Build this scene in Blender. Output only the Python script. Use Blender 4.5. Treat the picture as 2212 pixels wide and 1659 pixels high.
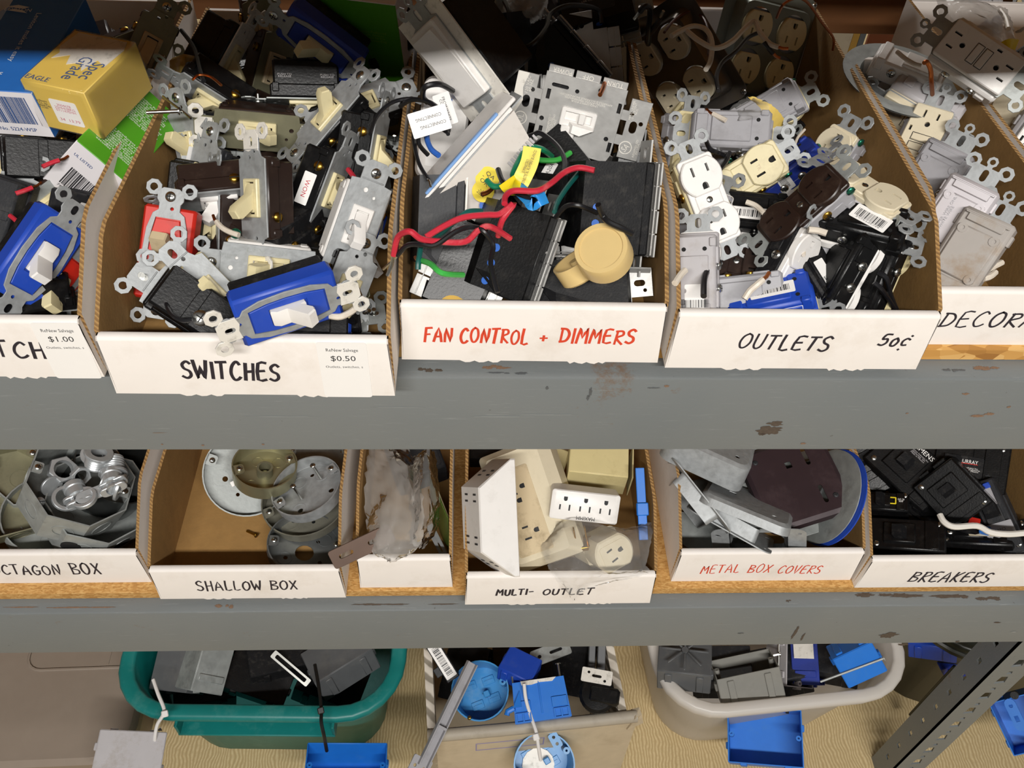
import bpy, bmesh, math, random
import numpy as np
from math import sin, cos, pi, radians
from mathutils import Vector, Matrix
from mathutils.geometry import tessellate_polygon

SC = bpy.context.scene
COL = SC.collection
for o in list(bpy.data.objects):
    bpy.data.objects.remove(o)

# ------------------------------------------------------------------ camera
PX_W, PX_H, PX_F = 2212.0, 1659.0, 1895.5
CAM = Vector((0, -.48, 1.5))
_p, _y, _r = radians(47.197), radians(-3.976), radians(3.089)
VF = Vector((-sin(_y)*cos(_p), cos(_y)*cos(_p), -sin(_p)))
_rt = Vector((cos(_y), sin(_y), 0)); _up = _rt.cross(VF)
VR = cos(_r)*_rt + sin(_r)*_up
VU = -sin(_r)*_rt + cos(_r)*_up
cd = bpy.data.cameras.new('camera'); cam = bpy.data.objects.new('camera', cd); COL.objects.link(cam)
cd.sensor_width = 36; cd.lens = PX_F/PX_W*36; cd.clip_start = .02
CB = Matrix((VR, VU, -VF)).transposed()
cam.matrix_world = Matrix.Translation(CAM) @ CB.to_4x4()
SC.camera = cam
# ------------------------------------------------------------------ light
SC.view_settings.view_transform = 'Standard'; SC.view_settings.look = 'None'
SC.view_settings.gamma = 1; SC.view_settings.use_curve_mapping = False
SC.view_settings.exposure = 0.0
wd = bpy.data.worlds.new('hall'); SC.world = wd; wd.use_nodes = True
wd.node_tree.nodes['Background'].inputs[0].default_value = (1, .97, .93, 1)
wd.node_tree.nodes['Background'].inputs[1].default_value = .105
def strip_light(name, loc, target, sx, sy, power, col=(1, .97, .93)):
    l = bpy.data.lights.new(name, 'AREA'); l.shape = 'RECTANGLE'; l.size = sx; l.size_y = sy; l.energy = power; l.color = col
    o = bpy.data.objects.new(name, l); COL.objects.link(o); o.location = loc
    o.rotation_euler = (Vector(target)-Vector(loc)).to_track_quat('-Z', 'Y').to_euler()
    return o
strip_light('aisle_tube_light', (.1, -2.15, 2.95), (.1, .2, 1.0), 2.4, .14, 112)
strip_light('added_next_aisle_fill', (.3, 3.2, 2.95), (.4, 1.3, .6), 2.4, .2, 70)  # unseen lamp, added to brighten the boards behind the gap

# ------------------------------------------------------------------ helpers: pixels of the photograph to points in the place
def ray(x, y): return VF + VR*((x-PX_W/2)/PX_F) - VU*((y-PX_H/2)/PX_F)
def at_z(x, y, z): d = ray(x, y); return CAM + d*((z-CAM.z)/d.z)
def at_y(x, y, Y): d = ray(x, y); return CAM + d*((Y-CAM.y)/d.y)

# ------------------------------------------------------------------ materials
MATS = {}
def _new(name):
    m = bpy.data.materials.new(name); m.use_nodes = True
    nt = m.node_tree; b = nt.nodes['Principled BSDF']
    return m, nt, b
def lin(c):
    return tuple((v/12.92 if v <= .04045 else ((v+.055)/1.055)**2.4) for v in c)
def hexc(h):
    return lin(tuple(int(h[i:i+2], 16)/255 for i in (0, 2, 4)))
def mat(name, col, rough=.5, metal=0, var=.06, nscale=60, bump=0, bscale=400, spec=.5, dirt=None, damt=.0, dscale=25, coat=0, rvar=.0):
    if name in MATS: return MATS[name]
    m, nt, b = _new(name); N, L = nt.nodes, nt.links
    c = hexc(col) if isinstance(col, str) else col
    tc = N.new('ShaderNodeTexCoord')
    nz = N.new('ShaderNodeTexNoise'); nz.inputs['Scale'].default_value = nscale; nz.inputs['Detail'].default_value = 4
    L.new(tc.outputs['Object'], nz.inputs['Vector'])
    mx = N.new('ShaderNodeMix'); mx.data_type = 'RGBA'
    L.new(nz.outputs['Fac'], mx.inputs['Factor'])
    mx.inputs['A'].default_value = tuple(max(0, v*(1-var*1.6)) for v in c)+(1,)
    mx.inputs['B'].default_value = tuple(min(1, v*(1+var*1.6)) for v in c)+(1,)
    out = mx.outputs['Result']
    if dirt:
        d = hexc(dirt) if isinstance(dirt, str) else dirt
        n2 = N.new('ShaderNodeTexNoise'); n2.inputs['Scale'].default_value = dscale; n2.inputs['Detail'].default_value = 8; n2.inputs['Roughness'].default_value = .7
        L.new(tc.outputs['Object'], n2.inputs['Vector'])
        rp = N.new('ShaderNodeValToRGB'); rp.color_ramp.elements[0].position = .52; rp.color_ramp.elements[1].position = .72
        rp.color_ramp.elements[0].color = (0, 0, 0, 1); rp.color_ramp.elements[1].color = (damt, damt, damt, 1)
        L.new(n2.outputs['Fac'], rp.inputs['Fac'])
        m2 = N.new('ShaderNodeMix'); m2.data_type = 'RGBA'
        L.new(rp.outputs['Color'], m2.inputs['Factor']); L.new(out, m2.inputs['A']); m2.inputs['B'].default_value = d+(1,)
        out = m2.outputs['Result']
    L.new(out, b.inputs['Base Color'])
    b.inputs['Roughness'].default_value = rough; b.inputs['Metallic'].default_value = metal
    b.inputs['Specular IOR Level'].default_value = spec
    if coat: b.inputs['Coat Weight'].default_value = coat; b.inputs['Coat Roughness'].default_value = .15
    if rvar:
        mr = N.new('ShaderNodeMapRange'); mr.inputs['To Min'].default_value = max(.05, rough-rvar); mr.inputs['To Max'].default_value = min(1, rough+rvar)
        L.new(nz.outputs['Fac'], mr.inputs['Value']); L.new(mr.outputs['Result'], b.inputs['Roughness'])
    if bump:
        n3 = N.new('ShaderNodeTexNoise'); n3.inputs['Scale'].default_value = bscale; n3.inputs['Detail'].default_value = 3
        L.new(tc.outputs['Object'], n3.inputs['Vector'])
        bp = N.new('ShaderNodeBump'); bp.inputs['Strength'].default_value = bump; bp.inputs['Distance'].default_value = .0008
        L.new(n3.outputs['Fac'], bp.inputs['Height']); L.new(bp.outputs['Normal'], b.inputs['Normal'])
    MATS[name] = m
    return m
def film(name, col=(1, 1, 1), clear=.75, rough=.12, wrinkle=.6, wscale=30):
    if name in MATS: return MATS[name]
    m, nt, b = _new(name); N, L = nt.nodes, nt.links
    N.remove(b); out = N['Material Output']
    tr = N.new('ShaderNodeBsdfTransparent'); tr.inputs['Color'].default_value = (1, 1, 1, 1)
    df = N.new('ShaderNodeBsdfDiffuse'); df.inputs['Color'].default_value = tuple(col)+(1,)
    tl = N.new('ShaderNodeBsdfTranslucent'); tl.inputs['Color'].default_value = tuple(col)+(1,)
    m0 = N.new('ShaderNodeMixShader'); m0.inputs[0].default_value = .4; L.new(df.outputs[0], m0.inputs[1]); L.new(tl.outputs[0], m0.inputs[2])
    gl = N.new('ShaderNodeBsdfGlossy'); gl.inputs['Roughness'].default_value = rough
    lw = N.new('ShaderNodeLayerWeight'); lw.inputs['Blend'].default_value = .12
    m1 = N.new('ShaderNodeMixShader'); m1.inputs[0].default_value = clear
    L.new(m0.outputs[0], m1.inputs[1]); L.new(tr.outputs[0], m1.inputs[2])
    m2 = N.new('ShaderNodeMixShader'); L.new(lw.outputs['Fresnel'], m2.inputs[0]); L.new(m1.outputs[0], m2.inputs[1]); L.new(gl.outputs[0], m2.inputs[2])
    L.new(m2.outputs[0], out.inputs['Surface'])
    tc = N.new('ShaderNodeTexCoord'); n = N.new('ShaderNodeTexNoise'); n.inputs['Scale'].default_value = wscale; n.inputs['Detail'].default_value = 3; n.inputs['Distortion'].default_value = 1.5
    L.new(tc.outputs['Object'], n.inputs['Vector'])
    bp = N.new('ShaderNodeBump'); bp.inputs['Strength'].default_value = wrinkle; bp.inputs['Distance'].default_value = .006
    L.new(n.outputs['Fac'], bp.inputs['Height'])
    L.new(bp.outputs['Normal'], gl.inputs['Normal'])
    MATS[name] = m
    return m

WHITE = mat('white_card', 'ece6e0', .75, var=.02, nscale=40, bump=.08, bscale=250, dirt='b9a78f', damt=.25, dscale=14)
KRAFT = mat('kraft_board', '9b7744', .85, var=.10, nscale=90, bump=.25, bscale=300, dirt='7d5d33', damt=.35, dscale=18)
def corrugated(name, a, b_, scale):
    m, nt, b = _new(name); N, L = nt.nodes, nt.links
    tc = N.new('ShaderNodeTexCoord'); w = N.new('ShaderNodeTexWave'); w.inputs['Scale'].default_value = scale; w.inputs['Distortion'].default_value = 3
    w.inputs['Detail'].default_value = 2; w.bands_direction = 'DIAGONAL'
    L.new(tc.outputs['Object'], w.inputs['Vector'])
    r = N.new('ShaderNodeValToRGB'); r.color_ramp.elements[0].color = hexc(a)+(1,); r.color_ramp.elements[1].color = hexc(b_)+(1,)
    r.color_ramp.elements[0].position = .25; r.color_ramp.elements[1].position = .6
    L.new(w.outputs['Fac'], r.inputs['Fac']); L.new(r.outputs['Color'], b.inputs['Base Color']); b.inputs['Roughness'].default_value = .9
    bp = N.new('ShaderNodeBump'); bp.inputs['Strength'].default_value = .8; bp.inputs['Distance'].default_value = .001
    L.new(w.outputs['Fac'], bp.inputs['Height']); L.new(bp.outputs['Normal'], b.inputs['Normal'])
    MATS[name] = m; return m
FLUTE = corrugated('corrugated_edge', '8a683f', 'a8834f', 120)
FLUTE_W = corrugated('white_fluted_edge', '8d8577', 'd2cabd', 24)
def steel_paint(name):
    m, nt, b = _new(name); N, L = nt.nodes, nt.links
    tc = N.new('ShaderNodeTexCoord')
    def noise(s, d, r=.6, vec=None):
        n = N.new('ShaderNodeTexNoise'); n.inputs['Scale'].default_value = s; n.inputs['Detail'].default_value = d; n.inputs['Roughness'].default_value = r
        L.new(vec or tc.outputs['Object'], n.inputs['Vector']); return n
    def ramp(src, p0, p1, hi=1):
        r = N.new('ShaderNodeValToRGB'); r.color_ramp.elements[0].position = p0; r.color_ramp.elements[1].position = p1
        r.color_ramp.elements[0].color = (0, 0, 0, 1); r.color_ramp.elements[1].color = (hi, hi, hi, 1)
        L.new(src.outputs['Fac'], r.inputs['Fac']); return r
    def mix(f, a, bb):
        x = N.new('ShaderNodeMix'); x.data_type = 'RGBA'
        L.new(f, x.inputs['Factor'])
        for s, v in (('A', a), ('B', bb)):
            if isinstance(v, tuple): x.inputs[s].default_value = v+(1,)
            else: L.new(v, x.inputs[s])
        return x.outputs['Result']
    big = noise(5, 3)
    base = mix(big.outputs['Fac'], hexc('697073'), hexc('7b7d7b'))
    rust = ramp(noise(13, 9, .75), .62, .70, .7)
    base = mix(rust.outputs['Color'], base, hexc('6e5238'))
    mp = N.new('ShaderNodeMapping'); mp.inputs['Scale'].default_value = (2.5, 40, 40); L.new(tc.outputs['Object'], mp.inputs['Vector'])
    scr = ramp(noise(9, 6, .7, mp.outputs['Vector']), .60, .68, .30)
    base = mix(scr.outputs['Color'], base, hexc('9a9d9c'))
    spk = ramp(noise(160, 2, .5), .74, .78, .6)
    base = mix(spk.outputs['Color'], base, hexc('4c4a46'))
    L.new(base, b.inputs['Base Color']); b.inputs['Roughness'].default_value = .42; b.inputs['Specular IOR Level'].default_value = .45
    bp = N.new('ShaderNodeBump'); bp.inputs['Strength'].default_value = .15; bp.inputs['Distance'].default_value = .001
    L.new(noise(260, 3).outputs['Fac'], bp.inputs['Height']); L.new(bp.outputs['Normal'], b.inputs['Normal'])
    MATS[name] = m; return m
STEEL = steel_paint('grey_shelf_paint')
def wood_chip(name, cols, s):
    m, nt, b = _new(name); N, L = nt.nodes, nt.links
    tc = N.new('ShaderNodeTexCoord'); mp = N.new('ShaderNodeMapping'); mp.inputs['Scale'].default_value = (.45, 1, 1); L.new(tc.outputs['Object'], mp.inputs['Vector'])
    v = N.new('ShaderNodeTexVoronoi'); v.inputs['Scale'].default_value = s; L.new(mp.outputs['Vector'], v.inputs['Vector'])
    r = N.new('ShaderNodeValToRGB'); e = r.color_ramp.elements
    e[0].color = hexc(cols[0])+(1,); e[1].color = hexc(cols[2])+(1,); k = e.new(.5); k.color = hexc(cols[1])+(1,)
    sp = N.new('ShaderNodeSeparateColor'); L.new(v.outputs['Color'], sp.inputs[0]); L.new(sp.outputs[0], r.inputs['Fac'])
    L.new(r.outputs['Color'], b.inputs['Base Color']); b.inputs['Roughness'].default_value = .75
    MATS[name] = m; return m
OSB = wood_chip('osb_board', ('9c6a2e', 'c8934a', 'dcb06c'), 160)
CHIP = wood_chip('particle_board', ('a97a3d', 'bf8f4f', 'cfa566'), 700)

# metals and plastics of the fittings
GALV = mat('galvanised_steel', 'a0a3a4', .56, .4, var=.16, nscale=160, bump=.25, bscale=220, rvar=.14, dirt='6c6b66', damt=.35, dscale=60)
GALVD = mat('dull_galvanised_steel', '9ca09e', .52, .35, var=.2, nscale=70, bump=.3, bscale=120, rvar=.12, dirt='55544e', damt=.5, dscale=40)
OLIVE = mat('yellowed_zinc', '86836a', .45, .5, var=.15, nscale=60, dirt='4e4a35', damt=.5, dscale=30)
ALU = mat('bright_aluminium', 'b4b3b0', .42, .5, var=.08, nscale=120, rvar=.08, bump=.06)
CHROME = mat('zinc_screw', 'c9c9c4', .25, 1, var=.05)
BRASS = mat('brass_screw', 'b08a3a', .28, 1, var=.1)
COPPER = mat('bare_copper', 'b56a3c', .35, 1, var=.15)
GREENSC = mat('green_ground_screw', '2c7a62', .3, .8, var=.1)
PWHITE = mat('white_plastic', 'e6e3df', .38, var=.03, dirt='9c948a', damt=.25, dscale=40, bump=.04)
PAINTW = mat('white_painted_metal', 'dfdbd2', .5, .1, var=.05, dirt='8e8a80', damt=.7, dscale=110)
IVORY = mat('ivory_plastic', 'd9cda2', .4, var=.04, dirt='8d7b4f', damt=.3, dscale=45)
CREAM = mat('cream_plastic', 'd6cbb0', .45, var=.04, dirt='93866a', damt=.25, dscale=30)
KNOBC = mat('cream_knob_plastic', 'd8bd82', .38, var=.04)
BEIGE = mat('dirty_beige_plastic', 'c9b795', .5, var=.05, dirt='7f6a4a', damt=.55, dscale=45)
BLACK = mat('black_plastic', '0f0f10', .32, spec=.32, var=.2, nscale=200, bump=.15, bscale=500, dirt='3a3733', damt=.25, dscale=90)
BLACKM = mat('dusty_black_plastic', '131315', .55, spec=.22, var=.2, nscale=250, bump=.25, bscale=600, dirt='55514b', damt=.3, dscale=120)
CHAR = mat('charcoal_plastic', '28292c', .5, spec=.3, var=.1, bump=.2, bscale=500, dirt='5a5753', damt=.4, dscale=80)
BROWN = mat('brown_bakelite', '271a15', .36, var=.12, dirt='5a4a3e', damt=.25, dscale=80)
BLUE = mat('blue_plastic', '1d45ae', .42, var=.06, dirt='46599a', damt=.3, dscale=60, bump=.05)
DBLUE = mat('deep_blue_plastic', '1f3590', .45, var=.06, dirt='4a5488', damt=.35, dscale=60)
BOXBLUE = mat('bright_blue_box_plastic', '1f72d0', .4, var=.05, dirt='4a83bd', damt=.25, dscale=40)
CYAN = mat('sky_blue_box_plastic', '3587c4', .38, var=.05, dirt='86aac4', damt=.35, dscale=40)
RED = mat('red_plastic', 'c8281c', .4, var=.06, dirt='7c241c', damt=.4, dscale=60)
GREYP = mat('grey_plastic', '9b9a9e', .45, var=.05, dirt='6c6a6a', damt=.35, dscale=40, bump=.05)
LGREY = mat('light_grey_plastic', 'b3b0b2', .45, var=.04, dirt='8a7c68', damt=.45, dscale=35)
BOXGREY = mat('grey_box_plastic', '83827c', .5, var=.06, dirt='66635c', damt=.3, dscale=40)
DKGREY = mat('dark_grey_box_plastic', '57595b', .5, var=.08, dirt='74726c', damt=.3, dscale=30)
HOLE = mat('dark_recess', '0a0a0a', .8, var=0)
INK = mat('black_marker_ink', '26212b', .6, var=.1)
REDINK = mat('red_marker_ink', 'd8452a', .6, var=.1)
PRINT = mat('black_print', '2a2a2e', .6, var=0)
PAPER = mat('sticker_paper', 'f1efec', .55, var=.01)
WIREK = mat('black_wire_insulation', '17171a', .35, var=.1)
WIRER = mat('red_wire_insulation', 'c22a3c', .38, var=.06, dirt='e08a86', damt=.4, dscale=60)
WIREG = mat('green_wire_insulation', '17805a', .38, var=.06)
WIREL = mat('light_green_wire_insulation', '3fae4a', .38, var=.06)
WIRET = mat('teal_wire_insulation', '125650', .38, var=.06)
WIREW = mat('white_wire_insulation', 'd9cfc0', .45, var=.05, dirt='a08c70', damt=.4, dscale=50)
WIREB = mat('blue_wire_insulation', '2f66c0', .4, var=.05)
CLEARF = film('clear_plastic_bag', (.88, .88, .86), .80, .16, .8, 40)
SMOKEF = film('cloudy_plastic_bag', (.66, .63, .59), .46, .2, .7, 30)
SHRINK = film('shrink_wrap', (.9, .9, .88), .95, .08, .5, 45)

# ------------------------------------------------------------------ mesh builder (numbers in millimetres)
class MB:
    def __init__(s, M=None):
        s.v, s.f, s.m, s.cur, s.M = [], [], [], 0, M
    def add(s, vs, fs):
        b = len(s.v)
        if s.M is not None: vs = [s.M @ Vector(p) for p in vs]
        s.v += [tuple(p) for p in vs]; s.f += [tuple(i+b for i in f) for f in fs]; s.m += [s.cur]*len(fs)
        return s
    def use(s, k): s.cur = k; return s
    def at(s, M): s.M = M; return s
    def box(s, c, d, b=0):
        cx, cy, cz = c; x, y, z = d[0]/2, d[1]/2, d[2]/2
        b = min(b, x*.9, y*.9, z*.9)
        if b <= 0:
            vs = [(cx+i*x, cy+j*y, cz+k*z) for i in (-1, 1) for j in (-1, 1) for k in (-1, 1)]
            return s.add(vs, [(0, 1, 3, 2), (4, 6, 7, 5), (0, 4, 5, 1), (2, 3, 7, 6), (0, 2, 6, 4), (1, 5, 7, 3)])
        vs, idx = [], {}
        for i in (-1, 1):
            for j in (-1, 1):
                for k in (-1, 1):
                    for a in range(3):
                        q = [x-b, y-b, z-b]; q[a] += b
                        idx[(i, j, k, a)] = len(vs); vs.append((cx+i*q[0], cy+j*q[1], cz+k*q[2]))
        fs = []
        for a in range(3):
            o = [t for t in range(3) if t != a]
            for sg in (-1, 1):
                l = []
                for (p, q) in ((-1, -1), (1, -1), (1, 1), (-1, 1)):
                    t = [0, 0, 0]; t[a] = sg; t[o[0]] = p; t[o[1]] = q; l.append(idx[(t[0], t[1], t[2], a)])
                fs.append(tuple(l))
        for a in range(3):
            o = [t for t in range(3) if t != a]
            for p in (-1, 1):
                for q in (-1, 1):
                    t0 = [0, 0, 0]; t0[o[0]] = p; t0[o[1]] = q; t1 = list(t0); t0[a] = -1; t1[a] = 1
                    fs.append((idx[(*t0, o[0])], idx[(*t1, o[0])], idx[(*t1, o[1])], idx[(*t0, o[1])]))
        for i in (-1, 1):
            for j in (-1, 1):
                for k in (-1, 1): fs.append(tuple(idx[(i, j, k, a)] for a in range(3)))
        return s.add(vs, fs)
    def hull(s, bot, top):
        n = len(bot); vs = list(bot)+list(top)
        return s.add(vs, [tuple(range(n))[::-1], tuple(range(n, 2*n))]+[(i, (i+1) % n, n+(i+1) % n, n+i) for i in range(n)])
    def prism(s, outer, z0, z1, holes=(), ch=0, axis='z', floor=None):
        """outline with holes raised from z0 to z1; ch chamfers the top edge; floor closes the holes at that height"""
        def P(x, y, z):
            return (x, y, z) if axis == 'z' else (x, z, y) if axis == 'y' else (z, x, y)
        loops = [list(outer)]+[list(h) for h in holes]
        def area(l): return sum(l[i-1][0]*l[i][1]-l[i][0]*l[i-1][1] for i in range(len(l)))
        loops = [l if (area(l) > 0) == (k == 0) else l[::-1] for k, l in enumerate(loops)]
        top0 = loops[0]
        tl = [list(l) for l in loops]
        if ch:
            cx = sum(p[0] for p in top0)/len(top0); cy = sum(p[1] for p in top0)/len(top0)
            n = len(top0); ins = []
            for i in range(n):
                a, b, c = Vector(top0[i-1]), Vector(top0[i]), Vector(top0[(i+1) % n])
                e1 = (b-a); e2 = (c-b)
                n1 = Vector((-e1.y, e1.x)).normalized() if e1.length else Vector((0, 0)); n2 = Vector((-e2.y, e2.x)).normalized() if e2.length else n1
                nn = n1+n2
                nn = nn.normalized()/max(.5, nn.normalized().dot(n1)) if nn.length > 1e-6 else n1
                q = b+nn*ch; ins.append((q.x, q.y))
            tl[0] = ins
        vs, fs = [], []
        ids = []
        for k, l in enumerate(loops):
            lo = len(vs); vs += [P(x, y, z0) for x, y in l]
            if ch and k == 0:
                mi = len(vs); vs += [P(x, y, z1-ch) for x, y in l]
            else: mi = None
            hi = len(vs); vs += [P(x, y, z1) for x, y in tl[k]]
            n = len(l)
            for i in range(n):
                j = (i+1) % n
                if mi is None: fs.append((lo+i, lo+j, hi+j, hi+i))
                else: fs += [(lo+i, lo+j, mi+j, mi+i), (mi+i, mi+j, hi+j, hi+i)]
            ids.append((lo, hi, n))
        if len(loops) == 1:
            lo, hi, n = ids[0]
            fs += [tuple(range(lo, lo+n))[::-1], tuple(range(hi, hi+n))]
        else:
            mlo = [i for lo, hi, n in ids for i in range(lo, lo+n)]; mhi = [i for lo, hi, n in ids for i in range(hi, hi+n)]
            tri = tessellate_polygon([[Vector((x, y, 0)) for x, y in l] for l in tl])
            allp = [p for l in tl for p in l]
            for t in tri:
                a, b, c = [allp[i] for i in t]
                if (b[0]-a[0])*(c[1]-a[1])-(c[0]-a[0])*(b[1]-a[1]) < 0: t = t[::-1]
                fs.append(tuple(mhi[i] for i in t)); fs.append(tuple(mlo[i] for i in t[::-1]))
        s.add(vs, fs)
        if floor is not None:
            c0 = s.cur; s.cur = 1
            for h in loops[1:]:
                hh = h[::-1]; s.add([P(x, y, floor) for x, y in hh], [tuple(range(len(hh)))])
            s.cur = c0
        return s
    def tube(s, pts, r, n=8, cap=True, smooth=0, flat=None):
        P = [Vector(p) for p in pts]
        if smooth: P = spline(P, smooth)
        T = []
        for i in range(len(P)):
            d = P[min(i+1, len(P)-1)]-P[max(i-1, 0)]
            T.append(d.normalized() if d.length > 1e-9 else Vector((0, 0, 1)))
        up = Vector((0, 0, 1)) if abs(T[0].z) < .9 else Vector((1, 0, 0))
        u = (up-T[0]*up.dot(T[0])).normalized(); vs, fs = [], []
        for i, p in enumerate(P):
            u = (u-T[i]*u.dot(T[i])); u = u.normalized() if u.length > 1e-6 else T[i].orthogonal().normalized()
            w = T[i].cross(u); rr = r[i] if isinstance(r, (list, tuple)) else r
            for k in range(n):
                a = 2*pi*k/n; vs.append(p+u*(cos(a)*rr)+w*(sin(a)*rr*(flat or 1)))
        for i in range(len(P)-1):
            for k in range(n): fs.append((i*n+k, i*n+(k+1) % n, (i+1)*n+(k+1) % n, (i+1)*n+k))
        if cap: fs += [tuple(range(n))[::-1], tuple(range((len(P)-1)*n, len(P)*n))]
        return s.add(vs, fs)
    def lathe(s, prof, n=20, c=(0, 0, 0), axis='z', close=True):
        vs, fs = [], []
        for r, z in prof:
            for k in range(n):
                a = 2*pi*k/n; x, y = r*cos(a), r*sin(a)
                q = (x, y, z) if axis == 'z' else (x, z, -y) if axis == 'y' else (z, x, y)
                vs.append((c[0]+q[0], c[1]+q[1], c[2]+q[2]))
        for i in range(len(prof)-1):
            for k in range(n): fs.append((i*n+k, i*n+(k+1) % n, (i+1)*n+(k+1) % n, (i+1)*n+k))
        if close: fs += [tuple(range(n))[::-1], tuple(range((len(prof)-1)*n, len(prof)*n))]
        return s.add(vs, fs)
    def cyl(s, c, r, h, n=16, axis='z', ch=0):
        if ch: return s.lathe([(r, -h/2), (r, h/2-ch), (r-ch, h/2)], n, c, axis)
        return s.lathe([(r, -h/2), (r, h/2)], n, c, axis)
    def sheet(s, grid, th=0):
        """grid of points, optionally with thickness"""
        R, Cn = len(grid), len(grid[0]); vs = [Vector(p) for row in grid for p in row]
        fs = [(i*Cn+j, i*Cn+j+1, (i+1)*Cn+j+1, (i+1)*Cn+j) for i in range(R-1) for j in range(Cn-1)]
        if th:
            nv = [Vector() for _ in vs]
            for f in fs:
                nn = (vs[f[1]]-vs[f[0]]).cross(vs[f[3]]-vs[f[0]])
                for i in f: nv[i] += nn
            b = len(vs); vs = vs+[v-n.normalized()*th for v, n in zip(vs, nv)]
            fs2 = [tuple(i+b for i in f)[::-1] for f in fs]
            rim = [i for i in range(Cn)]+[i*Cn+Cn-1 for i in range(1, R)]+[(R-1)*Cn+j for j in range(Cn-2, -1, -1)]+[i*Cn for i in range(R-2, 0, -1)]
            fs = fs+fs2+[(rim[i], rim[i]+b, rim[(i+1) % len(rim)]+b, rim[(i+1) % len(rim)]) for i in range(len(rim))]
        return s.add(vs, fs)
    def mesh(s, name, k=.001, ang=38, fix=True):
        me = bpy.data.meshes.new(name)
        me.from_pydata([(x*k, y*k, z*k) for x, y, z in s.v], [], s.f)
        if any(s.m): me.polygons.foreach_set('material_index', s.m)
        for i in range((max(s.m) if s.m else 0)+1): me.materials.append(None)
        if fix:
            bm = bmesh.new(); bm.from_mesh(me); bmesh.ops.recalc_face_normals(bm, faces=bm.faces[:]); bm.to_mesh(me); bm.free()
        me.shade_smooth(); me.set_sharp_from_angle(angle=radians(ang))
        me.update()
        return me
def spline(P, n):
    out = []; P = [Vector(p) for p in P]
    for i in range(len(P)-1):
        p0, p1, p2, p3 = P[max(i-1, 0)], P[i], P[i+1], P[min(i+2, len(P)-1)]
        for k in range(n):
            t = k/n
            out.append(.5*((2*p1)+(p2-p0)*t+(2*p0-5*p1+4*p2-p3)*t*t+(3*p1-p0-3*p2+p3)*t*t*t))
    out.append(P[-1].copy()); return out
def circ(cx, cy, r, n=14, a0=0):
    return [(cx+r*cos(2*pi*k/n+a0), cy+r*sin(2*pi*k/n+a0)) for k in range(n)]
def slot(cx, cy, L, Wd, n=6, ang=0):
    r = Wd/2; h = max(0, L/2-r); pts = []
    for k in range(n+1): a = -pi/2+pi*k/n; pts.append((h+r*cos(a), r*sin(a)))
    for k in range(n+1): a = pi/2+pi*k/n; pts.append((-h+r*cos(a), r*sin(a)))
    c, s_ = cos(ang), sin(ang)
    return [(cx+x*c-y*s_, cy+x*s_+y*c) for x, y in pts]
def rect(cx, cy, w, h, ang=0):
    c, s_ = cos(ang), sin(ang)
    return [(cx+x*c-y*s_, cy+x*s_+y*c) for x, y in ((-w/2, -h/2), (w/2, -h/2), (w/2, h/2), (-w/2, h/2))]
def rrect(cx, cy, w, h, r, n=4):
    pts = []
    for k, (sx, sy) in enumerate(((1, 1), (-1, 1), (-1, -1), (1, -1))):
        for i in range(n+1):
            a = pi/2*k+pi/2*i/n; pts.append((cx+sx*(w/2-r)+r*cos(a), cy+sy*(h/2-r)+r*sin(a)))
    return pts
def octo(cx, cy, r): return circ(cx, cy, r, 8, pi/8)

# ------------------------------------------------------------------ objects
CACHE = {}
def cached(key, fn):
    if key not in CACHE: CACHE[key] = fn()
    return CACHE[key]
def obj(name, me, m, parent=None, M=None, label=None):
    o = bpy.data.objects.new(name, me); COL.objects.link(o)
    ms = m if isinstance(m, (list, tuple)) else [m]
    for i, sl in enumerate(o.material_slots):
        sl.link = 'OBJECT'; sl.material = ms[min(i, len(ms)-1)]
    if parent is not None: o.parent = parent
    if M is not None: o.matrix_local = M
    if label: o['label'] = label
    return o
def tag(o, label, cat, group=None, kind=None):
    o['label'] = label; o['category'] = cat
    if group: o['group'] = group
    if kind: o['kind'] = kind
    return o
def thing(name, label, cat, M=None, parts=(), group=None):
    """parts: (name, mesh, material[, list of sub-parts[, label]])"""
    o = bpy.data.objects.new(name, None); COL.objects.link(o); o.empty_display_size = .01
    if M is not None: o.matrix_world = M
    tag(o, label, cat, group)
    for p in parts:
        q = obj(p[0], p[1], p[2], o, label=p[4] if len(p) > 4 else None)
        for sp in (p[3] if len(p) > 3 and p[3] else ()): obj(sp[0], sp[1], sp[2], q, label=sp[3] if len(sp) > 3 else None)
    return o
def single(name, label, cat, me, m, M=None, group=None):
    o = obj(name, me, m); tag(o, label, cat, group)
    if M is not None: o.matrix_world = M
    return o
def struct(name, me, m, M=None):
    o = obj(name, me, m); o['kind'] = 'structure'
    if M is not None: o.matrix_world = M
    return o
def pose(px, py, z, ang=0, tx=0, ty=0, dz=0):
    """a thing seen at photo pixel (px, py) whose centre is at height z: its long axis runs at ang in the photo, then it is
    tipped by tx about that axis and by ty across it"""
    p = at_z(px, py, z)
    f = (p-CAM).normalized()
    r = (VR-f*VR.dot(f)).normalized(); u = r.cross(f)
    B = Matrix((r, u, -f)).transposed()
    Rm = B @ Matrix.Rotation(radians(ang), 3, 'Z') @ Matrix.Rotation(radians(tx), 3, 'X') @ Matrix.Rotation(radians(ty), 3, 'Y')
    return Matrix.Translation(p+Vector((0, 0, dz))) @ Rm.to_4x4()
def lay(a, b, z, rx=0, ry=0, zb=None):
    """a thing lying with its long axis from the point seen at pixel a to the one at pixel b, both at height z (b at zb)"""
    A, B = at_z(*a, z), at_z(*b, z if zb is None else zb)
    ax = (B-A).normalized(); y = Vector((0, 0, 1)).cross(ax).normalized(); zz = ax.cross(y)
    return Matrix.Translation((A+B)/2) @ Matrix((ax, y, zz)).transposed().to_4x4() @ Matrix.Rotation(radians(rx), 4, 'X') @ Matrix.Rotation(radians(ry), 4, 'Y')
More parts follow.
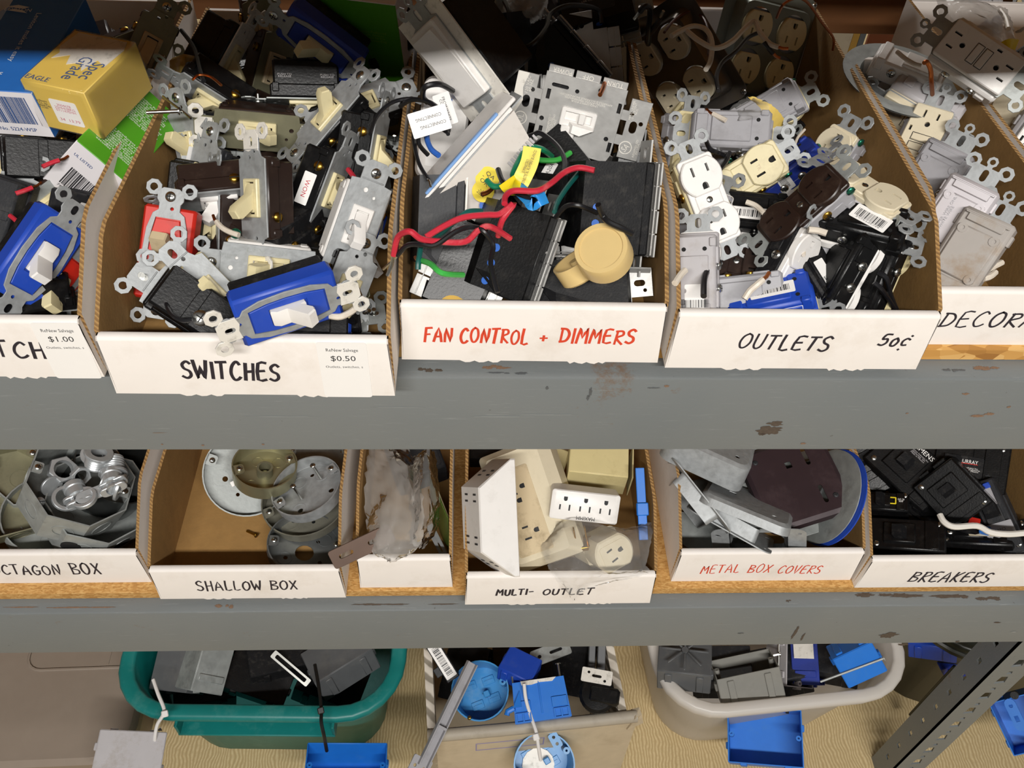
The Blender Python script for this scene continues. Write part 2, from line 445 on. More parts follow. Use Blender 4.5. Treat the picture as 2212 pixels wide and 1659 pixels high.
def span(a, b, z, zb=None): return (at_z(*a, z)-at_z(*b, z if zb is None else zb)).length*1000
def flat(x, y, z, rz=0, rx=0, ry=0):
    return Matrix.Translation((x, y, z)) @ Matrix.Rotation(radians(rz), 4, 'Z') @ Matrix.Rotation(radians(ry), 4, 'Y') @ Matrix.Rotation(radians(rx), 4, 'X')

BINS = {}
def _verts(o):
    out = []
    st = [(o, o.matrix_world.copy())]
    while st:
        q, M = st.pop()
        if q.type == 'MESH':
            a = np.empty(len(q.data.vertices)*3, dtype=np.float32); q.data.vertices.foreach_get('co', a); a = a.reshape(-1, 3)
            Mn = np.array(M); out.append(a @ Mn[:3, :3].T+Mn[:3, 3])
        for c in q.children: st.append((c, M @ (c.matrix_parent_inverse @ c.matrix_basis)))
    return np.concatenate(out) if out else np.zeros((1, 3))
LAST = [0]
NOTUCK = ('zip tie', 'wire', 'tag', 'plastic bag', 'paper', 'cardboard box', 'zip seal')
def mark(): LAST[0] = len(bpy.data.objects); global SEEN; SEEN = set(o.name for o in bpy.data.objects)
def tuck(key, skip=()):
    """let the things added since mark() rest inside their bin: clear of its floor, its front and its side walls"""
    bpy.context.view_layer.update()
    Mi, W, D, Hh, lip, run = BINS[key]; Mn = np.array(Mi)
    for o in [o for o in bpy.data.objects if o.name not in SEEN and o.parent is None and o.get('category') not in NOTUCK]:
        if any(k in o.get('label', '') for k in skip): continue
        V = _verts(o); c = Vector(V.mean(0)); d = (c-CAM).normalized()
        V = V @ Mn[:3, :3].T+Mn[:3, 3]; dl = Mn[:3, :3] @ np.array(d)
        def pen(Q):
            x, y, z = Q[:, 0], Q[:, 1], Q[:, 2]
            bot = max(0, .0036-z.min()); low = (z < lip) & (y > -.08)
            fr = max(0, .0108-y[low].min()) if low.any() else 0
            bk = max(0, y.max()-(D-.009))
            wall = (z < np.where(y > run, Hh, lip)) & (y > 0)
            l = max(0, .0042-x[wall].min()) if wall.any() else 0; r = max(0, x[wall].max()-(W-.0042)) if wall.any() else 0
            return bot, fr, l, r, bk
        best = None
        grp = bool(o.get('group'))
        for k in (range(-7, 8) if not grp else (0,)):
            s = k*.004; b, f, l, r, bk = pen(V+dl*s); cost = b+f+.5*max(l, r)+.3*abs(s)
            if best is None or cost < best[0]: best = (cost, s)
        off = dl*best[1]
        for it in range(3):
            b, f, l, r, bk = pen(V+off)
            off = off+np.array([(l-r)*(1 if not (l and r) else .5), f if f else (-bk if bk else 0), min(b, .008)])
            if it == 2 and f and not b: pass
        o.matrix_world = Matrix.Translation(Mi.to_3x3().inverted() @ Vector(off)) @ o.matrix_world
# ------------------------------------------------------------------ lettering
GL = {
 'A': [[(0, 0), (.38, 1), (.7, 0)], [(.12, .36), (.6, .38)]],
 'B': [[(.05, 0), (.08, 1)], [(.02, .98), (.5, .92), (.55, .68), (.1, .52), (.62, .36), (.55, .06), (0, .02)]],
 'C': [[(.62, .85), (.42, 1), (.12, .75), (.02, .35), (.2, .02), (.45, .02), (.64, .15)]],
 'D': [[(.08, 0), (.1, 1)], [(0, .98), (.45, .92), (.68, .55), (.5, .1), (.02, .0)]],
 'E': [[(.6, 1), (.1, .96), (.05, .02), (.6, .04)], [(.08, .52), (.48, .55)]],
 'F': [[(.6, 1), (.08, .97)], [(.1, .97), (.06, 0)], [(.08, .52), (.46, .55)]],
 'G': [[(.6, .84), (.4, 1), (.1, .75), (.02, .35), (.25, .0), (.58, .12), (.62, .42)], [(.34, .42), (.68, .44)]],
 'H': [[(.08, 1), (.06, 0)], [(.6, 1), (.58, 0)], [(.06, .5), (.6, .54)]],
 'I': [[(.08, 1), (.06, 0)]],
 'K': [[(.08, 1), (.05, 0)], [(.58, 1), (.1, .45), (.62, 0)]],
 'L': [[(.08, 1), (.06, .03), (.56, .05)]],
 'M': [[(0, 0), (.12, 1), (.38, .35), (.66, 1), (.76, 0)]],
 'N': [[(.03, 0), (.08, 1), (.55, 0), (.62, 1)]],
 'O': [[(.36, 1), (.1, .8), (.02, .4), (.2, .03), (.48, .05), (.68, .4), (.6, .85), (.34, 1)]],
 'R': [[(.06, 0), (.1, 1)], [(0, .96), (.48, .97), (.56, .7), (.12, .46), (.62, 0)]],
 'S': [[(.58, .88), (.36, 1), (.08, .82), (.16, .58), (.5, .42), (.56, .16), (.3, .0), (.0, .1)]],
 'T': [[(0, .97), (.66, 1)], [(.34, .98), (.3, 0)]],
 'U': [[(.04, 1), (.06, .25), (.25, .0), (.5, .1), (.58, .4), (.6, 1)]],
 'V': [[(.02, 1), (.3, 0), (.62, 1)]],
 'W': [[(0, 1), (.2, 0), (.42, .7), (.62, 0), (.86, 1)]],
 'X': [[(.02, 1), (.6, 0)], [(.6, 1), (0, 0)]],
 'Y': [[(.02, 1), (.3, .5)], [(.6, 1), (.2, 0)]],
 '+': [[(.1, .4), (.52, .42)], [(.3, .65), (.3, .15)]], '-': [[(.05, .5), (.5, .54)]],
 '5': [[(.55, 1), (.16, .96), (.08, .55), (.42, .58), (.52, .25), (.3, .0), (0, .06)]],
 '0': [[(.3, .8), (.06, .55), (.1, .1), (.38, .08), (.5, .5), (.3, .8)]],
 'c': [[(.5, .62), (.25, .72), (.05, .45), (.15, .1), (.45, .12)], [(.46, 1.0), (.44, .96)], [(.16, -.32), (.12, -.36)]],
}
ROUND = set('BCDGORSU05c')
def ribbon(mb, pts, w, z):
    P = [Vector((x, y)) for x, y in pts]; n = len(P); Lf, Rt = [], []
    for i in range(n):
        d = P[min(i+1, n-1)]-P[max(i-1, 0)]; d = d.normalized() if d.length > 1e-9 else Vector((1, 0))
        nn = Vector((-d.y, d.x))*w/2
        if i == 0: P[i] = P[i]-d*w*.3
        if i == n-1: P[i] = P[i]+d*w*.3
        Lf.append(P[i]+nn); Rt.append(P[i]-nn)
    vs = [(p.x, p.y, z) for p in Lf]+[(p.x, p.y, z) for p in Rt]
    mb.add(vs, [(i, i+1, n+i+1, n+i) for i in range(n-1)])
def handwriting(text, width, h, w, seed=0, slant=.12, gap=.28, space=.55):
    """marker lettering as ribbons lying on the plane z = 0.15 mm, total width in mm"""
    rnd = random.Random(seed); mb = MB(); x = 0; st = []
    for ch in text:
        if ch == ' ': x += space; continue
        g = GL[ch]; wd_ = max(p[0] for s in g for p in s); k = .92+.16*rnd.random(); dy = rnd.uniform(-.05, .05); sl = slant+rnd.uniform(-.05, .05)
        for s in g:
            q = spline([Vector((p[0], p[1], 0)) for p in s], 6 if ch in ROUND else 2)
            st.append([(x+p.x+sl*p.y, p.y*k+dy) for p in q])
        x += wd_+gap
    tot = x-gap; k = width/tot
    for s in st: ribbon(mb, [(px*k, py*h) for px, py in s], w*rnd.uniform(.85, 1.1), .15+rnd.random()*.05)
    return mb.mesh('handwriting', fix=False)
FONTC = {}
def typed(text, h, w=None, bold=False):
    """printed lettering: a flat mesh from the built-in font, cap height h mm, centred; squeezed to width w mm"""
    key = (text, h, w)
    if key in CACHE: return CACHE[key]
    cu = bpy.data.curves.new('t', 'FONT'); cu.body = text; cu.align_x = 'CENTER'; cu.align_y = 'CENTER'; cu.size = 1; cu.space_line = .8
    if bold: cu.offset = .012
    cu.resolution_u = 2
    o = bpy.data.objects.new('t', cu); COL.objects.link(o)
    dg = bpy.context.evaluated_depsgraph_get(); dg.update()
    me0 = o.evaluated_get(dg).to_mesh()
    vs = [v.co.copy() for v in me0.vertices]; fs = [tuple(p.vertices) for p in me0.polygons]
    o.evaluated_get(dg).to_mesh_clear()
    bpy.data.objects.remove(o); bpy.data.curves.remove(cu)
    nl = text.count('\n')+1
    k = h/.70; kx = k
    if w and vs:
        ww = max(v.x for v in vs)-min(v.x for v in vs); kx = w/ww
    mx = (max(v.x for v in vs)+min(v.x for v in vs))/2; my = (max(v.y for v in vs)+min(v.y for v in vs))/2
    mb = MB(); mb.add([((v.x-mx)*kx, (v.y-my)*k, .12) for v in vs], fs)
    CACHE[key] = mb.mesh('lettering', fix=False)
    return CACHE[key]
def moved(me, M, name=None):
    m2 = me.copy(); m2.transform(M); return m2
def barcode(w, h, seed=0):
    rnd = random.Random(seed); mb = MB(); x = -w/2
    while x < w/2:
        b = rnd.choice((.25, .25, .5, .75))*w/22; mb.add([(x, -h/2, .14), (min(x+b, w/2), -h/2, .14), (min(x+b, w/2), h/2, .14), (x, h/2, .14)], [(0, 1, 2, 3)])
        x += b+rnd.choice((.3, .3, .6))*w/22
    return mb.mesh('barcode', fix=False)
# ================================================================== the hall: floor, far wall, shelving rack
def carpet():
    m, nt, b = _new('looped_carpet'); N, L = nt.nodes, nt.links
    tc = N.new('ShaderNodeTexCoord')
    w = N.new('ShaderNodeTexWave'); w.inputs['Scale'].default_value = 60; w.inputs['Distortion'].default_value = 14; w.inputs['Detail'].default_value = 2; w.inputs['Detail Scale'].default_value = .35
    L.new(tc.outputs['Object'], w.inputs['Vector'])
    n = N.new('ShaderNodeTexNoise'); n.inputs['Scale'].default_value = 160; n.inputs['Detail'].default_value = 5; L.new(tc.outputs['Object'], n.inputs['Vector'])
    a = N.new('ShaderNodeMath'); a.operation = 'MULTIPLY'; L.new(w.outputs['Fac'], a.inputs[0]); L.new(n.outputs['Fac'], a.inputs[1])
    r = N.new('ShaderNodeValToRGB'); r.color_ramp.elements[0].color = hexc('b49c70')+(1,); r.color_ramp.elements[1].color = hexc('d2bd91')+(1,); r.color_ramp.elements[1].position = .55
    L.new(a.outputs[0], r.inputs['Fac']); L.new(r.outputs['Color'], b.inputs['Base Color']); b.inputs['Roughness'].default_value = .95
    bp = N.new('ShaderNodeBump'); bp.inputs['Strength'].default_value = .4; bp.inputs['Distance'].default_value = .002
    L.new(a.outputs[0], bp.inputs['Height']); L.new(bp.outputs['Normal'], b.inputs['Normal'])
    return m
struct('floor', MB().box((0, 500, -10), (7000, 9000, 20)).mesh('floor'), carpet())
struct('wall_back', MB().box((0, 4200, 1500), (7000, 60, 3000)).mesh('wall_back'), mat('painted_wall', 'cfc8bb', .8))

UP, LO, TOP = .9876, .6081, 1.391            # heights of the beam ledges
def beam_mesh(z, x0=-1250, x1=1250):
    mb = MB(); z *= 1000
    prof = [(0, z-91.5), (0, z-2.5), (.8, z-.8), (2.5, z), (30, z), (30, z-2), (3, z-3.5), (2, z-6), (2, z-89.5), (28, z-89.5), (28, z-91.5)]
    n = len(prof); vs = [(x, y, zz) for x in (x0, x1) for y, zz in prof]
    fs = [(i, (i+1) % n, n+(i+1) % n, n+i) for i in range(n)]
    mb.add(vs, fs+[tuple(range(n)), tuple(range(n, 2*n))[::-1]])
    return mb.mesh('beam')
def post_mesh(x, y0, hgt=1900, side=-1):
    """slotted angle post: front flange to the right of the corner x, side flange running back"""
    mb = MB(); t = 2.5
    def front(a, b):  # outline in (x, z)
        pass
    Hn = hgt
    fl = [(x, 0), (x+51, 0), (x+51, Hn), (x, Hn)]; hs = []
    z = 38
    while z < Hn-60:
        hs.append([(x+20, z), (x+34, z+3), (x+31, z+21), (x+22, z+21)])
        hs.append([(x+24, z+29), (x+31, z+30), (x+30, z+37), (x+25, z+37)])
        z += 50
    mb.prism(fl, y0, y0+t, hs, axis='y')
    sf = [(y0, 0), (y0+42, 0), (y0+42, Hn), (y0, Hn)]; hs = []
    z = 55
    while z < Hn-60:
        hs.append([(y0+19, z), (y0+26, z), (y0+26, z+11), (y0+19, z+11)]); z += 50
    mb.prism(sf, x, x+t, hs, axis='x')
    return mb.mesh('post')
rack = thing('steel_shelving_rack', 'grey painted steel shelving rack of scuffed wide beams and a slotted corner post', 'shelving')
for z in (UP, LO, TOP): obj('beam', beam_mesh(z), STEEL, rack)
for z in (UP, LO, TOP):
    me = beam_mesh(z); me.transform(Matrix.Translation((0, .56, 0)) @ Matrix.Scale(-1, 4, (0, 1, 0))); me.flip_normals(); obj('rear_beam', me, STEEL, rack)
obj('post', post_mesh(681, 3), STEEL, rack, label='slotted grey angle post on the carpet')
me = post_mesh(681, 3); me.transform(Matrix.Translation((0, .56, 0)) @ Matrix.Scale(-1, 4, (0, 1, 0))); me.flip_normals(); obj('post', me, STEEL, rack)

def stain(px, py, Y, w, h, m, seed, tilt=0, parent=None, top=False, name='rust_stain'):
    r = random.Random(seed); n = 26; pts = []
    for k in range(n):
        a = 2*pi*k/n; q = r.uniform(.55, 1.1); pts.append((w/2*q*cos(a), h/2*q*sin(a)))
    c = at_z(px, py, Y) if top else at_y(px, py, Y)
    me = MB().add([(x, y, 0) for x, y in pts], [tuple(range(n))]).mesh(name, fix=False)
    o = obj(name, me, m, parent or rack)
    o.matrix_world = Matrix.Translation(c) @ (Matrix() if top else Matrix.Rotation(pi/2, 4, 'X')) @ Matrix.Rotation(radians(tilt), 4, 'Z')
RUSTD = mat('dark_rust', '51463c', .8, var=.25, nscale=300); RUSTO = mat('orange_rust', '7d634f', .8, var=.25, nscale=300); SCUFF = mat('dark_scuff', '55585a', .6, var=.2); SCUFFL = mat('pale_scuff', '8b8f8f', .5, var=.1)
for (px, py, w, h, m, t) in ((1662, 930, 24, 14, RUSTD, 10), (1676, 915, 16, 7, RUSTD, 20), (1646, 938, 7, 4, RUSTD, 0), (1440, 834, 5, 3, RUSTO, 30), (1412, 838, 12, 2, SCUFF, 10), (1275, 848, 3, 14, SCUFF, 6), (1270, 860, 2.5, 8, SCUFF, 0), (1182, 838, 3, 5, SCUFF, 0), (2086, 851, 8, 3, RUSTO, 20), (2112, 898, 14, 4, RUSTO, 14), (2138, 894, 9, 4, RUSTO, 0), (2180, 879, 4, 3, RUSTO, 0), (2154, 1345, 10, 4, RUSTD, 40),
    (568, 960, 3, 2.5, RUSTO, 0), (350, 960, 2, 2, RUSTO, 0), (438, 962, 3, 3, RUSTO, 0), (343, 935, 14, .8, RUSTO, 3), (1735, 958, 6, 3, RUSTO, 0), (1960, 893, 3, 2, RUSTO, 0), (1718, 1366, 5, 36, RUSTD, -14), (1734, 1376, 3, 24, RUSTD, -16), (1920, 1372, 26, 16, RUSTD, 24), (1950, 1392, 18, 7, RUSTD, 10), (1600, 1368, 9, 3, SCUFF, 0), (2068, 1386, 6, 5, RUSTD, 30), (2190, 1365, 8, 3, SCUFFL, 0), (1080, 900, 60, 1.2, SCUFFL, 2), (1180, 896, 70, .9, SCUFFL, -1), (600, 900, 70, .8, SCUFFL, 3), (860, 880, 50, .8, SCUFFL, -2)):
    stain(px, py, -.0004, w, h, m, px)
for (px, py, z, w, h, m, t) in ((930, 800, UP, 26, 9, RUSTD, 0), (1068, 792, UP, 30, 9, RUSTO, 0), (1095, 806, UP, 40, 5, SCUFF, 0), (2130, 795, UP, 30, 8, RUSTO, 0), (2060, 800, UP, 24, 7, SCUFF, 0), (120, 1312, LO, 150, 4, RUSTO, 0), (480, 1310, LO, 24, 8, RUSTO, 0), (850, 1305, LO, 130, 4, RUSTD, 0), (1960, 1288, LO, 120, 12, RUSTD, 0), (2110, 1292, LO, 60, 10, RUSTD, 0), (1700, 1298, LO, 10, 5, RUSTD, 0)):
    for j in range(5):
        rr = random.Random(px*7+j); stain(px+rr.uniform(-.5, .5)*w*1.7, py+rr.uniform(-.3, .3)*h, z+.0004+j*.00002, w*rr.uniform(.1, .4), h*rr.uniform(.3, .6), m, px+j, 0, None, True)

def board(name, label, z, m, y0, y1, x0=-1.24, x1=1.24, th=12):
    o = single(name, label, 'shelf board', MB().box(((x0+x1)*500, (y0+y1)*500, z*1000-th/2), ((x1-x0)*1000, (y1-y0)*1000, th), .6).mesh(name), m)
    return o
board('shelf_board', 'flaky wood strand board laid on the upper grey beam', 1.0, OSB, .022, .515, x1=.675)
board('shelf_board', 'tan particle board laid on the lower grey beam', LO+.0126, CHIP, .018, .515, x1=.675)
board('shelf_board', 'wood board of the shelf above the bins', TOP+.0126, CHIP, .05, .51)

# ================================================================== open-front bin boxes of white corrugated card
def bin_box(label, x0, x1, y0, z, D=.42, Hh=105, lip=58, rz=0, run=72, flapL=True, writing=None, tabs=((.3, .18), (.72, .16)), lean=0):
    Wm = (x1-x0)*1000; Dm = D*1000; t = 3.2
    M = Matrix.Translation((x0, y0, z)) @ Matrix.Rotation(radians(rz), 4, 'Z')
    o = thing('bin_box', label, 'cardboard box', M)
    BINS[label] = (M.inverted(), x1-x0, D, Hh/1000, lip/1000, run/1000)
    def slab_side(x, inner):
        prof = [(6, 0), (Dm, 0), (Dm, Hh), (run, Hh), (run-12, Hh-4), (6, lip+2)]
        n = len(prof); xa, xb = (x, x+t)
        vs = [(xx, p[0], p[1]) for xx in (xa, xb) for p in prof]
        mb = MB(); w_in, w_out = 1, 0
        mb.use(w_out if inner > 0 else w_in).add(vs, [tuple(range(n))[::-1]])
        b = MB(); mb.use(w_in if inner > 0 else w_out).add(vs, [tuple(range(n, 2*n))])
        mb.use(2).add(vs, [(i, (i+1) % n, n+(i+1) % n, n+i) for i in range(n)])
        return mb.mesh('side_panel')
    obj('side_panel', slab_side(0, 1), [WHITE, KRAFT, FLUTE], o)
    obj('side_panel', slab_side(Wm-t, -1), [WHITE, KRAFT, FLUTE], o)
    obj('bottom_panel', MB().box((Wm/2, Dm/2, 1.6), (Wm-2*t, Dm-4, 3)).mesh('bottom_panel'), KRAFT, o)
    obj('back_panel', MB().box((Wm/2, Dm-4.5, Hh/2), (Wm-2*t-.6, 6, Hh), .8).mesh('back_panel'), WHITE, o)
    # front panel: folded double, rounded fold on top
    prof = [(0, 0), (0, lip-3), (.8, lip-1), (2.5, lip), (6, lip), (7.8, lip-1), (8.6, lip-3), (9.5, 0)]
    n = len(prof); vs = []
    for k, xx in enumerate((.0, 1.5, Wm-1.5, Wm)):
        for (y, zz) in prof:
            dx = 0
            if k in (0, 3): dx = (1 if k == 0 else -1)*(2.5 if zz > lip-8 else 0)
            vs.append((xx+dx, y-lean*(zz/lip), zz))
    fs = [(k*n+i, k*n+(i+1) % n, (k+1)*n+(i+1) % n, (k+1)*n+i) for k in range(3) for i in range(n)]
    mb = MB().add(vs, fs+[tuple(range(n))[::-1], tuple(range(3*n, 4*n))])
    fp = obj('front_panel', mb.mesh('front_panel'), WHITE, o)
    for (f, w) in tabs:   # torn locking tabs peeping out under the front
        pts = [(Wm*f-Wm*w/2, .4)]+[(Wm*f-Wm*w/2+Wm*w*k/10, -2.2-1.2*sin(k*2.1+f*9)) for k in range(1, 10)]+[(Wm*f+Wm*w/2, .4)]
        if y0 < .015: obj('locking_tab', MB().prism(pts, .6, 2.2, axis='y').mesh('locking_tab'), WHITE, fp)
    for wr in (writing or ()):
        text, xa, za, xb, hgt, wdt, ink, seed, rot = wr
        me = handwriting(text, (xb-xa)*1000, hgt, wdt, seed)
        me.transform(Matrix.Translation(((xa-x0), -.0001, za-z)) @ Matrix.Rotation(radians(rot), 4, 'Y') @ Matrix.Rotation(pi/2, 4, 'X'))
        obj('handwriting', me, ink, fp, label=('red' if ink is REDINK else 'black')+' marker lettering')
    return o, fp
def fw(px, py, Y): p = at_y(px, py, Y); return p.x, p.z
def writing(text, a, b, Y, h, w, ink, seed):
    """text whose first letter stands on photo pixel a and whose last letter ends at pixel b on a front at depth Y"""
    xa, za = fw(*a, Y); xb, zb = fw(*b, Y)
    return (text, xa, za, xb, h, w, ink, seed, -math.degrees(math.atan2(zb-za, xb-xa)))
def price_sticker(fp, M0, cx, cz, price, w=36, h=58):
    """a price sticker on the front of a bin (its square code is left out)"""
    P = Matrix.Translation((cx, -.0003, cz)) @ Matrix.Rotation(pi/2, 4, 'X')
    s = obj('price_sticker', moved(MB().prism(rrect(0, 0, w, h, 2.5), -.2, .05).mesh('price_sticker'), P), PAPER, fp, label='white price sticker')
    pp = fp
    for tx, hh, ww, yy in (('ReNew Salvage', 3.2, 23, h/2-8), (price, 5.4, 18, h/2-16.5), ('Outlets, switches, s', 2.3, 27, h/2-25)):
        obj('lettering', moved(typed(tx, hh, ww), P @ Matrix.Translation((0, yy/1000, 0))), PRINT, s)

Z1, Z2 = 1.0002, LO+.0128
sw = [('SWITCHES', (398, 818), (606, 822), 'a')]
o, fp = bin_box('white card bin of light switches with a sticker, marked SWITCHES in black', -.266, -.0575, -.029, Z1, rz=-.5,
    writing=[writing('SWITCHES', (396, 817), (603, 823), -.030, 18.5, 2.6, INK, 3)])
price_sticker(fp, None, .1735, .0275, '$0.50')
o, fp = bin_box('white card bin of boxed and loose switches, its marker word ending in ITCH', -.487, -.2795, -.012, Z1, rz=.0,
    writing=[writing('SWITCH', (-104, 770), (98, 773), -.0125, 16, 2.4, INK, 5)])
price_sticker(fp, None, .1885, .0275, '$1.00', 34, 58)
o, fp = bin_box('white card bin of dimmers marked FAN CONTROL + DIMMERS in red', -.0545, .1495, .008, Z1, rz=-.7,
    writing=[writing('FAN CONTROL', (916, 739), (1138, 743), .0065, 15.5, 2.1, REDINK, 7), writing('+', (1162, 741), (1180, 741), .006, 10, 1.9, REDINK, 2), writing('DIMMERS', (1208, 742), (1366, 744), .005, 15, 2.1, REDINK, 8)])
o, fp = bin_box('white card bin of wall outlets marked OUTLETS 50¢', .1545, .359, .000, Z1, rz=-.2,
    writing=[writing('OUTLETS', (1592, 752), (1784, 760), -.001, 15.5, 2.0, INK, 11), writing('50c', (1896, 747), (1956, 750), -.0015, 12, 1.9, INK, 12)])
o, fp = bin_box('narrow white card bin of wide rectangular outlets marked DECORA', .364, .462, .028, Z1, D=.29, rz=0,
    writing=[writing('DECORA', (2026, 706), (2228, 706), .0275, 15.5, 1.8, INK, 14)])
o, fp = bin_box('white card bin at the right end of the upper row holding a large white outlet', .467, .674, .03, Z1)
o, fp = bin_box('white card bin of galvanised boxes marked OCTAGON BOX', -.562, -.353, .031, Z2,
    writing=[writing('OCTAGON', (-14, 1240), (132, 1242), .0305, 19, 2.0, INK, 21), writing('BOX', (158, 1240), (218, 1240), .0305, 21, 2.0, INK, 22)], tabs=((.62, .2),))
o, fp = bin_box('white card bin of round metal pans marked SHALLOW BOX', -.3385, -.137, .010, Z2,
    writing=[writing('SHALLOW', (428, 1277), (566, 1275), .0095, 19, 1.9, INK, 24), writing('BOX', (586, 1275), (642, 1274), .0095, 19, 1.9, INK, 25)])
o, fp = bin_box('narrow white card bin with a blank front holding a plastic bag', -.1225, -.0195, .022, Z2, tabs=((.55, .2),))
o, fp = bin_box('white card bin of plug adapters marked MULTI-OUTLET', -.0055, .2005, .000, Z2,
    writing=[writing('MULTI-', (1072, 1287), (1150, 1285), -.0005, 12.5, 2.2, INK, 27), writing('OUTLET', (1172, 1285), (1278, 1284), -.0005, 12.5, 2.2, INK, 28)])
o, fp = bin_box('white card bin marked METAL BOX COVERS in red', .2285, .4365, .027, Z2,
    writing=[writing('METAL', (1513, 1239), (1594, 1237), .0265, 17, 1.4, REDINK, 31), writing('BOX', (1614, 1237), (1660, 1237), .0265, 17, 1.4, REDINK, 32), writing('COVERS', (1678, 1239), (1768, 1239), .0265, 16, 1.4, REDINK, 33)])
o, fp = bin_box('white card bin of circuit breakers marked BREAKERS', .4385, .6445, .017, Z2,
    writing=[writing('BREAKERS', (1960, 1257), (2130, 1258), .0165, 20, 2.3, INK, 35)])

BK_ = [k for k in BINS]
def binof(word): return [k for k in BINS if word in k][0]
# ================================================================== wiring devices: each builder returns the parts of one thing
def T(x=0, y=0, z=0, rx=0, ry=0, rz=0, k=1):
    return Matrix.Translation((x, y, z)) @ Matrix.Rotation(radians(rz), 4, 'Z') @ Matrix.Rotation(radians(ry), 4, 'Y') @ Matrix.Rotation(radians(rx), 4, 'X') @ Matrix.Scale(k, 4)
def ears(mb, x, y, r=6.2, hole=2.9, z0=-.6, z1=.6, sx=1, sy=1, n=8):
    mb.prism(circ(x, y, r, n, pi/8), z0, z1, [circ(x, y, hole, 12)], ch=.25)
def screw_mesh(r=4.1, h=2.4, L=0, cross=True, rs=1.7):
    def f():
        mb = MB(); mb.lathe([(rs, -L-.4), (rs, 0), (r, 0), (r, h*.45), (r*.8, h*.8), (r*.4, h)], 16)
        mb.use(1)
        if cross:
            mb.box((0, 0, h-.12), (r*1.25, .8, .5)); mb.box((0, 0, h-.1), (.8, r*1.25, .5))
        else: mb.box((0, 0, h-.2), (r*1.9, .8, .6))
        return mb.mesh('screw')
    return cached(('screw', r, h, L, cross, rs), f)
def put(me, M, key):
    def f():
        m2 = me.copy(); MM = M.copy(); MM.translation *= .001; m2.transform(MM); return m2
    return cached((me.name, key, tuple(round(v, 3) for r in M for v in r)), f)
def yoke(style):
    def f():
        mb = MB(); z0, z1 = -.6, .6
        if style == 'narrow':       # residential toggle yoke
            half = [(-50, 5), (-46, 9), (-38, 9), (-35.5, 9), (-31, 11), (-29, 16), (29, 16), (31, 11), (35.5, 9), (38, 9), (46, 9), (50, 5)]
            hs = [rect(0, 0, 27, 13), slot(41.6, 0, 8, 4.8), slot(-41.6, 0, 8, 4.8), circ(30.2, 2.5, 1.5, 8), circ(-30.2, -2.5, 1.5, 8), circ(-34, 3, 1.6, 8), circ(34, -3, 1.6, 8)]
        elif style == 'wide':       # full width pressed plate
            half = [(-51, 6), (-48, 10), (-35, 10), (-34, 16.5), (34, 16.5), (35, 10), (48, 10), (51, 6)]
            hs = [rect(0, 0, 29, 14), slot(42, 0, 8, 5), slot(-42, 0, 8, 5), circ(28, 3, 2, 10), circ(-28, -3, 2, 10), circ(24, -5, 1.4, 8), circ(-24, 5, 1.4, 8)]
        elif style == 'arched':     # heavy duty yoke: a frame around the coloured face
            half = [(-50, 6), (-47, 10), (-41, 10), (-38, 8), (-33, 8), (-30, 12), (-18, 15.5), (0, 16.6), (18, 15.5), (30, 12), (33, 8), (38, 8), (41, 10), (47, 10), (50, 6)]
            win = [(-27, -9.5), (-14, -11.8), (0, -12.4), (14, -11.8), (27, -9.5), (27, 9.5), (14, 11.8), (0, 12.4), (-14, 11.8), (-27, 9.5)]
            hs = [win, slot(43.5, 0, 7.5, 5), slot(-43.5, 0, 7.5, 5), circ(34.5, -2, 1.5, 8), circ(-34.5, 2, 1.5, 8)]
        elif style == 'duplex':
            half = [(-50, 6), (-47, 9), (-38, 9), (-36, 12), (-12, 12), (12, 12), (36, 12), (38, 9), (47, 9), (50, 6)]
            hs = [slot(43, 0, 8, 5), slot(-43, 0, 8, 5)]
        elif style == 'deco':
            half = [(-49, 9), (-46, 12), (-36, 12), (-34, 17), (34, 17), (36, 12), (46, 12), (49, 9)]
            hs = [slot(42, 0, 10, 5), slot(-42, 0, 10, 5)]
        mb.prism([(x, -y) for x, y in half]+[(x, y) for x, y in half[::-1]], z0, z1, hs, ch=.2)
        ex, ey = (49.2, 13.4) if style != 'deco' else (50, 14)
        for sx in (-1, 1):
            for sy in (-1, 1):
                ears(mb, sx*ex, sy*ey, 6.3, 3.0, -.55, .55)
                a = rect(sx*(ex-3.4), sy*(ey-5), 7, 5.2, sx*sy*.75); mb.prism(a, -.5, .5)
            if style == 'deco': ears(mb, sx*54, 0, 4.4, 2.2, -.55, .55); mb.box((sx*49.5, 0, 0), (3.5, 4.5, 1))
        if style in ('narrow', 'wide'):   # stiffening step pressed across the yoke
            for sx in (-1, 1): mb.box((sx*36, 0, -.1), (1.2, 18, 2.2), .4)
        return mb.mesh('mounting_strap')
    return cached(('yoke', style), f)
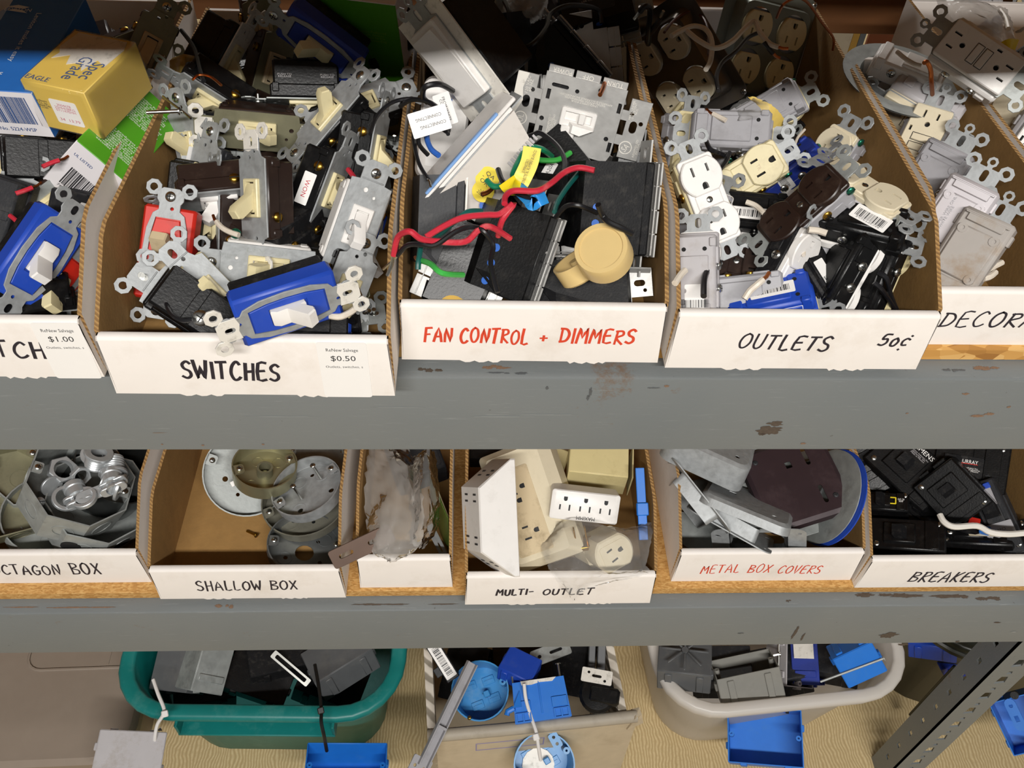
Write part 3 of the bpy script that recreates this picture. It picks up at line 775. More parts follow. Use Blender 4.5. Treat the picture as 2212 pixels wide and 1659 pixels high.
def lever(kind='bat'):
    def f():
        mb = MB()
        if kind == 'bat':
            pr = [(-10.8, -2), (10.8, -2), (10.8, 2.6), (3, 5.4), (-6.6, 18.6), (-10.4, 20.4), (-15.6, 16.8), (-15.6, 13.4), (-8.6, 4.6), (-10.8, 3.4)]
            n = len(pr); vs = [(x*(.95 if abs(y) > 4 else 1), y, z*(.97 if abs(y) > 4 else 1)) for y in (-4.7, -3.9, 3.9, 4.7) for x, z in pr]
            mb.add(vs, [tuple(range(n))[::-1], tuple(range(3*n, 4*n))]+[(k*n+i, k*n+(i+1) % n, (k+1)*n+(i+1) % n, (k+1)*n+i) for k in range(3) for i in range(n)])
        elif kind == 'vee':
            pr = [(-12, 0), (13, 0), (13, 3), (9, 5.5), (1.5, 5), (-5.5, 13.5), (-10, 19), (-15.5, 15.2), (-15.6, 12), (-8.5, 4.4), (-12, 3)]
            vs = []; n = len(pr)
            for y in (-6.2, -5.2, 5.2, 6.2):
                for x, z in pr:
                    k = .95 if abs(y) > 6 else 1
                    vs.append((x*k, y, z*k if z > 1 else z))
            mb.add(vs, [tuple(range(n))[::-1], tuple(range(3*n, 4*n))]+[(k*n+i, k*n+(i+1) % n, (k+1)*n+(i+1) % n, (k+1)*n+i) for k in range(3) for i in range(n)])
        return mb.mesh('toggle')
    return cached(('lever', kind), f)
def toggle_parts(style='narrow', body=BLACK, tog=IVORY, strap=GALV, frame=None, scr=BRASS, bodyh=24, face=None, msc=True, flip=False, tip=None, paint=None):
    P = []
    if style == 'arched':
        def bf():
            mb = MB(); mb.box((0, 0, -9.5), (72, 40, 17), 2.2); mb.prism([(-26, -9), (-13, -11.2), (0, -11.8), (13, -11.2), (26, -9), (26, 9), (13, 11.2), (0, 11.8), (-13, 11.2), (-26, 9)], -2, 1.1, [rect(0, 0, 27, 13.6)], ch=.4)
            return mb.mesh('housing')
        def lf():
            mb = MB(); mb.box((0, 0, -24), (66, 36, 12.5), 1.5); mb.box((0, 0, -31), (40, 30, 3), 1)
            for sx in (-1, 1): mb.box((sx*14, -18, -22), (10, 2, 8), .4)
            return mb.mesh('base_block')
        P += [('housing', cached('arch_h', bf), body), ('base_block', cached('arch_b', lf), BLACKM)]
    else:
        wb = 33 if style == 'narrow' else 36
        def bf():
            mb = MB(); mb.box((0, 0, -6.5), (62, wb, 11.5), 1.4); mb.box((0, 0, -6-bodyh/2), (56, wb-3, bodyh-6), 1.8)
            for sx in (-1, 1):
                mb.box((sx*15, 0, -bodyh+1), (12, wb-12, 5), 1); mb.box((sx*26, 0, -9), (6, wb+1.5, 8), .8)
            mb.box((0, 0, -bodyh-1.5), (8, wb-6, 4), .8)
            for sx in (-1, 1):
                for sy in (-1, 1): mb.cyl((sx*22, sy*9, -bodyh-.3), 2.6, 3, 10)
            return mb.mesh('housing')
        P.append(('housing', cached(('tb', style, bodyh), bf), body))
    P.append(('mounting_strap', yoke(style), strap))
    if style != 'arched':
        def ff():
            mb = MB(); ww = 31 if style == 'wide' else 29
            mb.prism(rrect(0, 0, ww, 17, 1), -2, 3.4, [rect(0, 0, 24, 10)], ch=.8); mb.box((0, 0, -1.6), (24, 10.4, 1))
            return mb.mesh('toggle_frame')
        P.append(('toggle_frame', cached(('tf', style), ff), frame or tog))
    kind = 'vee' if style == 'arched' else 'bat'
    me = lever(kind)
    if flip: me = put(me, T(rz=180), 'fl')
    P.append(('toggle', me, tog))
    if msc:
        for sx in (-1, 1): P.append(('mounting_screw', put(screw_mesh(4, 2.2, 6), T(sx*(42 if style != 'arched' else 43.5), 0, .6), 'm'), [CHROME, HOLE]))
    if scr:
        yy = 16.8 if style == 'narrow' else 18.4 if style == 'wide' else 20.2
        for sx in (-1, 1): P.append(('terminal_screw', put(screw_mesh(3.9, 2.6, 2, False), T(sx*14, sx*yy if style == 'narrow' else -yy, -9, rx=(-90 if (sx > 0 and style == 'narrow') else 90)), 't'), [scr, HOLE]))
    if paint:  # ends of the yoke painted over with the wall
        def pf(sg):
            mb = MB(); mb.prism([(sg*35, -8.8), (sg*46, -8.9), (sg*50.3, -5.2), (sg*50.3, 5.2), (sg*46, 8.9), (sg*36, 8.8), (sg*34.3, 3), (sg*36, -2)], -.75, .95, [slot(sg*41.6, 0, 7.4, 4.2)], ch=.15)
            for sy in (-1, 1): ears(mb, sg*49.2, sy*13.4, 6.5, 2.8, -.75, .8)
            return mb.mesh('paint_patch')
        for sg in paint: P.append(('paint_patch', cached(('pp', sg), lambda: pf(sg)), PAINTW))
    return P
def dface():
    def f():
        pts = []
        R_, hx = 17.3, 14.2
        a0 = math.acos(hx/R_)
        for s in (0, 1):
            for k in range(11):
                a = a0+(pi-2*a0)*k/10+s*pi
                pts.append((R_*cos(a), R_*sin(a)))
        return pts
    return cached('dpts', f)
def duplex_parts(face=IVORY, body=GREYP, strap=GALV, scr=CHROME, gnd=GREENSC, single=False, worn=None, label=None):
    """duplex receptacle: two round-sided faces with slots and a U-shaped earth hole"""
    P = []
    def bf():
        mb = MB(); mb.box((0, 0, -11), (66, 32, 19), 2); mb.box((0, 0, -5), (70, 33, 7), 1.2)
        mb.box((0, 0, -21.2), (34, 22, 2.2), .8); mb.box((-25, 0, -21), (10, 24, 2.4), .8)
        for sx in (-1, 1):
            for sy in (-1, 1):
                mb.box((sx*27, sy*14, -19), (7, 5, 6), .8); mb.box((sx*17, sy*16.5, -12), (13, 2.5, 9), .6)
        mb.cyl((10, 8, -21), 2, 3, 10); mb.cyl((-10, -8, -21), 2, 3, 10)
        mb.use(1)
        for sx in (-1, 1):
            for sy in (-1, 1): mb.cyl((sx*22, sy*8, -20.6), 1.7, .8, 8)
        return mb.mesh('housing')
    P.append(('housing', cached('dupb', bf), [body, HOLE]))
    P.append(('mounting_strap', yoke('duplex'), strap))
    def cf():
        mb = MB(); mb.prism(rrect(0, 0, 72, 30, 3), -1.5, 2.4, ch=.6); mb.box((0, 0, 2.2), (12, 22, 2.2), .8); mb.use(1); mb.cyl((0, 0, 3.3), 1.9, .6, 12)
        return mb.mesh('cover')
    sub = [('centre_screw', put(screw_mesh(2.6, 1, 0, False), T(0, 0, 3.3), 'c'), [CHROME, HOLE])]
    P.append(('cover', cached('dupc', cf), [face, HOLE], sub))
    def ff():
        mb = MB(); q = [(x, y) for x, y in dface()]
        q = [(y, x) for x, y in q]       # flats towards +-y, arcs towards +-x
        q = [(-y, x) for x, y in q]
        hs = [rect(5.2, 6.3, 2.0, 7.6, pi/2), rect(5.2, -6.3, 2.0, 6.4, pi/2)]
        u = [(-10.5+0, -2.5), (-7.5, -2.5)]+[(-7.5+2.5*sin(a), -2.5*cos(a)) for a in [pi*k/6 for k in range(1, 6)]]+[(-7.5, 2.5), (-10.5, 2.5)]
        mb.prism(q, 0, 6.2, hs+[u], ch=.9, floor=2.6)
        return mb.mesh('outlet_face')
    me = cached('dupf', ff)
    for sx in ((1, -1) if not single else (1,)):
        P.append(('outlet_face', put(me, T(sx*19.45, 0, 0, rz=180), 'o'), [face, HOLE]))
    if scr:
        for sx in (-1, 1):
            for sy in (-1, 1): P.append(('terminal_screw', put(screw_mesh(3.8, 2.4, 2, True), T(sx*9, sy*16.6, -8, rx=-90*sy), 't'), [scr if sy > 0 else BRASS, HOLE]))
    if gnd: P.append(('ground_screw', put(screw_mesh(3.4, 2.2, 2, False), T(33, -16.6, -4, rx=90), 'g'), [gnd, HOLE]))
    return P
def deco_parts(face=PWHITE, body=LGREY, strap=GALV, kind='gfci'):
    P = []
    def bf():
        mb = MB(); mb.box((0, 0, -13), (68, 42, 22), 2.5); mb.box((0, 0, -25), (40, 34, 3), 1.2); mb.box((-27, 0, -25), (11, 36, 3.4), 1)
        for sx in (-1, 1):
            for sy in (-1, 1): mb.box((sx*22, sy*21.5, -14), (9, 3, 10), .6); mb.prism(circ(sx*17, sy*13, 4, 12), -27.2, -24, [circ(sx*17, sy*13, 1.7, 8)])
        mb.box((27, 0, -25), (6, 30, 2), .6); mb.box((30, 0, -24.6), (1.6, 36, 3.2), .4)
        mb.use(1)
        for sx in (-1, 1):
            for sy in (-1, 1): mb.cyl((sx*17, sy*13, -25.8), 1.7, 1.2, 8)
        return mb.mesh('housing')
    P.append(('housing', cached('decb', bf), [body, HOLE])); P.append(('mounting_strap', yoke('deco'), strap))
    def ff():
        mb = MB(); hs = []
        for sx in ((-1, 1) if kind == 'gfci' else ()):
            c = sx*22
            hs += [rect(c+3.5*sx, 6, 7, 1.9), rect(c+3.5*sx, -6, 6, 1.9), circ(c-5*sx, 0, 2.4, 10)]
        if kind == 'gfci': hs.append(rect(10.5, 12.2, 4.6, 2.2))
        mb.prism(rrect(0, 0, 67, 33, 2), -2, 7, hs, ch=.9, floor=3.4)
        return mb.mesh('face_plate')
    subs = []
    if kind == 'gfci':
        for sx in (-1, 1):
            subs.append(('test_button', cached(('gb', sx), lambda: MB().box((sx*4.2, 0, 7.1), (6, 16, 1.8), .5).mesh('test_button')), face))
        def ol():
            mb = MB()
            for sx in (-1, 1):
                for (c, d) in (((sx*4.2, 8.4), (6.8, .5)), ((sx*4.2, -8.4), (6.8, .5)), ((sx*4.2-3.4, 0), (.5, 17)), ((sx*4.2+3.4, 0), (.5, 17))): mb.box((c[0], c[1], 6.95), (d[0], d[1], .35))
            return mb.mesh('button_gap')
        subs.append(('button_gap', cached('gbo', ol), CHAR))
    P.append(('face_plate', cached(('decf', kind), ff), [face, HOLE], subs))
    if kind == 'rocker':
        P.append(('rocker', cached('rock', lambda: MB().prism([(-28, 0), (28, 0), (28, 7), (0, 7.6), (-28, 11.5)], -13.5, 13.5, axis='y').mesh('rocker')), face))
    for sx in (-1, 1): P.append(('terminal_screw', put(screw_mesh(3.9, 2.5, 2), T(sx*13, -21.5, -10, rx=90), 't'), [CHROME, HOLE]))
    return P
def dimmer_parts(plate=ALU, body=BLACKM, deep=34, fins=True, knob=None, holes=True, wires=()):
    """dimmer: black body behind an aluminium heat-sink plate with break-off fins along both sides"""
    P = []
    def bf():
        mb = MB(); mb.hull([(-33, -21, -deep), (33, -21, -deep), (33, 21, -deep), (-33, 21, -deep)], [(-35, -23, -8), (35, -23, -8), (35, 23, -8), (-35, 23, -8)])
        mb.box((0, 0, -4.5), (71, 47, 8), 1.5); mb.hull([(-35, -23, -deep*.55), (-20, -23, -deep), (-20, 23, -deep), (-35, 23, -deep*.55)], [(-36.5, -20, -9), (-22, -20, -9), (-22, 20, -9), (-36.5, 20, -9)])
        return mb.mesh('housing')
    def hf():
        mb = MB()
        for k, x in enumerate((-18, -6, 6, 17)): mb.lathe([(3.4, 0), (3.4, .5), (2.3, .5), (2.3, -.2)], 12, (x, -21.9, -deep*.72), axis='y', close=False)
        return mb.mesh('wire_port')
    P.append(('housing', cached(('dimb', deep), bf), body))
    if holes:
        wp = cached('dimh', lambda: MB().cyl((0, 0, 0), 3.1, .8, 12, 'y').mesh('wire_port'))
        for x in (-9, 5, 17): P.append(('wire_port', put(wp, T(x, -22.4, -deep*.72), 'wp'), WIREB))
        for x in (-27, -13, -1): P.append(('wire_port', put(wp, T(x, 21.9, -deep*.8), 'wp'), WIREB))
    def pf():
        mb = MB(); hs = [slot(43, 0, 9, 5), slot(-43, 0, 9, 5), circ(47, 6, 1.6, 8), circ(-47, 6, 1.6, 8)]
        mb.prism([(-53, -11), (-36, -11), (-36, -24), (36, -24), (36, -11), (53, -11), (53, 11), (36, 11), (36, 24), (-36, 24), (-36, 11), (-53, 11)], -.8, .8, hs, ch=.2)
        if fins:
            for sy in (-1, 1):
                for k in range(4): mb.box((-27+k*18, sy*30, 0), (17, 11.2, 1.7), .3)
                mb.box((0, sy*30.5, -.3), (69, .9, 2.6), .2)
                for k in range(4): mb.box((-27+k*18, sy*24.2, 0), (11, 1.6, 1.2))
        return mb.mesh('heat_sink_plate')
    P.append(('heat_sink_plate', cached(('dimp', fins), pf), plate))
    return P
def wire(name, label, cat, pts, r, m, ends=(), group=None, smooth=5, n=8, endm=COPPER, el=.008):
    """a length of insulated wire through world points; ends: 0 and/or 1 have bare copper showing"""
    P = spline([Vector(p) for p in pts], smooth)
    c = sum(P, Vector())/len(P)
    Q = [(p-c)*1000 for p in P]
    o = single(name, label, cat, MB().tube(Q, r*1000, n).mesh('wire'), m, Matrix.Translation(c), group)
    for e in ends:
        a, b = (Q[0], Q[1]) if e == 0 else (Q[-1], Q[-2])
        d = (a-b).normalized(); s = d.orthogonal().normalized()
        pts2 = [a-d*.5, a+d*el*500, a+d*el*1000+s*el*150]
        obj('bare_end', MB().tube(pts2, r*600, 6).mesh('bare_end'), endm, o)
    return o
def pxw(pts, z):
    """photo pixels (x, y[, z]) to points at height z"""
    return [at_z(p[0], p[1], p[2] if len(p) > 2 else z) for p in pts]
def stick(M, w, h, x=0, y=0, z=0, side='z', rz=0, m=PAPER, bar=None, text=None, th=.25, seed=1, tcol=None):
    """a paper sticker with bars or print as a part: side says which way it faces on the thing"""
    R0 = {'z': Matrix(), '-z': Matrix.Rotation(pi, 4, 'X'), 'y': Matrix.Rotation(-pi/2, 4, 'X') @ Matrix.Rotation(pi, 4, 'Z'), '-y': Matrix.Rotation(pi/2, 4, 'X'),
          'x': Matrix.Rotation(pi/2, 4, 'Z') @ Matrix.Rotation(pi/2, 4, 'X'), '-x': Matrix.Rotation(-pi/2, 4, 'Z') @ Matrix.Rotation(pi/2, 4, 'X')}[side]
    A = Matrix.Translation((x*.001, y*.001, z*.001)) @ R0 @ Matrix.Rotation(radians(rz), 4, 'Z')
    me = MB().prism(rrect(0, 0, w, h, min(w, h)*.08), -.05, .1).mesh('sticker'); me.transform(A)
    subs = []
    if bar: b = barcode(bar[0], bar[1], seed); b.transform(A @ Matrix.Translation((0, (bar[2] if len(bar) > 2 else 0)*.001, 0))); subs.append(('barcode', b, PRINT))
    for t in (text or ()):
        tm = typed(t[0], t[1], t[2] if len(t) > 2 else None).copy(); tm.transform(A @ Matrix.Translation(((t[3] if len(t) > 3 else 0)*.001, (t[4] if len(t) > 4 else 0)*.001, 0)))
        subs.append(('lettering', tm, tcol or PRINT))
    return ('sticker', me, m, subs)
def typed_part(text, h, w, x, y, z, side='z', rz=0, m=None):
    s = stick(None, 1, 1, x, y, z, side, rz, text=((text, h, w),))
    return ('lettering', s[3][0][1], m or PRINT)
CNT = {}
def toggle(px, py, z, ang, tx, ty, label, extra=(), group=None, **kw):
    return thing('toggle_switch', label, 'light switch', pose(px, py, z, ang, tx, ty), toggle_parts(**kw)+list(extra), group)
def duplex(px, py, z, ang, tx, ty, label, extra=(), group=None, M=None, **kw):
    return thing('wall_outlet', label, 'outlet', M or pose(px, py, z, ang, tx, ty), duplex_parts(**kw)+list(extra), group)
def deco(px, py, z, ang, tx, ty, label, extra=(), name='rectangular_outlet', cat='outlet', group=None, **kw):
    return thing(name, label, cat, pose(px, py, z, ang, tx, ty), deco_parts(**kw)+list(extra), group)
def dimmer(px, py, z, ang, tx, ty, label, extra=(), group=None, **kw):
    return thing('dimmer_switch', label, 'dimmer', pose(px, py, z, ang, tx, ty), dimmer_parts(**kw)+list(extra), group)
# ================================================================== bin of switches
T_ = toggle
mark()
SWB = 'in the SWITCHES bin'
T_(332, 548, 1.066, 80, -20, 0, 'red switch with a grimy ivory lever against the left side of its bin', style='arched', body=RED, tog=BEIGE, flip=True)
T_(626, 672, 1.074, 16, 36, 4, 'blue and black switch with a white lever lying just behind the SWITCHES label', style='arched', body=BLUE, tog=PWHITE, msc=False, paint=(1, -1), flip=True)
T_(580, 578, 1.060, -7, 14, 4, 'grey steel faced switch with white body and ivory lever in the middle of its bin', style='wide', body=PWHITE, tog=IVORY, scr=None,
   extra=[typed_part('ON', 4.4, 9, 8, 12.4, .75, 'z', 0, GALVD), typed_part('LEV', 3.4, 14, -10, 12.4, .75, 'z', 0, GALVD), typed_part('SPEC.\nGRADE', 2.4, 10, 47, 0, .75, 'z', 90, GALVD), typed_part('NOT FOR\nUSE', 1.8, 12, -30, 6, .75, 'z', 0, GALVD), ('ground_screw', put(screw_mesh(4, 3, 9, False), T(-26, 24, 2, rx=-10), 'gs'), [GREENSC, HOLE])])
T_(772, 488, 1.085, 70, 16, -4, 'long galvanised switch with a white OFF lever by the right side of its bin', style='wide', body=PWHITE, tog=PWHITE, msc=True)
T_(716, 412, 1.080, 67, 62, 0, 'black switch on its side with a pink and white sticker', style='narrow', body=BLACK, tog=IVORY, msc=False,
   extra=[stick(None, 26, 11, -6, 16.8, -13, 'y', 0, text=(('WON', 4, 14),), tcol=WIRER)])
T_(556, 284, 1.092, -5, 20, 0, 'olive tinted switch with an ivory lever and paint spattered ends', style='wide', body=BROWN, tog=IVORY, strap=OLIVE, paint=(1, -1), msc=False, flip=True)
T_(708, 248, 1.112, 47, -56, 0, 'switch standing on edge with its ivory lever pointing up at the back of the heap', style='narrow', body=BLACK, tog=IVORY, flip=True)
T_(548, 428, 1.098, 89, -54, 0, 'upright switch with an ivory lever and a paint smeared yoke end', style='narrow', body=BROWN, tog=IVORY, paint=(-1, 1), msc=False)
T_(602, 352, 1.052, -3, -14, 0, 'brown bodied switch lying level with two rusty screws in its yoke', style='narrow', body=BROWN, tog=BROWN, strap=GALVD, msc=False,
   extra=[('rusty_screw', put(screw_mesh(4.6, 2.4, 3), T(sx*42, 0, .6), 'r'), [COPPER, HOLE]) for sx in (-1, 1)])
T_(432, 392, 1.070, 74, -48, 0, 'charcoal switch with an ivory frame and a small barcode sticker by the left side', style='narrow', body=CHAR, tog=IVORY, strap=GALV,
   extra=[stick(None, 12, 24, 20, 16.8, -8, 'y', 0, bar=(9, 8, 5))])
T_(408, 322, 1.078, 98, -48, 0, 'charcoal switch with an ivory lever wedged by the upper left side', style='narrow', body=CHAR, tog=IVORY, flip=True)
T_(456, 218, 1.098, -34, 60, 0, 'small black switch with a long loose screw under the copper tail', style='narrow', body=BLACK, tog=IVORY, msc=False,
   extra=[('long_screw', cached('lsc', lambda: MB().lathe([(2.1, -26), (2.1, 0), (4.4, 0), (4.4, 1.4), (2, 2.6)], 12).mesh('long_screw').copy()), CHROME)])
T_(498, 132, 1.108, 56, 66, 0, 'plain black bodied switch leaning in the shaded back left', style='wide', body=BLACK, tog=IVORY, strap=PAINTW, bodyh=30)
T_(688, 104, 1.136, -37, 44, 0, 'dark blue switch with an ivory lever topping the shaded back of the heap', style='arched', body=DBLUE, tog=IVORY, msc=True)
T_(664, 220, 1.094, -1, 80, 0, 'black switch on its side with small print and a brass screw', style='wide', body=BLACK, tog=IVORY, strap=GALVD, bodyh=30,
   extra=[typed_part('PUSH TO\nRELEASE', 1.6, 12, -18, 16.6, -19, 'y', 180, LGREY), typed_part('PUSH TO\nRELEASE', 1.6, 12, 18, 16.6, -19, 'y', 180, LGREY)])
T_(818, 226, 1.108, 24, -30, 10, 'switch showing its bright perforated yoke by the upper right side', style='narrow', body=BLACK, tog=IVORY)
T_(822, 330, 1.090, 78, 70, 0, 'switch on edge with an ivory rim against the right side', style='narrow', body=BLACK, tog=IVORY, frame=IVORY, bodyh=28)
T_(462, 478, 1.060, 86, -76, 0, 'brown bakelite switch on edge with an ivory rim left of centre', style='narrow', body=BROWN, tog=IVORY, strap=GALV, bodyh=30)
T_(462, 640, 1.055, -48, -4, 0, 'galvanised switch with ivory frame slanting down to the front left', style='narrow', body=IVORY, tog=IVORY, frame=IVORY, msc=False)
T_(806, 548, 1.050, 72, 56, 0, 'blue switch half hidden under the long galvanised one', style='arched', body=BLUE, tog=PWHITE)
T_(474, 432, 1.076, 6, 64, 0, 'switch on edge with a white lever hanging forward', style='narrow', body=BROWN, tog=PWHITE)
T_(640, 470, 1.040, 20, 160, 0, 'black switch lying back upward below the upright ivory one', style='wide', body=BLACK, tog=IVORY, bodyh=30)
T_(768, 690, 1.024, 6, 150, 0, 'black switch on its back in the front right corner', style='wide', body=BLACKM, tog=IVORY, strap=GALVD)
T_(655, 690, 1.030, -3, 170, 0, 'blue switch sunk behind the front panel', style='arched', body=BLUE, tog=IVORY)
T_(418, 702, 1.012, -35, 174, 0, 'black switch bottom up with a fat screw in the front left corner', style='wide', body=BLACK, tog=IVORY, bodyh=30,
   extra=[('fat_screw', put(screw_mesh(6, 3, 3), T(8, 6, -32, rx=180), 'fs'), [CHROME, HOLE])])
T_(545, 520, 1.030, 60, 150, 0, 'brown switch lying deep under the grey faced one', style='wide', body=BROWN, tog=IVORY)
T_(700, 330, 1.050, -12, 165, 0, 'brown switch lying back upward right of the paint spattered one', style='wide', body=BROWN, tog=IVORY)
T_(540, 690, 1.028, 10, 165, 0, 'paint flecked switch yoke poking up behind the front panel', style='narrow', body=BLACK, tog=IVORY, strap=PAINTW)
T_(820, 640, 1.035, 68, 20, 0, 'ivory levered switch standing in the front right corner', style='narrow', body=BLACK, tog=IVORY)
T_(400, 430, 1.035, 80, 160, 0, 'black switch jammed low against the left side', style='wide', body=BLACK, tog=IVORY)
T_(860, 100, 1.110, 30, 120, 0, 'black switch with a pale barcode sticker beside the green carton', style='wide', body=BLACK, tog=IVORY, bodyh=30,
   extra=[stick(None, 26, 12, 0, 16.6, -16, 'y', 0, bar=(20, 7), m=CREAM)])
T_(590, 150, 1.090, 70, 30, 0, 'ivory levered switch in the shade below the dark blue one', style='narrow', body=BROWN, tog=BEIGE, strap=OLIVE)
T_(570, 75, 1.110, 95, 10, -20, 'tarnished switch yoke rising against the white back panel', style='narrow', body=BROWN, tog=BEIGE, strap=OLIVE, msc=False)
def sat(A, B):
    (ca, Ra, ea), (cb, Rb, eb) = A, B
    t = Ra.T @ (cb-ca); Rm = Ra.T @ Rb; Ab = np.abs(Rm)+1e-6
    if (np.abs(t) > ea+Ab @ eb).any(): return False
    if (np.abs(t @ Rm) > eb+Ab.T @ ea).any(): return False
    for i in range(3):
        for k in range(3):
            i1, i2, k1, k2 = (i+1) % 3, (i+2) % 3, (k+1) % 3, (k+2) % 3
            if abs(t[i2]*Rm[i1, k]-t[i1]*Rm[i2, k]) > ea[i1]*Ab[i2, k]+ea[i2]*Ab[i1, k]+eb[k1]*Ab[i, k2]+eb[k2]*Ab[i, k1]: return False
    return True
def body_box(M, ext=(.031, .016, .014), c=(0, 0, -.012)):
    R3 = np.array(M.to_3x3()); return (np.array(M @ Vector(c)), R3, np.array(ext))
def fill(fn, n, x0, x1, y0, y1, z0, z1, seed, label, group, opts, sep=.036):
    """the buried layer of a heap: pieces of the same kind in chance poses, kept clear of the pieces already lying there"""
    r = random.Random(seed); k = 0; tries = 0
    bpy.context.view_layer.update()
    got = [body_box(o.matrix_world) for o in bpy.data.objects if o.parent is None and o.type == 'EMPTY' and o.get('category') in ('light switch', 'outlet', 'dimmer') and x0-.07 < o.location.x < x1+.07]
    ext = (.034, .021, .018) if 'dimmer' in label else (.031, .017, .012)
    while k < n and tries < 900:
        tries += 1
        x, y, z = r.uniform(x0, x1), r.uniform(y0, y1), r.uniform(z0, z1)
        M = Matrix.Translation((x, y, z)) @ Matrix.Rotation(r.uniform(0, 6.28), 4, 'Z') @ Matrix.Rotation(radians(r.choice((0, 180, 90, -90, 60, -60, 150)))+r.uniform(-.25, .25), 4, 'X') @ Matrix.Rotation(r.uniform(-.12, .12), 4, 'Y')
        A = body_box(M, ext); kw = r.choice(opts); lim = .62 if tries < 500 else .45
        S = (A[0], A[1], A[2]*lim*1.2)
        if any(sat(S, (b[0], b[1], b[2]*lim)) for b in got): continue
        got.append(A); k += 1; fn(M, kw, label, group)
def f_tog(M, kw, label, group): thing('toggle_switch', label, 'light switch', M, toggle_parts(**kw), group)
TO = [dict(style='narrow', body=BLACK, tog=IVORY), dict(style='wide', body=BLACKM, tog=IVORY), dict(style='narrow', body=BROWN, tog=IVORY, strap=GALVD), dict(style='wide', body=BROWN, tog=BEIGE, strap=OLIVE), dict(style='narrow', body=BLACK, tog=IVORY, paint=(1,)), dict(style='wide', body=BLACK, tog=PWHITE, bodyh=30)]
fill(f_tog, 26, -.215, -.105, .045, .33, 1.030, 1.052, 11, 'dark switch buried in the heap of the SWITCHES bin', 'switches buried in the SWITCHES bin', TO)
fill(f_tog, 8, -.205, -.095, .25, .33, 1.05, 1.068, 12, 'tarnished switch in the dim back of the SWITCHES bin', 'switches at the back of the SWITCHES bin', TO, .045)
tuck(binof('SWITCHES'))
wire('white_lead', 'short white lead stub with a copper tip beside the green ground screw', 'wire', pxw([(468, 479), (480, 492), (496, 501), (516, 508)], 1.088), .0021, WIREW, (0,))
wire('red_lead', 'pinkish red lead stub left of the long galvanised switch', 'wire', pxw([(752, 366), (764, 382), (772, 396), (778, 408)], 1.10), .0021, WIRER)
wire('white_lead', 'white lead stub at the front right of the SWITCHES heap', 'wire', pxw([(712, 682), (735, 684), (758, 674), (772, 662)], 1.07), .0024, WIREW)
wire('copper_tail', 'thin bare wire reaching out over the left wall of the SWITCHES bin', 'wire', pxw([(352, 208), (372, 224), (394, 240), (412, 256)], 1.125), .0010, CHROME)
single('loose_screw', 'loose zinc machine screw in the front right corner of the SWITCHES heap', 'screw', screw_mesh(3.4, 2, 26, True, 1.6), [CHROME, HOLE], pose(792, 672, 1.06, 0, 70, 20))
single('loose_screw', 'loose zinc screw lying at the upper left of the SWITCHES heap', 'screw', screw_mesh(3.4, 2, 24, True, 1.6), [CHROME, HOLE], pose(386, 240, 1.125, 20, 60, 70))
# loose copper tail and black leads
wire('copper_tail', 'bare copper wire tail looping over the left wall of the SWITCHES bin', 'wire', pxw([(478, 184), (455, 166), (430, 162), (416, 172)], 1.135), .0011, COPPER)
wire('black_lead', 'black wire sweeping from the SWITCHES bin into the dimmer bin', 'wire', pxw([(800, 290), (815, 250), (850, 220), (900, 214), (945, 236), (968, 290)], 1.135), .0016, WIREK)
wire('black_lead', 'twisted black lead in the front left corner of the SWITCHES bin', 'wire', pxw([(355, 648), (372, 680), (395, 692), (415, 690)], 1.07), .0017, WIREK)
wire('black_lead', 'thin black cable standing up at the back of the ITCH bin', 'wire', pxw([(392, 66), (420, 105), (432, 150), (440, 175)], 1.13), .002, WIREK)

# ------------------------------------------------------------------ bin on the left: boxed switches
def carton(name, label, c, d, M, mats, extra=()):
    mb = MB(); b = .5
    x, y, z = d[0]/2, d[1]/2, d[2]/2
    mb.box((0, 0, 0), d, .6)
    me = mb.mesh('carton')
    # faces by normal: 0 top +z, 1 ends +-x, 2 sides +-y
    me.materials.append(None); me.materials.append(None)
    for p in me.polygons:
        n = p.normal; p.material_index = 0 if n.z > .6 else 2 if abs(n.y) > .6 else 1
    o = thing(name, label, 'carton', M, [('carton_body', me, mats)]+list(extra))
    return o
CBLUE = mat('printed_blue_card', '1f63b0', .5, var=.04, dirt='1a4f92', damt=.3, dscale=20)
CGREEN = mat('printed_green_card', '4f9a1c', .5, var=.03)
CYEL = mat('printed_yellow_card', 'd8b84e', .5, var=.04)
CWHT = mat('printed_white_card', 'e4e0e2', .55, var=.02)
TXB = mat('pale_print', 'cfd9e2', .5, var=0)
TXN = mat('navy_print', '2f4f86', .5, var=0)
def bird():
    mb = MB()
    mb.prism([(-11, 3), (3, 1.5), (8, 4), (-2, 6)], .05, .14); mb.prism([(-8, -2), (9, -4), (4, -.5), (-4, .5)], .05, .14)
    return mb.mesh('emblem')
def face_text(text, h, w, x, y, z, side='z', rz=0, m=TXB): return typed_part(text, h, w, x, y, z, side, rz, m)
L1 = span((188, 100), (52, 262), 1.13)
carton('wiring_carton', 'large blue carton with pale print at the back of the ITCH bin', None, (L1, 58, 44), lay((140, 68), (8, 215), 1.135, ry=10), [CBLUE, CWHT, CBLUE],
  [face_text('Leviton makes it easy', 4.2, 62, -4, -1, 22.4, rz=0), face_text('LEVITON', 4.2, 22, -38, -19, 22.4, rz=90),
   ('emblem', moved(bird(), T(-.038, -.019, .0224, rz=90)), TXB), face_text('DO IT\nYOURSELF', 5, 26, 40, -14, 22.4, rz=90),
   ('barcode', moved(barcode(34, 26, 5), T(L1/2000+.0003, 0.004, .004, rz=90) @ T(rx=90)), TXN), face_text('No. 5224-WSP', 3.6, 30, L1/2+.2, 2, -15, 'x', 0, TXN)])
L2 = span((250, 138), (132, 228), 1.135)
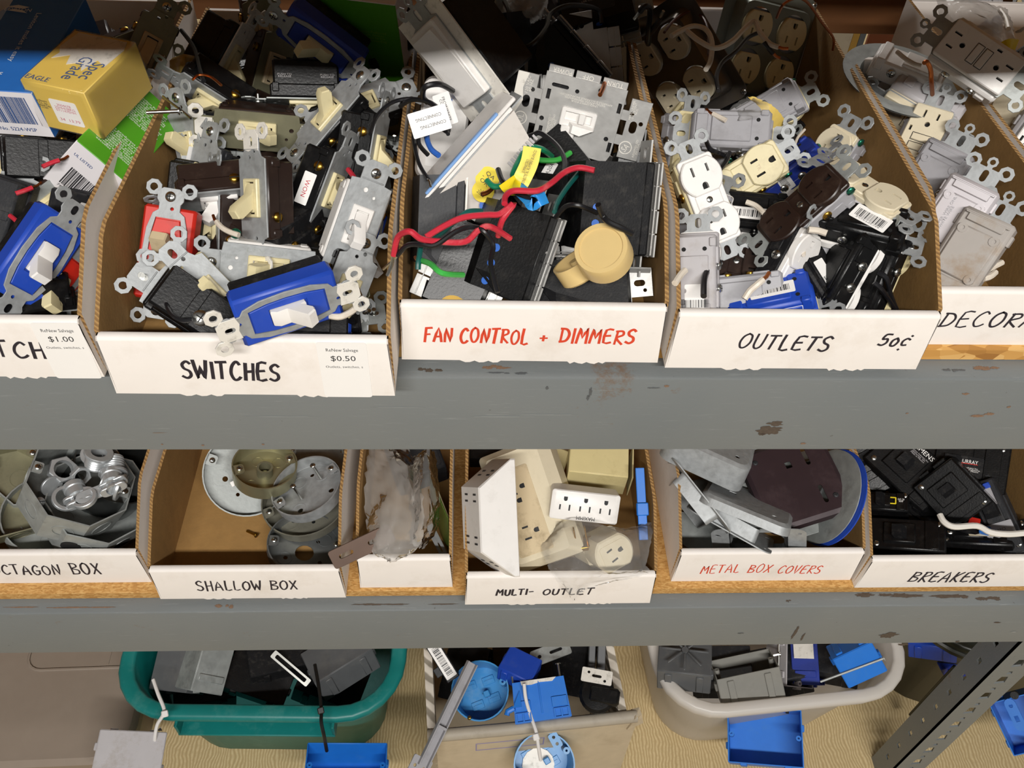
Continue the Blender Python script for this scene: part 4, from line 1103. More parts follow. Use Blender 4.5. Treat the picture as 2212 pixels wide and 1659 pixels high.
o = carton('wiring_carton', 'yellow carton in torn shrink wrap between the blue and the green carton', None, (L2, 56, 42), lay((250, 138), (132, 228), 1.138, ry=6), [CYEL, CYEL, CYEL],
  [face_text('EAGLE', 5.4, 20, 30, -16, 21.4, rz=90, m=TXN), face_text('Spec\nGrade', 11, 30, 10, 12, 21.4, rz=0, m=TXN),
   stick(None, 24, 22, L2/2+.2, 3, -2, 'x', 0, text=(('3004678\n25HHH8KG\n071147EHH', 2.2, 18, 0, 4), ('34  13.79', 2.6, 18, 0, -7)), tcol=mat('pink_print', 'c4476a', .6)),
   face_text('Eagle Electric\nMfg. Co., Inc.\nLong Island City,\nNY 11101', 1.8, 16, L2/2+.2, -18, 2, 'x', 0, PRINT),
   ('torn_white_patch', MB().prism([(-L2/2+3, -22), (-L2/2+24, -25), (-4, -20), (4, -22), (-4, -10), (8, -6), (2, 4), (12, 10), (-4, 14), (2, 24), (-L2/2+14, 26), (-L2/2+3, 22)], 21.1, 21.5).mesh('torn_white_patch'), PAINTW),
   ('shrink_wrap', MB().box((0, 0, 0), (L2+4, 59, 45), 3).mesh('shrink_wrap'), SHRINK)])
L3 = 96
carton('wiring_carton', 'white carton with a lime green printed face against the right wall of the ITCH bin', None, (46, L3, 62), pose(221, 350, 1.105, -45, -42, 0) @ T(0, L3*.0005, -.031), [CGREEN, CWHT, CWHT],
  [face_text('Leviton Preferred\nGrade devices are\nBuilt to the most\ndemanding standards\nfor performance and\nreliability. Ideal\nin heavily used areas\nin homes, offices,\nschools and commercial\nbuildings. They are the\npreferred choice of\nelectricians, contractors\nand serious DIYers.', 2.0, 36, 0, L3*.23, 31.2, m=PAPER),
   face_text('Los productos de\nPreferido de Leviton\nestan fabricados con\nestandares mas\nexigentes para\nfuncionamiento y\nconfiabilidad. Ideales\npara areas muy usadas\nen hogares, oficinas,\nescuelas y edificios', 2.0, 36, 0, -L3*.23, 31.2, m=PAPER),
   ('barcode', moved(barcode(28, 24, 9), T(.001, -L3/2000-.0003, -.008) @ T(rx=90)), PRINT), face_text('78477 46690 2', 2.6, 28, 1, -L3/2-.2, -23, '-y', 0, PRINT), face_text('UL LISTED', 3, 16, -10, -L3/2-.2, 18, '-y', 0, TXN),
   ('printed_circle', moved(MB().prism(circ(0, 0, 4, 20), 0, .1, [circ(0, 0, 3.3, 20)]).mesh('printed_circle'), T(.012, -L3/2000-.0002, .018) @ T(rx=90)), TXN)])
carton('wiring_carton', 'green and white carton standing at the back of the SWITCHES bin', None, (70, 46, 95), lay((712, 52), (890, 74), 1.13, rx=14), [CWHT, CWHT, CGREEN],
  [face_text('Leviton Preferred\nGrade devices\nare built to the\nmost demanding', 2.6, 26, 10, -23.2, 12, '-y', 0, mat('dim_lime_print', '7fae2a', .5))])
mark()
T_(112, 560, 1.078, 56, 26, 0, 'blue switch with a white lever in the front of the ITCH bin', style='arched', body=BLUE, tog=PWHITE, msc=False, flip=False)
T_(210, 632, 1.040, 50, 40, 0, 'red switch wedged under the right wall of the ITCH bin', style='arched', body=RED, tog=IVORY)
T_(95, 352, 1.075, -4, 172, 0, 'black switch showing its foil coloured back in front of the yellow carton', style='wide', body=BLACK, tog=IVORY, extra=[stick(None, 36, 24, 0, 0, -26.6, '-z', 0, m=GALVD)])
T_(108, 445, 1.062, 38, 18, 0, 'brown switch with a galvanised yoke above the blue one', style='wide', body=BROWN, tog=IVORY, strap=GALVD)
T_(22, 350, 1.080, 80, -30, 0, 'ivory framed switch cut by the picture edge left of the blue carton', style='narrow', body=BLACK, tog=IVORY)
T_(20, 470, 1.058, 70, 150, 0, 'charcoal switch at the left edge under the ivory framed one', style='wide', body=CHAR, tog=IVORY)
T_(225, 500, 1.050, 75, 120, 0, 'charcoal switch with a red printed sticker by the right wall of the ITCH bin', style='wide', body=CHAR, tog=IVORY,
   extra=[stick(None, 22, 14, 10, 16.6, -12, 'y', 0, text=(('WARNING', 2, 16, 0, 3), ('20A 120V', 2, 16, 0, -2)), tcol=RED)])
T_(40, 660, 1.035, 10, 160, 0, 'black switch low behind the front of the ITCH bin', style='wide', body=BLACK, tog=IVORY)
T_(150, 655, 1.030, 5, 120, 0, 'black switch standing behind the word on the ITCH bin', style='wide', body=BLACK, tog=IVORY)
T_(260, 120, 1.100, 20, 15, 0, 'ivory switch in the dark behind the yellow carton', style='narrow', body=BROWN, tog=BEIGE, strap=OLIVE)
T_(370, 110, 1.110, 60, 0, 0, 'tarnished switch yoke in the dark left of the black cable', style='narrow', body=BROWN, tog=BEIGE, strap=OLIVE)
single('torn_packet', 'small yellow carton crushed in foil on the bin wall below the black cable', 'packet', MB().box((0, 0, 0), (24, 20, 32), 3).mesh('torn_packet'), mat('foil_backed_yellow', 'a8904a', .5, var=.2, dirt='cfcac0', damt=.6, dscale=60), pose(402, 154, 1.105, 80, 20, 10))
fill(f_tog, 18, -.45, -.315, .04, .34, 1.028, 1.056, 21, 'dark switch buried in the heap of the ITCH bin', 'switches buried in the ITCH bin', TO)
fill(f_tog, 7, -.43, -.31, .24, .34, 1.075, 1.095, 22, 'tarnished switch in the dim back of the ITCH bin', 'switches at the back of the ITCH bin', TO, .045)
tuck(binof('ending in ITCH'), ('carton',))
wire('red_lead', 'short red wire end under the white and green carton', 'wire', pxw([(34, 418), (52, 412), (70, 405)], 1.09), .0018, WIRER, (1,))
wire('red_lead', 'short red wire end pointing at the blue switch', 'wire', pxw([(22, 466), (34, 476), (46, 490)], 1.08), .0018, WIRER, (1,))
wire('red_lead', 'red wire end beside the foil backed switch', 'wire', pxw([(92, 360), (110, 352), (128, 346)], 1.105), .0018, WIRER, (1,))
# ================================================================== bin of dimmers and fan controls
D_ = dimmer
mark()
def big_plate():
    P = []
    mb = MB(); hs = [rect(0, -2, 27, 13), slot(-20, 20, 14, 3), circ(-6, 19, 1.7), circ(12, 24, 1.9), circ(-29, -8, 1.9), circ(26, -12, 1.9), rect(-28, 12, 3, 8), rect(-28, -18, 3, 8), rect(30, 14, 3, 8), rect(30, -18, 3, 8)]
    mb.prism([(-33, -24), (-30, -30), (-4, -30), (30, -31), (33, -24), (33, 29), (-33, 29)], -.8, .8, hs, ch=.2)
    mb.box((0, 30.5, -1.2), (20, 8, 1.4), .3); mb.box((-22, 30.5, -1.2), (20, 8, 1.4), .3); mb.box((22, 30.5, -1.2), (20, 8, 1.4), .3)
    for sx in (-1, 1):
        mb.prism([(sx*38, -24), (sx*55, -24), (sx*55, 24), (sx*38, 24)], -1.6, 0, [slot(sx*44.5, 2, 10, 6, 6, pi/2), circ(sx*50, 6, 1.8), circ(sx*41, 12, 1.8)], ch=.2)
        mb.box((sx*35.5, 10, -.5), (7, 8, 1.2)); mb.box((sx*35.5, -10, -.5), (7, 8, 1.2))
    P.append(('heat_sink_plate', mb.mesh('heat_sink_plate'), ALU))
    P.append(('housing', MB().hull([(-30, -22, -34), (30, -22, -34), (30, 22, -34), (-30, 22, -34)], [(-31, -26, -2), (31, -26, -2), (31, 26, -2), (-31, 26, -2)]).mesh('housing'), BLACKM))
    mb = MB(); mb.prism(rrect(0, -2, 29, 15, 1.5), 0, 3.4, [rect(0, -.5, 22, 7)], ch=.7, floor=.6); mb.use(0).box((0, -2, .6), (26, 11, 1))
    P.append(('slider_frame', mb.mesh('slider_frame'), [PWHITE, CHAR], [('slider', MB().box((3, -.5, 4), (5, 8, 5), .6).mesh('slider'), PWHITE)]))
    P.append(('toggle', MB().hull([(-8, -14, 1), (4, -14, 1), (12, -4, 1), (-8, -4, 1)], [(-3, -12, 9), (4, -13, 9), (14, -7, 7), (-3, -6, 8)]).box((-6, -14, 3), (12, 12, 6), 1).mesh('toggle'), PWHITE))
    P.append(('paint_patch', MB().prism([(-55.2, 24), (-46, 24), (-49, 12), (-47, 2), (-52, -10), (-55.2, -20)], -.2, .3).mesh('paint_patch'), PAINTW))
    for t, h, w, x, y, r in (('TURN', 3.6, 13, -22, 31, 180), ('OFF', 3.6, 9, 0, 31, 180), ('POWER', 3.6, 15, 21, 31, 180)):
        P.append(typed_part(t, h, w, -x, y, -.4, 'z', r, PAINTW))
    for t, h, w, x, y, r in (('UNIQUEMENT POUR\nINSTALLATIONS PERMANENTES\nAPPAREILS D ECLAIRAGE INCANDESCENT', 1.5, 44, 2, 13, 180), ('PERMANENTLY\nINSTALLED\nINCANDESCENT\nFIXTURES', 1.5, 19, -20, -12, 90), ('120 VAC\n60 HZ', 2.4, 13, -44.5, 15, 90), ('UL', 5, 6, -46, -12, 90), ('UP', 3, 6, -46, -20, 90),
                              ("MFR'D UNDER\nU.S. PATENT\nNOS.", 1.7, 15, 42, 15, 90), ('ASSEMBLED\nIN USA', 1.7, 15, 52, -14, 90), ('SA', 5, 6, 43, -15, 60)):
        P.append(typed_part(t, h, w, x, y, .82 if abs(x) < 36 else .05, 'z', r, PAINTW))
    for x, y in ((-46, -12), (43, -15)):
        P.append(('stamped_ring', moved(MB().prism(circ(0, 0, 5.4, 20), 0, .12, [circ(0, 0, 4.7, 20)]).mesh('stamped_ring'), T(x/1000, y/1000, .0001)), PAINTW))
    return P
thing('dimmer_switch', 'bright aluminium dimmer with upside down print and a white slider on top of the heap', 'dimmer', pose(1250, 252, 1.128, -13.5, 14, 0), big_plate())
def module_parts():
    P = []
    P.append(('housing', MB().hull([(-36, -18, -44), (34, -18, -44), (34, 18, -44), (-36, 18, -44)], [(-44, -23, -4), (44, -23, -4), (44, 23, -4), (-44, 23, -4)]).box((0, 0, -10), (82, 40, 14), 1).mesh('housing'), LWH))
    P.append(('face_plate', MB().box((0, 0, 1.5), (102, 46, 3.2), .8).box((0, 0, -2), (88, 44, 3), .4).mesh('face_plate'), PWHITE, [('trim_strip', MB().box((-6, -21, 3.6), (80, 5, 2.4), .6).mesh('trim_strip'), mat('pale_blue_strip', '7da4d8', .3))]))
    P.append(('yoke', MB().prism([(-56, -16), (-40, -16), (-40, -22), (40, -22), (40, -16), (56, -16), (56, 16), (40, 16), (40, 22), (-40, 22), (-40, 16), (-56, 16)], -4, -2.8, [slot(49, 0, 9, 5), slot(-49, 0, 9, 5)]).mesh('yoke'), GALV))
    Y = mat('yellow_sticker', 'e8d02c', .5, var=.02)
    def disc(r, x, z, m, t, h, w):
        A = Matrix.Translation((x/1000, -.0225, z/1000)) @ Matrix.Rotation(radians(90-9), 4, 'X')
        d = moved(MB().prism(circ(0, 0, r, 24), 0, .2).mesh('round_sticker'), A)
        tm = moved(typed(t, h, w), A @ Matrix.Rotation(radians(-90), 4, 'Z') @ T(0, 0, .0002))
        return ('round_sticker', d, m, [('lettering', tm, PRINT)])
    P.append(disc(9.2, -6, -24, Y, 'QA\n- 1 -\nOK', 3, 9)); P.append(disc(8.6, -15, -28, Y, 'QC13\nOK\n2001', 2.4, 9)); P.append(disc(4.6, -22, -37, WIREB, 'QC', 3, 5))
    mb = MB()
    for k in range(9): mb.box((14+k*3.4, -22.4, -30), (1.8, .5, 5))
    P.append(('printed_diagram', mb.mesh('printed_diagram'), LGREY))
    return P
LWH = mat('off_white_plastic', 'd6d0c9', .45, var=.03, dirt='8e857a', damt=.3, dscale=45)
thing('wall_control', 'white control module with round yellow stickers lying on its side', 'dimmer', pose(1004, 316, 1.125, 47, -76, 0), module_parts())
# upper left rocker dimmer
thing('dimmer_switch', 'white rocker dimmer with a big black body at the upper left of the dimmer bin', 'dimmer', pose(978, 132, 1.165, -52, 48, 0),
  deco_parts(face=PWHITE, body=PWHITE, strap=GALV, kind='rocker')[1:]+[('housing', MB().box((0, 2, -26), (74, 50, 46), 2).mesh('housing'), BLACK), ('heat_sink_plate', MB().box((0, 0, -1.2), (92, 56, 1.4), .3).mesh('heat_sink_plate'), PAINTW)])
single_ = single
def receiver():
    mb = MB(); a = rrect(0, 0, 82, 40, 9, 5); mb.hull([(x, y, -30) for x, y in a], [(x, y, -4) for x, y in a]).hull([(x, y, -4) for x, y in a], [(x*.94, y*.9, 0) for x, y in a]); return mb.mesh('housing')
thing('fan_receiver', 'smooth white receiver body by the left wall of the dimmer bin', 'dimmer', pose(952, 286, 1.105, 82, 0, -8),
  [('housing', receiver(), PWHITE), ('label_plate', MB().box((-24, 6, .2), (10, 12, .6), .1).mesh('label_plate'), PAPER)])
single('paper_tag', 'paper wire tag reading CONNECTING on the left wall of the dimmer bin', 'tag', MB().prism(rrect(0, 0, 30, 19, 1), -.1, .1).mesh('paper_tag'), PAPER, pose(928, 262, 1.145, 16, -8, 0))
obj('lettering', moved(typed('CONNECTING', 2.4, 20), T(0, .003, .0001, rz=180)), PRINT, bpy.data.objects['paper_tag']); obj('lettering', moved(typed('CONNECTING', 2.4, 20), T(.002, -.003, .0001, rz=180)), PRINT, bpy.data.objects['paper_tag'])
o = single('paper_tag', 'paper wire tag with upside down print just below the rocker dimmer', 'tag', MB().prism(rrect(0, 0, 24, 14, 1), -.1, .1).mesh('paper_tag'), PAPER, pose(962, 236, 1.148, -72, 20, 0))
obj('lettering', moved(typed('FROM WHITE\nCONTROLS', 2.2, 18), T(0, 0, .0001, rz=0)), PRINT, o)
# black dimmers
D_(1384, 452, 1.085, 86, 112, 0, 'large textured black dimmer with aluminium fins by the right wall of its bin', deep=56, plate=ALU)
D_(1152, 560, 1.070, 71, 114, 0, 'glossy black dimmer with aluminium fins behind the red word CONTROL', deep=52, body=BLACK,
   extra=[('mounting_tab', MB().prism([(36, -24), (60, -24), (60, 12), (36, 12)], -14, -13, [slot(48, -6, 10, 5, 6, pi/2), circ(48, 6, 1.6)]).mesh('mounting_tab'), ALU)])
D_(986, 478, 1.075, 87, 100, 0, 'charcoal dimmer in two ribbed halves by the left wall of its bin', deep=36, body=CHAR, plate=PAINTW, fins=False, holes=False)
D_(1262, 604, 1.045, -2, -112, 0, 'black dimmer on its back under the round cream knobs', deep=40, body=BLACKM, holes=False)
D_(1354, 156, 1.088, 98, -12, 0, 'aluminium faced slide dimmer in the shade at the upper right of its bin', plate=ALU, deep=30,
   extra=[('slider_frame', MB().prism(rrect(-4, 0, 40, 13, 1.5), 0, 3, [rect(-4, 0, 32, 5)], ch=.5, floor=.9).mesh('slider_frame'), [PWHITE, CHAR], [('slider', MB().box((-10, 0, 3), (8, 9, 5), .8).mesh('slider'), PWHITE)])])
D_(1252, 112, 1.105, -46, -104, 0, 'black dimmer with white tabs in the dark behind the bright plate', deep=46, body=BLACK,
   extra=[('white_tab', MB().box((-10, 6, -30), (16, 30, 3), .4).mesh('white_tab'), PWHITE), ('white_tab', MB().box((24, -6, -16), (14, 26, 3), .4).mesh('white_tab'), PWHITE)])
D_(1040, 128, 1.115, -80, 120, 0, 'tall black dimmer in the dark beside the white rocker', deep=44, body=BLACK, fins=False)
D_(1110, 250, 1.085, 88, 170, 0, 'black dimmer bottom up between the white module and the bright plate', deep=40, body=BLACK, plate=ALU, holes=False)
D_(1190, 385, 1.070, 40, 165, 0, 'black dimmer bottom up under the yellow tag', deep=36, body=BLACK, plate=PAINTW, extra=[stick(None, 13, 9, 4, 3, -36.3, '-z', 20, text=(('A20A', 3, 10),))])
D_(1090, 395, 1.040, 75, 178, 0, 'black dimmer lying deep under the white module', deep=36, body=BLACKM, plate=GALV)
D_(1220, 470, 1.045, 82, 160, 0, 'black dimmer low beside the textured one', deep=34, body=BLACK, plate=ALU, holes=False)
D_(985, 590, 1.022, 66, 175, 0, 'black dimmer lying flat in the front left corner of its bin', deep=30, body=BLACK, plate=ALU, holes=False)
D_(1340, 628, 1.022, 5, 175, 0, 'broken black dimmer in the front right corner of its bin', deep=30, body=BLACKM, plate=ALU, holes=False)
D_(1405, 420, 1.060, 85, 100, 0, 'flat black dimmer slipped between the textured one and the right wall', deep=22, body=BLACK, plate=BLACK, fins=False, holes=False)
D_(1300, 40, 1.110, 15, 150, 0, 'black fan control with white print at the dark back of its bin', deep=36, body=BLACK, plate=GALVD, extra=[stick(None, 34, 26, 0, 0, -36.4, '-z', 0, m=CHAR, text=(('CAUTION 600W', 2.4, 26, 0, 6), ('USE COPPER WIRE', 2, 26, 0, 0)), tcol=LGREY)])
D_(1080, 60, 1.105, 70, 60, 0, 'aluminium plated dimmer on edge at the dark back of its bin', deep=34, body=BLACK, plate=GALVD, fins=False)
D_(1185, 60, 1.095, 120, 170, 0, 'dark dimmer bottom up at the back under the clear bag', deep=34, body=BROWN, plate=GALVD, fins=False, holes=False)
D_(905, 120, 1.085, 80, 60, 0, 'brown edged plate dimmer behind the rocker at the left wall', deep=30, body=BROWN, plate=BROWN, fins=False, holes=False)
def f_dim(M, kw, label, group): thing('dimmer_switch', label, 'dimmer', M, dimmer_parts(**kw), group)
fill(f_dim, 8, -.005, .105, .06, .35, 1.03, 1.045, 31, 'black dimmer buried in the heap of the dimmer bin', 'dimmers buried in the dimmer bin', [dict(deep=30, body=BLACK, fins=False), dict(deep=34, body=BLACKM, holes=False)], .055)
# knobs
def knob(r=20.5, h=17):
    mb = MB(); mb.lathe([(r, 0), (r*.99, h*.6), (r*.95, h-.8), (r*.93, h), (r*.78, h), (r*.76, h-1.1), (r*.1, h-1.1)], 40); mb.lathe([(6, -5), (6, 0)], 16); return mb.mesh('knob')
single('rotary_dimmer_dial', 'large round cream dial with a raised rim near the right front of the dimmer bin', 'dial', knob(), KNOBC, pose(1308, 556, 1.098, 0, -24, -12))
def knob_shell():
    mb = MB(); mb.lathe([(17.5, 0), (17.2, 14), (15.5, 15.5), (.5, 15.5)], 36, close=False); mb.lathe([(15.8, 0), (15.6, 13.5), (.5, 13.5)], 36, close=False); mb.prism(circ(0, 0, 17.5, 36), -.05, .05, [circ(0, 0, 15.8, 36)]); mb.lathe([(4, 1), (4, 13)], 14); return mb.mesh('knob')
single('rotary_dimmer_dial', 'hollow round cream dial tipped over beside the large one', 'dial', knob_shell(), KNOBC, pose(1238, 560, 1.085, 10, 108, 22))
single('rotary_dimmer_dial', 'yellowed round dial half hidden behind the red word FAN', 'dial', knob(18, 16), mat('yellowed_knob_plastic', 'd8b25c', .4), pose(972, 652, 1.048, 0, 52, 20))
tuck(binof('FAN'))
# leads
W_ = wire
W_('red_lead', 'red lead bridging over to the textured black dimmer', 'wire', pxw([(1090, 440), (1092, 424), (1110, 412), (1160, 412), (1190, 396), (1220, 372), (1250, 362), (1284, 368)], 1.14), .0022, WIRER)
W_('red_lead', 'long red lead running left over the bin wall', 'wire', pxw([(850, 552, 1.11), (860, 512, 1.125), (885, 500, 1.135), (910, 516, 1.13), (950, 522, 1.125), (1005, 522, 1.125), (1035, 496, 1.13), (1060, 490, 1.13), (1102, 515, 1.115)], 1.12), .0022, WIRER, (0,), endm=CHROME, el=.016)
W_('red_lead', 'red lead looping up beside the aluminium tab', 'wire', pxw([(920, 512, 1.125), (960, 488, 1.13), (1000, 470, 1.135), (1050, 464, 1.135), (1080, 462, 1.135), (1110, 440, 1.14), (1085, 476, 1.13), (1076, 510, 1.115)], 1.13), .0022, WIRER)
W_('black_lead', 'black lead beside the long red one over the left wall', 'wire', pxw([(858, 552, 1.11), (880, 530, 1.12), (910, 528, 1.125), (940, 530, 1.125), (985, 500, 1.13), (1020, 490, 1.13), (1045, 500, 1.13), (1065, 530, 1.12), (1060, 570, 1.115), (1075, 632, 1.105)], 1.12), .0018, WIREK, (0,), endm=CHROME, el=.016)
W_('black_lead', 'black lead arching from the textured dimmer', 'wire', pxw([(1200, 470, 1.11), (1222, 446, 1.125), (1250, 444, 1.13), (1290, 460, 1.12)], 1.12), .0018, WIREK)
W_('black_lead', 'stiff black lead standing on the textured dimmer', 'wire', pxw([(1292, 442, 1.14), (1302, 466, 1.13), (1315, 480, 1.128), (1340, 492, 1.125), (1366, 504, 1.12)], 1.12), .0022, WIREK)
W_('teal_lead', 'teal lead beside the finned plate of the black dimmer', 'wire', pxw([(1252, 372), (1225, 405), (1205, 436), (1198, 458)], 1.115), .002, WIRET)
W_('teal_lead', 'teal lead hanging down beside the left wall to a copper end', 'wire', pxw([(1040, 456, 1.12), (1010, 458, 1.125), (980, 480, 1.12), (950, 505, 1.115), (915, 520, 1.11), (905, 560, 1.105), (903, 582, 1.1)], 1.11), .002, WIRET)
W_('green_lead', 'bright green lead curling at the front left of the dimmer bin', 'wire', pxw([(904, 561, 1.1), (930, 570, 1.11), (955, 590, 1.112), (1000, 594, 1.10)], 1.1), .0021, WIREL, (0,))
W_('green_lead', 'green lead looped under the bright plate', 'wire', pxw([(1192, 338, 1.11), (1170, 322, 1.125), (1140, 320, 1.13), (1120, 350, 1.125), (1108, 376, 1.115), (1110, 384, 1.11)], 1.12), .0023, WIREG)
W_('green_lead', 'light green lead under the bright plate', 'wire', pxw([(1232, 330), (1205, 345), (1170, 346), (1135, 340), (1110, 356)], 1.112), .0022, WIREL)
W_('green_lead', 'short green lead leaving the white module', 'wire', pxw([(1052, 390), (1065, 402), (1082, 402), (1100, 398)], 1.125), .0022, WIREG)
W_('black_lead', 'black lead leaving the white module toward the blue tag', 'wire', pxw([(1076, 366), (1086, 392), (1110, 412), (1150, 430)], 1.13), .0021, WIREK)
W_('black_lead', 'black lead arching under the bright plate', 'wire', pxw([(1118, 306), (1150, 292), (1168, 288), (1200, 312), (1218, 340), (1220, 372)], 1.135), .002, WIREK)
W_('black_lead', 'black lead hooked over the left wall above the paper tag', 'wire', pxw([(978, 196, 1.15), (950, 182, 1.165), (918, 188, 1.165), (914, 210, 1.15), (925, 222, 1.145)], 1.15), .0022, WIREK)
W_('black_lead', 'black lead looping down the left wall past the white receiver', 'wire', pxw([(864, 230, 1.13), (890, 216, 1.14), (930, 222, 1.15), (960, 250, 1.145), (968, 285, 1.13), (940, 270, 1.13), (910, 280, 1.13), (905, 310, 1.12), (925, 335, 1.11)], 1.13), .0018, WIREK)
W_('black_lead', 'thin black lead along the left wall of the dimmer bin', 'wire', pxw([(896, 240), (894, 300), (904, 350), (925, 388)], 1.12), .0016, WIREK, (1,), endm=CHROME)
W_('blue_lead', 'blue lead curving beside the white receiver', 'wire', pxw([(980, 214), (960, 222), (935, 250), (922, 290), (930, 320), (948, 336)], 1.128), .0022, WIREB)
W_('green_lead', 'dark green lead arching over the rocker dimmer', 'wire', pxw([(920, 55, 1.15), (910, 20, 1.18), (925, 4, 1.19), (970, 24, 1.185), (1010, 45, 1.175), (1034, 72, 1.16)], 1.15), .0022, WIRET, (1,), endm=CHROME, el=.014)
W_('black_lead', 'black lead looping high at the back of the dimmer bin', 'wire', pxw([(1090, 4, 1.16), (1100, 30, 1.16), (1090, 70, 1.15), (1060, 76, 1.14), (1030, 60, 1.14), (1020, 25, 1.14), (1046, 18, 1.14)], 1.15), .0022, WIREK)
W_('black_lead', 'black lead draped over the shaded fan control', 'wire', pxw([(1110, 112, 1.14), (1150, 95, 1.15), (1180, 60, 1.15), (1190, 30, 1.15), (1230, 12, 1.15), (1290, 20, 1.14), (1300, 50, 1.13)], 1.15), .0022, WIREK)
W_('black_lead', 'hooked black lead over the wall behind the bronze cover', 'wire', pxw([(1382, 26, 1.16), (1392, 14, 1.165), (1404, 20, 1.16), (1402, 60, 1.14), (1398, 90, 1.12)], 1.15), .0026, WIREK, (0,), endm=CHROME)
W_('black_lead', 'second hooked black lead over the wall with a bent bare end', 'wire', pxw([(1426, 38, 1.155), (1418, 55, 1.145), (1404, 75, 1.13), (1400, 95, 1.115)], 1.15), .0026, WIREK, (0,), endm=CHROME)
def strip_tag(name, label, pts, z, w, m, text):
    P = spline(pxw(pts, z), 6); c = sum(P, Vector())/len(P); g = []
    for i, p in enumerate(P):
        d = (P[min(i+1, len(P)-1)]-P[max(i-1, 0)]).normalized(); s = d.cross((p-CAM).normalized()).normalized()
        g.append([((p-c)+s*w/2000)*1000, ((p-c)-s*w/2000)*1000])
    return single(name, label, 'tag', MB().sheet(g, .15).mesh(name), m, Matrix.Translation(c))
o = strip_tag('wire_tag', 'yellow printed wire tag curled over the green leads', [(1150, 318, 1.15), (1144, 350, 1.142), (1132, 378, 1.135), (1120, 398, 1.13), (1104, 402, 1.135), (1094, 390, 1.14)], 1.14, 13, mat('yellow_tag', 'e6cf1e', .4, var=.02), '')
p = at_z(1138, 362, 1.1415); me = typed('SUMINISTRO\nCONECTE AL ALAMBRE BLANCO', 2.2, 26)
oo = obj('lettering', me, PRINT, o); oo.matrix_world = pose(1139, 360, 1.1425, 68, 0, 0)
strip_tag('wire_tag', 'blue printed wire tag folded beside the yellow one', [(1104, 396, 1.125), (1125, 412, 1.128), (1145, 432, 1.13), (1150, 440, 1.13), (1162, 432, 1.13), (1180, 424, 1.135)], 1.13, 10, mat('blue_tag', '2d8fd6', .4, var=.03), '')
W_('copper_strands', 'fanned copper strands under the tag of the white module', 'wire', pxw([(1040, 420), (1052, 416), (1062, 408), (1068, 402)], 1.118), .0018, COPPER)
W_('copper_strands', 'twisted copper pigtail on the edge of the bright plate', 'wire', pxw([(1296, 205), (1302, 192), (1306, 180)], 1.155), .0018, COPPER)
from mathutils import noise
YP_ = None
def bag_sheet(name, label, px_grid, m, cat='plastic bag', rough=.002, seed=0):
    r = random.Random(seed); g = []
    for row in px_grid: g.append([at_z(*q)+Vector((r.gauss(0, rough), r.gauss(0, rough), r.gauss(0, rough)))*2 for q in row])
    G = []
    for row in g: G.append(spline(row, 9))
    cols = list(zip(*G)); C2 = [spline(list(c), 9) for c in cols]
    if m is not YP_: C2 = [[p+(CAM-p).normalized()*(noise.noise(p*55)*.0045+noise.noise(p*130+Vector((3, 1, 2)))*.0028+abs(noise.noise(p*80))*.003) for p in c] for c in C2]
    rows = list(zip(*C2)); c = sum((p for rw in rows for p in rw), Vector())/(len(rows)*len(rows[0]))
    out = [[((p-c)+Vector((r.gauss(0, rough), r.gauss(0, rough), r.gauss(0, rough)))*.35)*1000 for p in rw] for rw in rows]
    return single(name, label, cat, MB().sheet(out).mesh(name, ang=80), m, Matrix.Translation(c))
bag_sheet('plastic_bag', 'crumpled clear bag at the dark back of the dimmer bin', [[(1090, -10, 1.15), (1130, -14, 1.17), (1170, -8, 1.15)], [(1080, 20, 1.13), (1130, 18, 1.16), (1180, 20, 1.13)], [(1085, 50, 1.11), (1120, 56, 1.13), (1160, 50, 1.11)]], SMOKEF, seed=3)
# ================================================================== bin of outlets
O_ = duplex
mark()
O_(1530, 432, 1.090, -67, -20, 0, 'white duplex outlet with two bright faces lying on the left of the OUTLETS heap', face=PWHITE, body=IVORY, strap=GALV)
O_(1604, 384, 1.078, 32, -6, 0, 'ivory outlet with one clear round face beside the white duplex', face=IVORY, body=IVORY, strap=GALV, extra=[typed_part('TR', 3.2, 5, 15.4, 0, 6.25, 'z', -90, BEIGE)])
O_(1578, 292, 1.088, -2, 164, 0, 'grey outlet bottom up with a moulded back across the top of the OUTLETS heap', face=IVORY, body=GREYP, strap=GALV)
O_(1732, 446, 1.098, 44, -38, 0, 'dirty brown duplex outlet lying diagonally in the middle of the OUTLETS heap', face=BROWN, body=GREYP, strap=GALVD)
O_(1712, 392, 1.072, 38, 118, 0, 'outlet with a deep blue back and a white sticker behind the brown one', face=IVORY, body=DBLUE, strap=GALV, extra=[stick(None, 17, 13, -6, 16.6, -12, 'y', 90, bar=(11, 6))])
O_(0, 0, 0, 0, 0, 0, 'cream duplex outlet sitting face up on a pale grey body by the right wall', face=CREAM, body=LGREY, strap=GALV, M=flat(*at_z(1866, 408, 1.098), 128, 0, -4))
O_(1852, 504, 1.070, -14, 138, 0, 'black outlet bottom up with a white barcode sticker by the right wall', face=PWHITE, body=BLACK, strap=GALV,
   extra=[stick(None, 30, 15, 6, 2, -22.6, '-z', 180-20, bar=(24, 8), text=(('RECEPTACLE', 1.6, 20, 0, 5),)), ('long_screw', put(screw_mesh(2.2, 2, 24, True, 1.5), T(42, 0, 2, rx=180), 'ls'), [CHROME, HOLE])])
O_(1590, 566, 1.050, -8, -22, 0, 'dark brown outlet with a dusty face below the white duplex', face=BROWN, body=BLACK, strap=GALV)
O_(1486, 606, 1.058, 92, 170, 0, 'grey outlet bottom up with a barcode sticker in the front left corner', face=PWHITE, body=LGREY, strap=GALV, extra=[stick(None, 15, 30, -20, 0, -22.4, '-z', 90, bar=(22, 6))])
